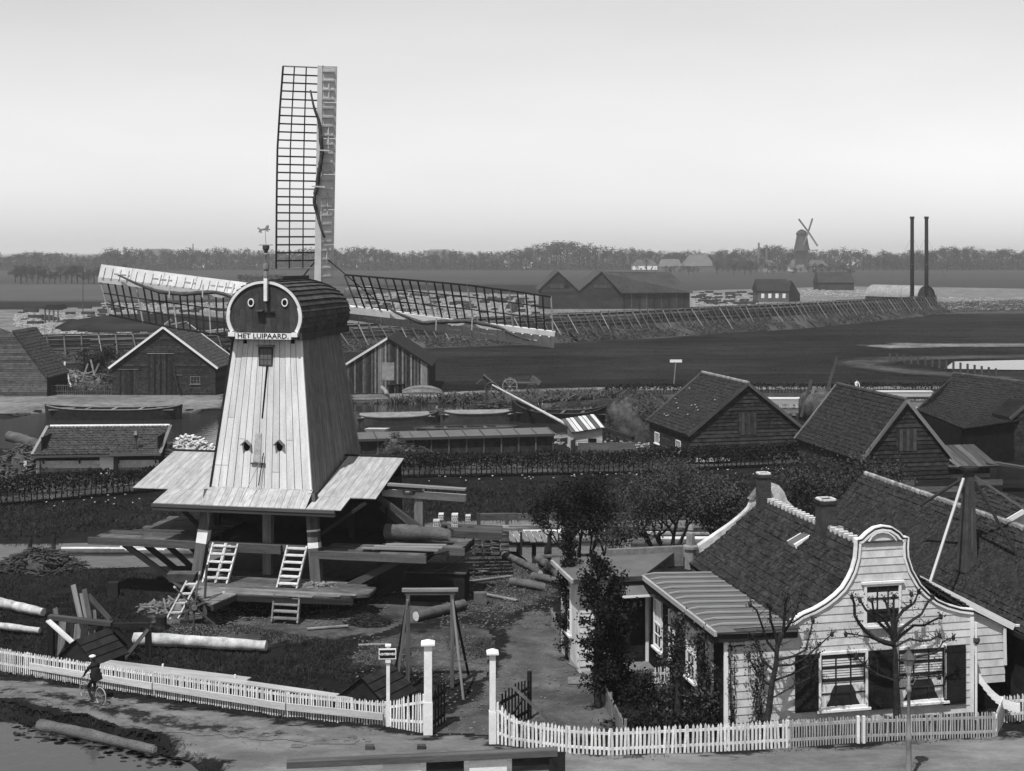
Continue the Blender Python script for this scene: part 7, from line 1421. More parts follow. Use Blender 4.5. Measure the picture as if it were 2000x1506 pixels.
A_ = P(962, 752, 140); B_ = P(1114, 833, 118); mb = MB(); mb.tube([(0, 0, 0), B_ - A_], [.08, .15], 8); single('mast', mb, 'pale_wood', 'long pale mast lying slanting over the barge beside the standing man', 'mast', A_)
p = G(1185, 866); mb = MB(); [mb.rbox((rnd.gauss(0, 2.2), rnd.gauss(0, 1), rnd.uniform(0, .1)), .25, .12, .06, Matrix.Rotation(rnd.uniform(0, 6), 3, 'Z')) for _ in range(160)]; single('wood_scraps', mb, 'chips', 'pale scraps scattered on the ground between shack and haystack', 'scraps', G(1200, 868), kind='stuff')
# ------------------------------------------------------------------ boats on the canal
def barge(name, label, a, b, w, fb, m='beam_mid', deck='old_wood', sheer=.35, group=None, open_=True, cat='barge'):
    L_ = (b - a).length; T = Th(name, label, cat, ((a + b) / 2).xy.to_3d() + Vector((0, 0, -.22)), math.atan2(b.y - a.y, b.x - a.x), group); n = 20; mb = MB(); st = []
    for i in range(n + 1):
        t = i / n; s = 1 - abs(2 * t - 1) ** 6; hw = w / 2 * (.25 + .75 * s); zt = fb + sheer * abs(2 * t - 1) ** 3; x = -L_ / 2 + L_ * t; st.append((x, hw, zt))
    for (x0, h0, z0), (x1, h1, z1) in zip(st, st[1:]):
        for s in (-1, 1):
            mb.hexa([(x0, s * h0 * .8, -.3), (x1, s * h1 * .8, -.3), (x1, s * (h1 * .8 - .08), -.3), (x0, s * (h0 * .8 - .08), -.3), (x0, s * h0, z0), (x1, s * h1, z1), (x1, s * (h1 - .1), z1), (x0, s * (h0 - .1), z0)])
    for (x, h_, z_) in (st[0], st[-1]): s = -1 if x < 0 else 1; mb.hexa([(x, -h_ * .8, -.3), (x + s * .1, 0, -.3), (x, h_ * .8, -.3), (x - s * .1, 0, -.3), (x, -h_, z_), (x + s * .25, 0, z_ + .1), (x, h_, z_), (x - s * .1, 0, z_)])
    T.part('hull', mb, m)
    mb = MB()
    for (x0, h0, z0), (x1, h1, z1) in zip(st, st[1:]):
        for s in (-1, 1): mb.hexa([(x0, s * (h0 + .04), z0 - .02), (x1, s * (h1 + .04), z1 - .02), (x1, s * (h1 - .16), z1 - .02), (x0, s * (h0 - .16), z0 - .02), (x0, s * (h0 + .04), z0 + .05), (x1, s * (h1 + .04), z1 + .05), (x1, s * (h1 - .16), z1 + .05), (x0, s * (h0 - .16), z0 + .05)])
    T.part('gunwale', mb, deck)
    mb = MB(); mb.box(-L_ / 2 * .92, L_ / 2 * .92, -w * .36, w * .36, -.12, -.02); T.part('floor', mb, 'tarred_worn')
    for s in (-1, 1): mb = MB(); x0, x1 = (-.93 * L_ / 2, -.62 * L_ / 2) if s < 0 else (.62 * L_ / 2, .93 * L_ / 2); mb.box(x0, x1, -w * .40, w * .40, fb - .06, fb + .0); T.part('deck', mb, deck)
    for i in range(3): x = (-.4 + .4 * i) * L_ / 2; T.beam('thwart', (x, -w * .45, fb - .05), (x, w * .45, fb - .05), .3, .08, deck)
    return T
barge('barge', 'long dark open barge moored along the quay left of the windmill', G(92, 818, -.2), G(352, 818, -.2), 2.6, 1.05, m='beam_dark', deck='grey_wood')
barge('barge', 'dark barge lying right behind the windmill body', G(690, 828, -.2), G(852, 824, -.2), 2.8, .7, deck='zinc'); barge('barge', 'dark barge in line behind the long shed with a pale deck', G(856, 822, -.2), G(1008, 820, -.2), 2.8, .8, deck='zinc')
for o_, (a_, b_) in zip([o for o in COL.objects if o.name.startswith('barge')][-2:], ((690, 852), (856, 1008))): mb = MB(); l_ = (G(b_, 824, -.2) - G(a_, 828, -.2)).length * .42; mb.prism([(-l_, -1.2, .72), (l_, -1.2, .72), (l_, 1.2, .72), (-l_, 1.2, .72)], [(-l_, -1.1, .82), (l_, -1.1, .82), (l_, 1.1, .95), (-l_, 1.1, .95)]); tagp(link(bpy.data.objects.new('hold_cover', mb.mesh('hold_cover', 'grey_wood')), o_))
SB = barge('sailing_barge', 'tarred barge with a high curved stem carrying the standing man', G(1004, 822, -.2), G(1195, 826, -.2), 3.2, 1.0, m='tarred', sheer=1.0)
T = barge('pontoon', 'low flat pontoon with square openings in front of the barges', G(812, 843, -.2), G(1006, 840, -.2), 2.2, .35, deck='old_wood', sheer=.05, cat='pontoon')
for i in range(5): mb = MB(); x = -4.2 + i * 1.9; mb.box(x - .4, x + .4, -1.12, -1.05, .05, .38); T.part('opening', mb, 'interior')
mb = MB(); mb.prism([(0, 0, 0), (1.6, 0, 0), (1.9, .5, 0), (.2, .5, 0)], [(-.2, -.15, .4), (1.8, -.15, .4), (2.1, .7, .4), (.1, .7, .4)]); single('rowing_boat', mb, 'pale_wood', 'small pale rowing boat behind the right edge of the mill body', 'boat', G(716, 846, -.2))
heap('reed_bundle', 'pale bundles of reed lying on the canal bank behind the barges', G(985, 795), 3.0, 1.2, .8, 300, 3.0, .08, 'hay', 'bundle', flat_=.2)
mb = MB(); mb.lathe((0, 0, 0), [(1.5, 0), (1.4, .5), (1.1, .9), (.3, 1.05)], 12); single('tarpaulin_heap', mb, 'beam_dark', 'low dark covered heap on the bank behind the sailing barge', 'heap', G(1185, 800), smooth=True)
stander('man in dark clothes standing on the barge by the slanting mast', SB.W((-2.3, -.3, .95)), -1.2, 'cloth_dark', 'cloth_black', .3, 'cloth_dark')
stander('man in a white shirt standing on the path behind the ridge of the tall barn', G(1673, 770), -1.3, 'cloth_pale', 'cloth_black', .2, None); stander('man in dark clothes bending on the canal bank behind the mill', G(905, 802), .3, 'cloth_black', 'cloth_black', 1.1, 'cloth_black', .45)
# upturned boat, handcart cover, carts
p = G(826, 770); UB_ = Th('upturned_boat', 'rowing boat lying upside down beside the boarded barn', 'boat', p, .05); n = 12
for k in range(5):
    mb = MB(); a0, a1 = k / 5 * math.pi / 2, (k + 1) / 5 * math.pi / 2
    for i in range(n):
        t0, t1 = i / n, (i + 1) / n; W_ = lambda t: .95 * math.sin(math.pi * min(1, t * .93 + .02)) ** .6; Hh = lambda t: 1.1 * math.sin(math.pi * (t * .9 + .05)) ** .45
        q = lambda t, a: Vector((-2.4 + 4.6 * t, -W_(t) * math.cos(a), Hh(t) * math.sin(a))); mb.quad(q(t0, a0), q(t1, a0), q(t1, a1) * 1.0, q(t0, a1)); q2 = lambda t, a: Vector((-2.4 + 4.6 * t, W_(t) * math.cos(a), Hh(t) * math.sin(a))); mb.quad(q2(t0, a0), q2(t0, a1), q2(t1, a1), q2(t1, a0))
    UB_.part('strake', mb, 'grey_wood' if k % 2 else 'old_wood')
p = G(772, 768); HC = Th('work_table', 'low dark covered work table between the boarded barn and the upturned boat', 'table', p); HC.beam('top', (-1.0, 0, 1.0), (1.1, 0, 1.1), 1.2, .08, 'beam_dark')
for x in (-.8, 0, .9): HC.beam('leg', (x, -.4, 0), (x, -.4, 1.0), .12, .12, 'old_wood', up=(0, 1, 0))
log('short pale log leaning at the corner of the boarded barn', G(745, 772) + Vector((0, 0, .9)), G(757, 773) + Vector((0, -.5, .2)), .25, .25, 'grey_wood')
def wheel(T, x, y, r, m='grey_wood'):
    mb = MB(); mb.tube([(x + r * math.cos(k * math.pi / 10), y, r + r * math.sin(k * math.pi / 10)) for k in range(21)], .07, 5, cap=False); w = T.part('wheel', mb, m)
    for k in range(8): a = k * math.pi / 4; T.beam('spoke', (x, y, r), (x + r * math.cos(a), y, r + r * math.sin(a)), .05, .05, m, w, up=(0, 1, 0))
    mb = MB(); mb.tube([(x, y - .12, r), (x, y + .12, r)], .12, 8); T.part('hub', mb, m, w)
p = G(1006, 768); CT = Th('farm_wagon', 'flat four wheeled farm wagon standing on the edge of the meadow', 'wagon', p, -.02)
for y in (-.7, .7): wheel(CT, -.6, y, .85, 'grey_wood'); wheel(CT, 1.9, y, .55, 'old_wood')
CT.beam('bed', (-1.4, 0, 1.25), (2.5, 0, 1.2), 1.3, .12, 'beam_mid'); CT.beam('side_rail', (-1.4, -.7, 1.75), (1.6, -.7, 1.8), .06, .1, 'beam_mid'); CT.beam('end_board', (2.2, 0, 1.2), (2.6, 0, 1.8), 1.2, .06, 'old_wood', up=(0, 1, 0)); CT.beam('axle', (-.6, -.8, .85), (-.6, .8, .85), .12, .12, 'old_wood')
p = G(960, 770); TC2 = Th('tip_cart', 'two wheeled tip cart tilted up beside the farm wagon', 'cart', p, -.02)
for y in (-.7, .7): wheel(TC2, 0, y, .72, 'old_wood')
TC2.beam('body', (-.9, 0, 2.1), (1.3, 0, .3), 1.3, .5, 'beam_dark'); TC2.beam('body_edge', (-.9, -.68, 2.35), (1.3, -.68, .55), .06, .1, 'grey_wood'); TC2.beam('shaft', (-.8, -.4, 2.0), (-1.8, -.4, 1.2), .08, .08, 'old_wood'); TC2.beam('shaft', (-.8, .4, 2.0), (-1.8, .4, 1.2), .08, .08, 'old_wood')
p = G(1316, 752); FS_ = Th('field_sign', 'white notice board on a thin post in the meadow', 'sign', p); z = H - (703 - HY) * p.y / F; FS_.beam('post', (0, 0, 0), (.25, 0, z), .12, .12, 'grey_wood', up=(0, 1, 0)); mb = MB(); mb.box(-.5, 1.0, -.12, -.06, z - .3, z + .05); FS_.part('board', mb, 'white_paint')
# white stacked timber beyond the barns
for i, (x0, x1, y) in enumerate(((1588, 1700, 776), (1690, 1826, 776), (1480, 1600, 790))):
    a = G(x0, y); b = G(x1, y); T_ = Th('timber_stack', ['pale stack of sawn planks beyond the gap between the barns', 'long pale stack of sawn planks behind the tall barn ridge', 'low stack of planks behind the left barn'][i], 'timber stack', a, math.atan2(b.y - a.y, b.x - a.x), 'stacks of pale sawn planks'); L_ = (b - a).length
    for k in range(5):
        for j in range(3): T_.beam('plank', (rnd.uniform(0, .5), j * .5, .1 + k * .13), (L_ - rnd.uniform(0, .8), j * .5, .1 + k * .13), .45, .08, 'pale_wood')
# thatched mound with leaning poles beyond the barns
p = G(1612, 820); mb = MB(); mb.lathe((0, 0, 0), [(2.6, 0), (2.6, 1.9), (2.2, 2.6), (1.0, 3.0), (.1, 3.1)], 18); MT = Th('straw_mound', 'grey thatched mound between the two tarred barns with a leaning pole', 'mound', p); MT.part('mound', mb, 'hay', smooth=True); MT.beam('pole', (-.2, -1, 2.5), (.9, -1, 6.3), .22, .22, 'old_wood', up=(0, 1, 0)); MT.beam('pole', (-2.6, -1, 0.4), (-1.6, -1, 4.0), .25, .2, 'old_wood', up=(0, 1, 0)); MT.beam('pole', (-2.2, -1, 0.4), (-1.3, -1, 3.4), .25, .2, 'grey_wood', up=(0, 1, 0))
# ------------------------------------------------------------------ left bank: sheds and timber
p = G(219, 772); w = (422 - 219) * p.y / F; zA = H - (640 - HY) * p.y / F; zE = H - (716 - HY) * p.y / F
T, f_, s_ = gable_barn('clapboard_shed', 'dark clapboard shed with bright white bargeboards on the quay', (p.x, p.y, 0), -.02, w, 9.5, zE, zA, 'tarred_worn', 'tile_pale', verge='white_paint', cat='shed', step=.26, tile_n=(30, 16), side='R', mt='tile_pale', mats=None, over=.3)
def dbl(T, f_, x0, x1, z1, nm='door'):
    mb = MB(); f_.box(mb, x0, x1, 0, z1, .045, .075); d = T.part(nm, mb, 'tarred')
    n = max(3, int((x1 - x0) / .22))
    for k in range(n): a = x0 + (x1 - x0) * k / n; mb = MB(); f_.box(mb, a + .01, a + (x1 - x0) / n - .01, 0, z1, .075, .085 + rnd.uniform(0, .012)); T.part('door_board', mb, 'tarred_worn' if k % 3 else 'tarred', d)
    mb = MB(); f_.box(mb, x0 - .1, x1 + .1, z1, z1 + .07, .04, .16); T.part('door_head', mb, 'grey_wood', d)
q = f_.ray; a = q(234, 772); b = q(269, 722); dbl(T, f_, a[0], b[0], b[1]); a = q(290, 772); b = q(339, 691); dbl(T, f_, a[0], b[0], b[1]); a = q(340, 772); b = q(355, 733); dbl(T, f_, a[0] + .05, b[0], b[1])
a = q(372, 750); b = q(391, 735); f_.window(a[0], b[0], a[1], b[1], 3, 2, m='grey_wood', fw=.06)
T.beam('hoist_arm', f_.pt(q(337, 708)[0], q(337, 708)[1], .1), f_.pt(q(352, 752)[0], q(352, 752)[1], 1.4), .16, .16, 'beam_dark'); T.beam('hoist_stay', f_.pt(q(352, 745)[0], q(352, 745)[1], 1.3), f_.pt(q(394, 708)[0], q(394, 708)[1], .1), .06, .06, 'beam_dark')
mb = MB(); zz = zA + .1; mb.tube([(w / 2 - .1, 0, zz), (w / 2 + .9, 0, zz + .8)], .2, 6); T.part('finial_board', mb, 'grey_wood')
p = G(-60, 775); w = (118 + 60) * p.y / F; zA = H - (618 - HY) * p.y / F
SL = Th('clapboard_shed', 'grey clapboard shed with a steep tiled roof at the left edge of the quay', 'shed', p, .0); f_ = Face(SL, (0, 0), 0); q = f_.ray
pl = [(0, 0), (q(92, 775)[0], 0), q(92, 735), q(28, 652), (0, zA)]; w_ = f_.wall(pl, 'tarred_worn', th=.2); f_.clad(pl, .26, 'old_wood', w_, mats=None, prd=.06)
e = q(90, 737); r = q(24, 646); dz = 2.6
slab(SL, 'roof', (r[0], -.15, r[1]), (e[0] + .1, -.15, e[1] - .1), (e[0] + .1, 7.5, e[1] - .1), (r[0], 7.5, r[1]), .1, 'tile_pale'); rr = [x for x in SL.e.children if x.name.startswith('roof')][0]
tiles(SL, bil((e[0] + .1, -.15, e[1] - .08), (e[0] + .1, 7.5, e[1] - .08), (r[0], 7.5, r[1] + .02), (r[0], -.15, r[1] + .02), 0), 24, 16, 'tile_pale', rr); mb = MB(); mb.box(e[0] - .2, e[0], 0, 7.4, 0, e[1] - .1); SL.part('side_wall', mb, 'tarred')
fence('paling_fence', 'thin grey paling fence between the two clapboard sheds', [G(96, 772), G(218, 771)], 1.3, .22, .06, m='old_wood', rails=(.35, .85))
for i, (px, py, n_, lb) in enumerate(((150, 752, 130, 'jumbled heap of beams and offcuts behind the paling fence'), (195, 760, 110, 'heap of weathered planks beside the white edged shed'), (115, 748, 80, 'heap of posts beside the steep roofed shed'))): heap('timber_heap', lb, G(px, py), 2.6, 1.6, 1.9, n_, 2.0, .16, 'grey_wood' if i != 1 else 'old_wood', 'heap')
for i in range(7):
    a = G(105 + i * 17, 755); mb = MB(); mb.beam((0, 0, 0), (rnd.uniform(-1.2, 1.2), .3, rnd.uniform(2.2, 3.6)), .2, .14, up=(0, 1, 0)); single('leaning_beam', mb, rnd.choice(('grey_wood', 'beam_mid', 'pale_wood')), 'weathered beam leaning in the timber yard behind the paling fence', 'beam', a, group='beams leaning in the left timber yard')
bush('quay_bush', 'dark bush behind the timber heap left of the white edged shed', G(190, 728), 2.6, 1.5, 3.0, 1600, .35)
# tiled shed by the chips
p = G(80, 932); w = (311 - 80) * p.y / F; TS = Th('tiled_shed', 'long low shed with a patterned pantile roof and patched plank walls', 'shed', p, .055); f_ = Face(TS, (0, 0), 0); q = f_.ray
w = q(310, 915)[0]; ze_ = 1.65; zr_ = 3.2
slab(TS, 'roof', (-.5, -.5, ze_), (w + .2, -.5, ze_ + .05), (w + .2, 3.4, zr_ + .05), (-.3, 3.4, zr_), .1, 'tile'); r = TS.e.children[0]
tiles(TS, bil((-.5, -.5, ze_ + .02), (w + .2, -.5, ze_ + .07), (w + .2, 3.4, zr_ + .07), (-.3, 3.4, zr_ + .02), .05), 32, 12, 'tile_pale', r, wave=.07, lap=.05)
for i in range(24): mb = MB(); x = -.3 + i * (w + .4) / 24; mb.tube([(x, 3.4, zr_ + .08), (x + .4, 3.4, zr_ + .1)], [.13, .1], 7); TS.part('ridge_tile', mb, 'mortar_white', r)
for x in (-.5, w + .2): TS.beam('verge_board', (x, -.5, ze_ + .1), (x, 3.4, zr_ + .1), .22, .08, 'grey_wood')
TS.beam('gutter', (-.6, -.6, ze_ - .08), (w * .6, -.6, ze_ - .05), .14, .12, 'beam_mid'); TS.beam('gutter', (w * .6, -.62, ze_ + .02), (w + .3, -.62, ze_ + .05), .18, .18, 'old_wood')
w_ = f_.wall([(0, 0), (w, 0), (w, ze_), (0, ze_)], 'tarred_worn'); f_.clad([(0, .1), (w, .1), (w, 1.2), (0, 1.2)], .3, 'grey_wood', w_, mats=['pale_wood', 'grey_wood', 'old_wood'])
mb = MB(); f_.box(mb, w * .50, w * .50 + 1.1, .1, 1.45, .05, .09); d = TS.part('door', mb, 'white_paint'); mb = MB(); f_.box(mb, w * .62, w * .62 + .3, 0, 1.5, .05, .2); TS.part('post', mb, 'beam_mid')
for x in (.2, w * .33, w * .66, w - .2): TS.beam('bracket', (x, -.05, 1.0), (x, -.5, ze_ - .05), .1, .1, 'beam_mid', up=(0, 1, 0))
mb = MB(); mb.box(0, .1, 0, 3, 0, zr_ - .3); mb2 = MB(); mb2.box(w - .1, w, 0, 3, 0, zr_ - .3); TS.part('end_wall', mb, 'tarred'); TS.part('end_wall', mb2, 'tarred')
def lamp_old(px, pyb, pyt, label):
    p = G(px, pyb); h = H - (pyt - HY) * p.y / F; T = Th('street_lamp', label, 'street lamp', p, 0, 'dark street lamps beyond the hedge'); mb = MB(); mb.tube([(0, 0, 0), (0, 0, h - .8)], [.08, .05], 8); T.part('post', mb, 'iron'); mb = MB(); mb.lathe((0, 0, h - .8), [(.06, 0), (.2, .45), (.22, .46)], 6); T.part('glass', mb, 'beam_mid'); mb = MB(); mb.lathe((0, 0, h - .34), [(.26, 0), (.14, .18), (.05, .3)], 6); T.part('hood', mb, 'iron')
    T.beam('ladder_bar', (-.35, 0, h - 1.0), (.35, 0, h - 1.0), .05, .05, 'iron')
lamp_old(266, 930, 840, 'dark street lamp in front of the tiled shed'); lamp_old(1550, 895, 803, 'dark street lamp in front of the left tarred barn')
heap('brush_mound', 'blurred brown mound of brush and logs at the left edge by the tiled shed', G(45, 928), 2.8, 1.5, 2.4, 500, .7, .1, 'old_wood', 'heap'); log('thick dark log sloping on the brush mound at the left edge', P(15, 852, 100), P(85, 872, 99), .42, .38)
for i, px in enumerate((50, 75)): mb = MB(); mb.box(-.12, .12, -.12, .12, 0, 1.2); single('bollard', mb, 'pale_wood', 'pale wooden bollard at the left edge, the %s one' % ('left' if i == 0 else 'right'), 'bollard', G(px, 932), group='pale bollards')
# boarded barn with vertical planks behind the mill
p = G(672, 768); w = (838 - 660) * p.y / F
BD = Th('plank_barn', 'barn with weathered vertical planks and a tiled roof right of the windmill cap', 'barn', p, 0.0); f_ = Face(BD, (0, 0), 0); q = f_.ray
pl = [(q(645, 768)[0], 0), (q(838, 768)[0], 0), q(838, 712), q(757, 662), q(675, 712), (q(645, 710)[0], q(645, 712)[1])]; w_ = f_.wall(pl, 'tarred_worn')
f_.clad(pl, .2, 'old_wood', w_, vert=True, name='plank', mats=['old_wood', 'tarred_worn', 'grey_wood', 'tarred_worn'], jit=.02)
l_, t_, r2 = q(668, 718), q(757, 661), q(842, 716)
for (x0, x1, z0, z1, m) in ((q(746, 0)[0], q(770, 0)[0], q(0, 742)[1], q(0, 716)[1], 'grey_wood'),): mb = MB(); f_.box(mb, x0, x1, 1.5, 3.6, .04, .08); BD.part('patch_board', mb, m)
slab(BD, 'roof', (l_[0] - .2, -.2, l_[1]), (t_[0], -.2, t_[1] + .05), (t_[0], 13, t_[1] + .05), (l_[0] - .2, 13, l_[1]), .08, 'tile_pale'); slab(BD, 'roof', (t_[0], -.2, t_[1] + .05), (r2[0] + .1, -.2, r2[1]), (r2[0] + .1, 13, r2[1]), (t_[0], 13, t_[1] + .05), .08, 'tile'); r = [x for x in BD.e.children if x.name.startswith('roof')][0]
tiles(BD, bil((l_[0] - .2, 13, l_[1] + .02), (l_[0] - .2, -.2, l_[1] + .02), (t_[0], -.2, t_[1] + .07), (t_[0], 13, t_[1] + .07), 0), 44, 20, 'tile_pale', r)
BD.beam('bargeboard', f_.pt(l_[0] - .2, l_[1] - .02, .25), f_.pt(t_[0], t_[1] + .03, .25), .06, .24, 'pale_wood'); BD.beam('bargeboard', f_.pt(t_[0], t_[1] + .03, .25), f_.pt(r2[0] + .1, r2[1], .25), .06, .2, 'tarred')
mb = MB(); mb.box(q(838, 0)[0] - .1, q(838, 0)[0], 0, 12.8, 0, q(838, 712)[1]); BD.part('side_wall', mb, 'tarred')

# ------------------------------------------------------------------ the long timber windbreak
WB = Th('timber_windbreak', 'very long wooden windbreak of rails and slanting props on the embankment', 'windbreak', FP[1][0])
B0 = FP[1][0]; tot = 0
for i in range(0, len(FP) - 1):
    (a, za), (b, zb) = FP[i], FP[i + 1]; L_ = (b - a).length; d = (b - a).normalized(); n = Vector((d.y, -d.x, 0)); sp = 2.5 if i <= 2 else (1.8 if i == 3 else 2.1); k = int(L_ / sp)
    if i == 0: a = a.lerp(b, .8); L_ *= .2; k = int(L_ / sp)
    for j in range(k):
        t = (j + .5) / k; p = a.lerp(b, t) - B0; z = za + (zb - za) * t + rnd.uniform(-.08, .08)
        WB.beam('post', p + Vector((0, 0, z - 3.0)), p + Vector((rnd.uniform(-.05, .05), 0, z + .1)), .14, .14, 'beam_mid', up=(0, 1, 0))
        q_ = p + n * rnd.uniform(2.6, 3.4) + d * rnd.uniform(.4, 1.4); WB.beam('prop', p + Vector((0, 0, z - .35)) + n * .12, Vector((q_.x, q_.y, .25)), .18, .16, 'old_wood' if j % 4 else 'grey_wood', up=(0, 1, 0))
    m = max(1, int(L_ / 9))
    for j in range(m):
        for r in range(7):
            u0, u1 = j / m, (j + 1) / m; zz = lambda u: za + (zb - za) * u - .12 - r * .42 + rnd.uniform(-.04, .04); WB.beam('rail', a.lerp(b, u0) - B0 + Vector((0, .1, zz(u0))), a.lerp(b, u1) - B0 + Vector((0, .1, zz(u1))), .05, .17, 'grey_wood' if (r in (0, 2) and rnd.random() < .45) else ('old_wood' if rnd.random() < .3 else 'tarred_worn'))
        for r in range(1): pass
V = []
for i in range(1, len(FP) - 1):
    (a, za), (b, zb) = FP[i], FP[i + 1]; L_ = (b - a).length; d = (b - a).normalized(); n = np.array([d.y, -d.x]); N_ = int(L_ * 70); t = NR.uniform(0, 1, N_); s = NR.uniform(0, 1, N_) ** .8
    zt_ = za + (zb - za) * t - 2.8; k = .6 + 4.1 * s; X = a.x + (b.x - a.x) * t + n[0] * k; Y = a.y + (b.y - a.y) * t + n[1] * k; Z = zt_ * (1 - s) + .2; V.append(np.stack([X, Y, Z], 1))
V = np.concatenate(V); V = V[noise2(V[:, 0], V[:, 1], 2.5, 7) > -.2]
o = bpy.data.objects.new('dyke_weeds', quads_mesh('dyke_weeds', leaf_quads(V, .5 * NR.uniform(.5, 1.4, len(V)), aspect=.35), 'reed')); COL.objects.link(o); tagp(o, 'dry weeds and brambles on the slope under the windbreak', kind='stuff')
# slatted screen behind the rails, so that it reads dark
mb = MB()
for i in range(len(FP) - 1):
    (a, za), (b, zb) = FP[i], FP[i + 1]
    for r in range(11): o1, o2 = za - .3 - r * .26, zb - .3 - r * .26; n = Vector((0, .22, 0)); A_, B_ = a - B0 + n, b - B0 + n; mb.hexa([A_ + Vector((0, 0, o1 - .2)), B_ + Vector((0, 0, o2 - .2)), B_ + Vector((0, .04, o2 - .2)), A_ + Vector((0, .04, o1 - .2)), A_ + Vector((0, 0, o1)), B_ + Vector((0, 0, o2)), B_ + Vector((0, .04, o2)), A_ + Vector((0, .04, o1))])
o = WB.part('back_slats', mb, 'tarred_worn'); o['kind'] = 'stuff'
# posts along the meadow on the right
for i in range(16): t = i / 15; x = 1738 + (1945 - 1738) * t; y = 706 + 32 * t ** 1.15; p = G(x, y); mb = MB(); mb.box(-.12, .12, -.12, .12, -.1, 1.25); single('fence_post', mb, 'beam_mid', 'dark wooden post in the row along the meadow pond at the right', 'post', p, group='posts along the meadow pond')
# ------------------------------------------------------------------ far timber yard, warehouses, chimneys
p = P(1216, 602, 1); D1 = F * H / (604 - HY); 
def ztop(py, D): return H - (py - HY) * D / F
WH = Th('warehouse', 'twin gabled timber warehouse with long plain roofs beyond the windbreak', 'warehouse', ((1060 - CX) * D1 / F, D1, 0), .0)
f_ = Face(WH, (0, 0), 0); q = f_.ray
for pl, nm in (([(q(1052, 604)[0], 0), (q(1131, 604)[0], 0), q(1131, 568), q(1090, 531), q(1052, 566)], 'a'), ([(q(1131, 604)[0], 0), (q(1216, 604)[0], 0), q(1216, 568), q(1175, 531), q(1131, 568)], 'b')):
    w_ = f_.wall(pl, 'barn_wall_far', 'gable_wall'); f_.clad(pl, .8, 'barn_wall_far', w_); c = pl[3][0]
    for k in range(4): mb = MB(); z = q(1100, 556)[1]; f_.box(mb, c - 2.2 + k * 1.35, c - 1.05 + k * 1.35, z - 1.0, z + .1, .05, .14); WH.part('vent_shutter', mb, 'tarred' if (k == 3 and nm == 'a') else 'barn_roof_far')
dx = 3.2; dp_ = 34
def ridge(a, b, sh): slab(WH, 'roof', f_.pt(a[0], a[1] + .1, .4), f_.pt(b[0], b[1] + .1, .4), f_.pt(b[0] + sh, b[1] + .1, -dp_), f_.pt(a[0] + sh, a[1] + .1, -dp_), .25, 'barn_roof_far')
ridge(q(1050, 568), q(1090, 530), 0); ridge(q(1090, 530), q(1131, 568), 0); ridge(q(1131, 568), q(1175, 530), 0)
# right-hand hall runs off to the right: its long side faces us
E0 = q(1216, 570); A0 = q(1175, 530); wx = q(1350, 600)[0]
sv = Face(WH, (E0[0], 0), 9); LW = (wx - E0[0]) / math.cos(math.radians(9)); w_ = sv.wall([(0, 0), (LW, 0), (LW, E0[1]), (0, E0[1])], 'tarred_worn', 'long_wall')
for k in range(9): mb = MB(); sv.box(mb, .3 + k * LW / 9, .3 + k * LW / 9 + .25, 0, E0[1], .02, .3); WH.part('pilaster', mb, 'old_wood' if k % 2 else 'tarred', w_)
for k in (2, 6): mb = MB(); sv.box(mb, k * LW / 9 + 1, k * LW / 9 + 3.2, 0, E0[1] * .75, .03, .15); WH.part('sliding_door', mb, 'barn_wall_far', w_)
a, b = sv.pt(-.5, E0[1] - .1, .8), sv.pt(LW + .8, E0[1] - .1, .8); tp0 = f_.pt(A0[0], A0[1], .4); tp1 = WH.L(P(1308, 532, D1 + 16)); slab(WH, 'roof', a, b, tp1, tp0, .3, 'barn_roof_far'); slab(WH, 'roof', b, sv.pt(LW + .8, E0[1] - .1, -16), tp1 + Vector((.1, 0, 0)), tp1, .3, 'barn_roof_far')
def farbox(name, label, px0, px1, pyb, pye, pyr, D=None, m='farm_wall', mr='farm_roof', dep=8, hip=.0, win=3, cat='farmhouse', group=None, gable=False):
    D = D or F * H / (pyb - HY); x0 = (px0 - CX) * D / F; w = (px1 - px0) * D / F; T = Th(name, label, cat, (x0, D, 0), 0, group); ze = ztop(pye, D); zr = ztop(pyr, D + dep / 2)
    mb = MB(); mb.box(0, w, 0, dep, 0, ze); wl = T.part('wall', mb, m)
    if gable: mb = MB(); mb.prism([(-.3, -.3, ze), (w + .3, -.3, ze), (w / 2, -.3, zr)], [(-.3, dep + .3, ze), (w + .3, dep + .3, ze), (w / 2, dep + .3, zr)]); T.part('roof', mb, mr)
    else:
        h = w * hip; mb = MB(); b = len(mb.v); mb.v += [(-.4, -.4, ze), (w + .4, -.4, ze), (w + .4, dep + .4, ze), (-.4, dep + .4, ze), (h, dep / 2, zr), (w - h, dep / 2, zr)]; mb.f += [(0, 1, 5, 4), (1, 2, 5), (2, 3, 4, 5), (3, 0, 4), (3, 2, 1, 0)]; T.part('roof', mb, mr)
    for k in range(win): mb = MB(); x = w * (k + .7) / (win + .4); mb.box(x - .5, x + .5, -.08, 0.05, ze * .35, ze * .75); T.part('window', mb, 'white_paint' if m != 'farm_white' else 'tarred')
    return T
T = farbox('brick_shed', 'small brick shed with a dark roof just behind the windbreak', 1480, 1541, 590, 568, 545, dep=9, m='farm_wall', mr='barn_wall_far', win=4, cat='shed'); 
g_ = MB(); D = T.loc.y; w = 61 * D / F; mb = MB(); mb.prism([(w, 0, 0), (w + 4.5, 4, 0), (w + 4.5, 4, ztop(575, D)), (w + 1.2, 1.5, ztop(548, D)), (w, 0, ztop(569, D))], [(w - 1, 1, 0), (w + 3.5, 5, 0), (w + 3.5, 5, ztop(575, D)), (w + .2, 2.5, ztop(548, D)), (w - 1, 1, ztop(569, D))]); T.part('gable_wall', mb, 'barn_wall_far')
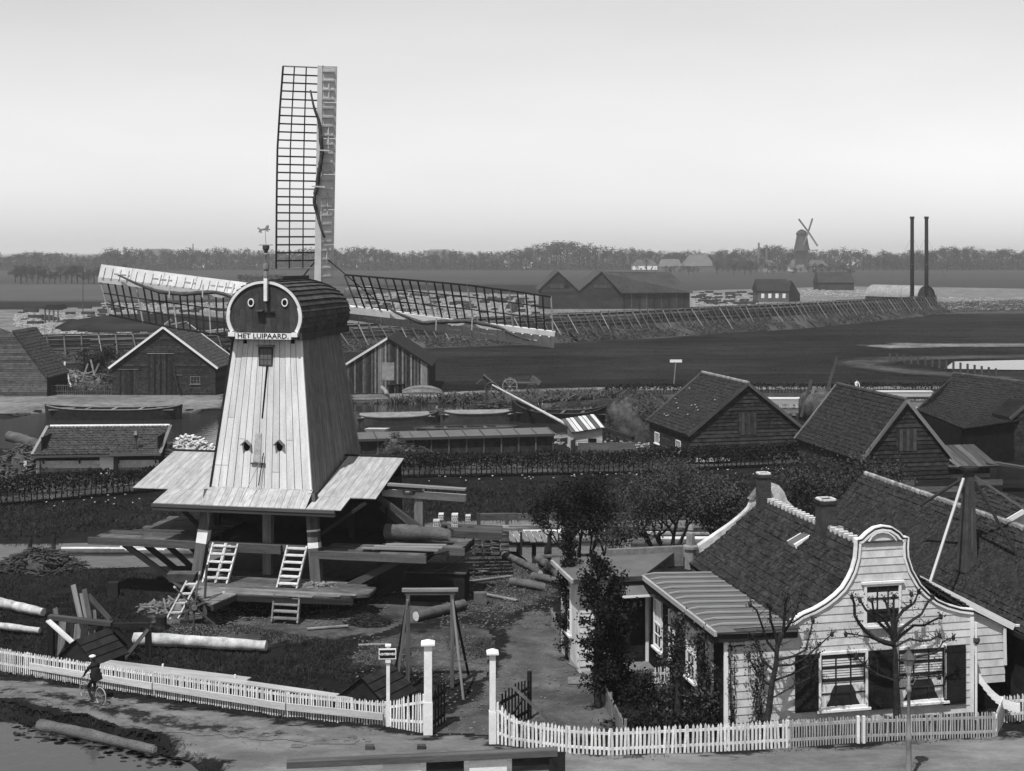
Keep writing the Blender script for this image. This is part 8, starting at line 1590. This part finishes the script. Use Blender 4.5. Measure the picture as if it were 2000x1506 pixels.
farbox('field_barn', 'dark field barn between the brick shed and the arched shed', 1600, 1668, 567, 552, 531, dep=11, m='barn_wall_far', mr='barn_wall_far', win=0, cat='barn')
D = F * H / (590 - HY) + 17; AS = Th('arched_shed', 'corrugated shed with an arched roof beside the two tall chimneys', 'shed', ((1690 - CX) * D / F, D, 0), -.9); n = 14; LA = 21.0
for k in range(12):
    x0, x1 = LA * k / 12, LA * (k + 1) / 12 - .03; r = 4.6 + .03 * (k % 2)
    for q_ in (0, 1):
        mb = MB()
        for i in range(q_ * 7, q_ * 7 + 7): a0, a1 = math.pi * i / n, math.pi * (i + 1) / n; mb.quad((x0, 4.6 - r * math.cos(a0), 1.4 + 3.9 * math.sin(a0)), (x1, 4.6 - r * math.cos(a0), 1.4 + 3.9 * math.sin(a0)), (x1, 4.6 - r * math.cos(a1), 1.4 + 3.9 * math.sin(a1)), (x0, 4.6 - r * math.cos(a1), 1.4 + 3.9 * math.sin(a1)))
        AS.part('roof_sheet', mb, 'corrugated')
ring = [(4.6 - 4.5 * math.cos(math.pi * i / n), 1.4 + 3.8 * math.sin(math.pi * i / n)) for i in range(n + 1)] + [(9.1, 0), (.1, 0)]; mb = MB(); mb.prism([(LA - .8, y, z) for y, z in ring], [(LA - .6, y, z) for y, z in ring]); AS.part('end_wall', mb, 'farm_wall')
mb = MB(); mb.tube([(LA, 4.6 - 4.5 * math.cos(math.pi * i / n), 1.3 + 3.85 * math.sin(math.pi * i / n)) for i in range(n + 1)], .35, 5); AS.part('arch_rim', mb, 'beam_dark'); mb = MB(); mb.box(0, LA, .1, 9.1, 0, 1.5); AS.part('base_wall', mb, 'tarred_worn')
for i, (px, lb) in enumerate(((1781.5, 'tall thin iron chimney, the left of the pair by the arched shed'), (1809.5, 'tall thin iron chimney, the right of the pair by the arched shed'))):
    D = F * H / (594 - HY); T = Th('iron_chimney', lb, 'chimney', ((px - CX) * D / F, D, 0), 0, 'pair of iron chimneys'); z = ztop(423, D); mb = MB(); mb.lathe((0, 0, 0), [(.62, 0), (.6, z * .5), (.55, z - .6), (.55, z)], 14); T.part('stack', mb, 'beam_dark', smooth=True)
    mb = MB(); mb.lathe((0, 0, 0), [(.7, z - .7), (.72, z - .5), (.72, z)], 14); T.part('rim', mb, 'beam_dark'); mb = MB(); mb.lathe((0, 0, 0), [(.68, z * .45), (.68, z * .45 + .25)], 14); T.part('band', mb, 'iron')
    for k in range(3): a = k * 2.1 + 1.2; T.beam('stay_wire', (0, 0, z * .78), (9 * math.cos(a), 9 * math.sin(a), 4.0), .03, .03, 'iron')
p = G(162, 612); mb = MB(); z = H - (520 - HY) * p.y / F; mb.tube([(0, 0, 0), (0, 0, z)], [.14, .09], 8); single('telegraph_pole', mb, 'beam_mid', 'lone dark telegraph pole in the fields left of the sails', 'pole', p)
# timber yard stock behind the windbreak (uncountable at this distance)
mb = MB()
for (x0, x1, y0, y1, n_) in ((30, 200, 612, 640, 420), (200, 460, 592, 612, 320), (700, 1050, 575, 622, 900), (1350, 1480, 573, 598, 420), (1560, 1700, 566, 580, 200), (1830, 2000, 582, 606, 240), (60, 440, 640, 655, 260)):
    for _ in range(n_):
        p = G(rnd.uniform(x0, x1), rnd.uniform(y0, y1)); s = rnd.uniform(.3, .9); mb.rbox((p.x, p.y, s * .2), s * 1.8, s * .5, s * .45, Matrix.Rotation(rnd.uniform(-.5, .5), 3, 'Z'))
o = single('stacked_timber', mb, 'yard_timber', 'pale sawn timber and stone strewn over the yard behind the windbreak', 'timber', (0, 0, 0), kind='stuff')
mb = MB()
for (x0, x1, y0, y1, n_) in ((30, 440, 600, 640, 60), (720, 1050, 575, 615, 90), (1360, 1480, 572, 596, 50)):
    for _ in range(n_): p = G(rnd.uniform(x0, x1), rnd.uniform(y0, y1)); s = rnd.uniform(.6, 1.6); mb.rbox((p.x, p.y, s * .3), s * 2.4, s * .9, s * .7, Matrix.Rotation(rnd.uniform(-.3, .3), 3, 'Z'))
single('dark_timber', mb, 'tarred_worn', 'dark beams and sheds mixed into the yard behind the windbreak', 'timber', (0, 0, 0), kind='stuff')
for i, (px, py, w_, lb) in enumerate(((672, 583, 60, 'low pale canopy on posts just right of the mill cap'), (85, 632, 30, 'low dark lean-to at the left of the timber yard'))):
    D = F * H / (py - HY); T = Th('open_shelter', lb, 'shelter', ((px - CX) * D / F, D, 0)); w = w_ * D / F; mb = MB(); mb.prism([(0, 0, 3.2), (w, 0, 3.2), (w * .8, 0, 4.3), (w * .2, 0, 4.3)], [(0, 6, 3.2), (w, 6, 3.2), (w * .8, 6, 4.3), (w * .2, 6, 4.3)]); T.part('roof', mb, 'corrugated' if i == 0 else 'tarred_worn')
    for k in range(4): T.beam('post', (.3 + (w - .6) * k / 3, .2, 0), (.3 + (w - .6) * k / 3, .2, 3.2), .3, .3, 'old_wood', up=(0, 1, 0))
mb = MB(); a = G(700, 600); b = G(905, 606); 
for k in range(2): pass
JT = Th('jetty_rail', 'pale railing of posts and rails in the yard behind the right sail', 'railing', G(770, 612))
for i in range(12): p = G(770 + i * 12, 612 + i * .6) - JT.loc; JT.beam('post', p, p + Vector((0, 0, 2.6)), .25, .25, 'grey_wood', up=(0, 1, 0))
JT.beam('rail', Vector((0, 0, 2.6)), G(902, 618) - JT.loc + Vector((0, 0, 2.6)), .3, .2, 'pale_wood'); JT.beam('rail', Vector((0, 0, 1.4)), G(902, 618) - JT.loc + Vector((0, 0, 1.4)), .3, .2, 'old_wood')
mb = MB(); mb.lathe((0, 0, 0), [(20, 0), (17, 1.6), (10, 2.6), (1, 2.9)], 24); o = struct('grass_mound', mb.mesh('grass_mound', 'field_ground', True), G(290, 640))
# far mill on its tall base
D = 1080; x = (1566 - CX) * D / F; FM = Th('windmill', 'distant smock windmill with four sails standing above the far treeline', 'windmill', (x, D, 0)); k = D / F
zb, zs, zc, zt = H - (545 - HY) * k, H - (489 - HY) * k, H - (459 - HY) * k, H - (450 - HY) * k
mb = MB(); mb.lathe((0, 0, 0), [(9 * k * 1.6, 0), (7.5 * k * 1.6, zs)], 8); FM.part('brick_base', mb, 'farm_wall'); mb = MB(); mb.lathe((0, 0, 0), [(28 * k, zs - .2), (28 * k, zs + .3)], 12); FM.part('stage', mb, 'farm_roof')
mb = MB(); mb.lathe((0, 0, 0), [(15.5 * k, zs), (10 * k, zc)], 8); FM.part('body', mb, 'barn_roof_far'); mb = MB(); mb.lathe((0, 0, 0), [(11 * k, zc), (11.5 * k, zc + 1.2), (8 * k, zt - .5), (2 * k, zt + .8)], 10); FM.part('cap', mb, 'barn_wall_far')
hx, hz = (1576 - 1566) * k, H - (453 - HY) * k
for (ex, ey, lb) in ((1557, 428, None), (1584, 427, None), (1594, 481, None)): FM.beam('sail', (hx, -5, hz), ((ex - 1566) * k, -5.5, H - (ey - HY) * k), .3, 1.4, 'farm_wall', up=(1, 0, 0))
FM.beam('sail', (hx, -5, hz), ((1566 - 1566) * k, -5.5, H - (480 - HY) * k), .3, 1.4, 'farm_wall', up=(1, 0, 0))
FM.beam('tail_pole', (-8 * k, 0, zc), (-16 * k, 0, zs), .25, .25, 'barn_wall_far'); FM.beam('porch_brace', (-7 * k, 12 * k - 6, zs + 2), (2 * k, -5.5, zs + 9), .3, .3, 'barn_wall_far')
# far farms
far = [('farmhouse', 'hipped farmhouse with a big tiled roof right of the warehouse', 1333, 1398, 531, 520, 497, .25, 0, 'farm_wall'), ('farmhouse', 'second roof beside the hipped farmhouse', 1288, 1332, 529, 521, 506, .1, 2, 'farm_wall'), ('farmhouse', 'farm with a pale gable left of the big hipped roof', 1236, 1284, 527, 518, 507, .2, 3, 'farm_white'), ('farmhouse', 'white house with a hipped roof right of the distant windmill', 1650, 1680, 523, 510, 500, .3, 2, 'farm_white'), ('farmhouse', 'low farm roof in front of the distant windmill', 1545, 1578, 530, 521, 507, .15, 2, 'farm_white'), ('farmhouse', 'farm roof just right of the distant windmill base', 1580, 1618, 530, 520, 508, .2, 2, 'farm_wall'), ('farmhouse', 'farmhouse in the trees left of the distant windmill', 1490, 1520, 532, 522, 508, .3, 2, 'farm_wall'), ('farmhouse', 'tall white villa in front of the highest trees', 1026, 1042, 522, 495, 486, .3, 3, 'farm_white'), ('farmhouse', 'small gabled farm left of the white villa', 983, 999, 524, 516, 508, .1, 1, 'farm_wall'), ('farmhouse', 'low farm building below the white villa', 1018, 1036, 524, 516, 510, .2, 1, 'farm_white'), ('farmhouse', 'broad farm roof behind the upright sail', 400, 466, 523, 512, 498, .15, 3, 'farm_wall'), ('farmhouse', 'hipped farm roof left of the mill lantern', 484, 540, 523, 514, 499, .3, 2, 'farm_wall'), ('farmhouse', 'long white low building in the fields behind the left sail', 372, 452, 523, 517, 515, .0, 0, 'farm_white'), ('farmhouse', 'large pale house on the skyline behind the left sail', 276, 335, 512, 492, 486, .1, 5, 'farm_wall'), ('farmhouse', 'farm roof in the trees just right of the upright sail', 655, 684, 522, 514, 504, .2, 1, 'farm_wall'), ('farmhouse', 'small white gable right of the upright sail', 694, 704, 522, 515, 508, .0, 1, 'farm_white'), ('farmhouse', 'long dull roofline on the skyline above the woods', 835, 880, 510, 490, 487, .1, 4, 'farm_wall'), ('farmhouse', 'house with a pointed roof in the middle of the far wood', 748, 762, 516, 498, 489, .2, 2, 'farm_wall')]
for nm, lb, a, b, yb, ye, yr, hip, wn, m in far: farbox(nm, lb, a, b, yb, ye, yr, hip=hip, win=wn, m=m, dep=14, group='far farms and houses')
for px, yb, yt in ((1482, 530, 474), (1497, 530, 478), (377, 515, 476)): D = F * H / (yb - HY); mb = MB(); mb.lathe((0, 0, 0), [(1.2, 0), (.8, ztop(yt, D))], 8); single('brick_chimney', mb, 'farm_wall', {1482: 'far brick factory chimney, taller of the two left of the distant windmill', 1497: 'far brick factory chimney, shorter of the two left of the distant windmill', 377: 'far thin chimney on the skyline behind the left sail'}[px], 'chimney', ((px - CX) * D / F, D, 0))
# far trees
protos = []
for s in range(6):
    W = MB(); R_ = random.Random(50 + s); W.tube([(0, 0, 0), (.2, 0, 7), (0, .1, 12)], [.45, .3, .12], 5, cap=False); n = 760; cl = [(R_.gauss(0, 2.2), R_.gauss(0, 2.2), R_.uniform(5, 14.5)) for _ in range(16)]; C = []
    for i in range(6): a = R_.uniform(0, 6.3); W.tube([(0, 0, 3 + i * 1.1), (math.cos(a) * 2.6, math.sin(a) * 2.6, 8 + i)], [.16, .05], 4, cap=False)
    for i in range(n): c = cl[i % 16]; C.append((c[0] + R_.gauss(0, 1.0), c[1] + R_.gauss(0, 1.0), c[2] + R_.gauss(0, 1.0)))
    protos.append((W.mesh('trunk', 'bark'), quads_mesh('crown', leaf_quads(np.array(C), .85 * NR.uniform(.6, 1.3, n)), 'leaf_far')))
tops = [(-60, 498), (25, 497), (60, 493), (130, 494), (190, 497), (215, 486), (260, 487), (300, 490), (360, 488), (420, 486), (470, 489), (560, 490), (650, 484), (720, 487), (800, 493), (900, 491), (960, 492), (1000, 490), (1035, 484), (1060, 476), (1110, 473), (1140, 479), (1200, 486), (1260, 488), (1320, 491), (1400, 493), (1440, 486), (1475, 487), (1512, 481), (1535, 488), (1600, 489), (1650, 487), (1700, 492), (1760, 492), (1800, 489), (1850, 486), (1870, 480), (1890, 482), (1910, 487), (1990, 489), (2060, 490)]
def far_tree(px, D, h, label, group, wide=1.0):
    T = Th('tree', label, 'tree', ((px - CX) * D / F, D, 0), rnd.uniform(0, 6.28), group); s = h / 15.0; T.e.scale = (s * wide, s * wide, s); tr_, cr_ = protos[rnd.randrange(6)]; T.part('trunk', tr_, 'bark'); T.part('crown', cr_, 'leaf_far')
px = -45.0
while px < 2050:
    D = rnd.uniform(1150, 1420); yt = np.interp(px, [t[0] for t in tops], [t[1] for t in tops]) + rnd.uniform(-1.5, 4); h = H - (yt - HY) * D / F; far_tree(px, D, h, 'tall bare tree in the far wood along the horizon', 'trees of the far wood', rnd.uniform(.9, 1.35)); px += rnd.uniform(8, 14)
hr_ = [(x, rnd.uniform(548, 555), rnd.uniform(515, 530)) for x in range(30, 250, 11)] + [(470 + i * 12, 556, 535) for i in range(8)]
for x, yb, yt in hr_: D = F * H / (yb - HY); far_tree(x, D, (yb - yt) * D / F * .9, 'dark tree in the hedgerow across the left fields', 'hedgerow trees in the left fields', 1.3)
for x, yb, yt in [(1300 + i * 9, rnd.uniform(530, 538), rnd.uniform(518, 524)) for i in range(8)] + [(1400 + i * 11, rnd.uniform(530, 540), rnd.uniform(500, 522)) for i in range(13)] + [(1550 + i * 14, rnd.uniform(532, 540), rnd.uniform(512, 524)) for i in range(9)] + [(1700 + i * 15, rnd.uniform(524, 530), rnd.uniform(505, 512)) for i in range(19)]: D = F * H / (yb - HY); far_tree(x, D, (yb - yt) * D / F, 'bushy tree around the far farms', 'trees around the far farms', 1.3)
# mass of scrub that closes the foot of the far wood
n = 26000; X = NR.uniform(-620, 620, n); Y = NR.uniform(1220, 1500, n); Z = np.abs(NR.normal(size=n)) * 3.4 + .5
o = bpy.data.objects.new('far_wood', quads_mesh('far_wood', leaf_quads(np.stack([X * Y / 1400, Y, np.clip(Z, 0, 11)], 1), 2.4 * NR.uniform(.6, 1.3, n)), 'leaf_far')); COL.objects.link(o); tagp(o, 'low hazy woodland scrub along the horizon', 'wood', kind='stuff')
# ------------------------------------------------------------------ haze: one closed box of pale air round the whole scene
mb = MB(); mb.box(-14000, 14000, -60, 19000, -2.5, 56.0)
hm = bpy.data.materials.new('haze'); hm.use_nodes = True; t = hm.node_tree; t.nodes.clear()
ov = t.nodes.new('ShaderNodeOutputMaterial'); pv = t.nodes.new('ShaderNodeVolumePrincipled')
pv.inputs['Color'].default_value = (.97, .97, .97, 1); pv.inputs['Density'].default_value = 0.00018; pv.inputs['Anisotropy'].default_value = 0.2
t.links.new(pv.outputs[0], ov.inputs['Volume']); MATS['haze'] = hm
hz = bpy.data.objects.new('haze', mb.mesh('haze', 'haze')); COL.objects.link(hz); hz['kind'] = 'stuff'; hz['label'] = 'thin pale haze over the far fields'
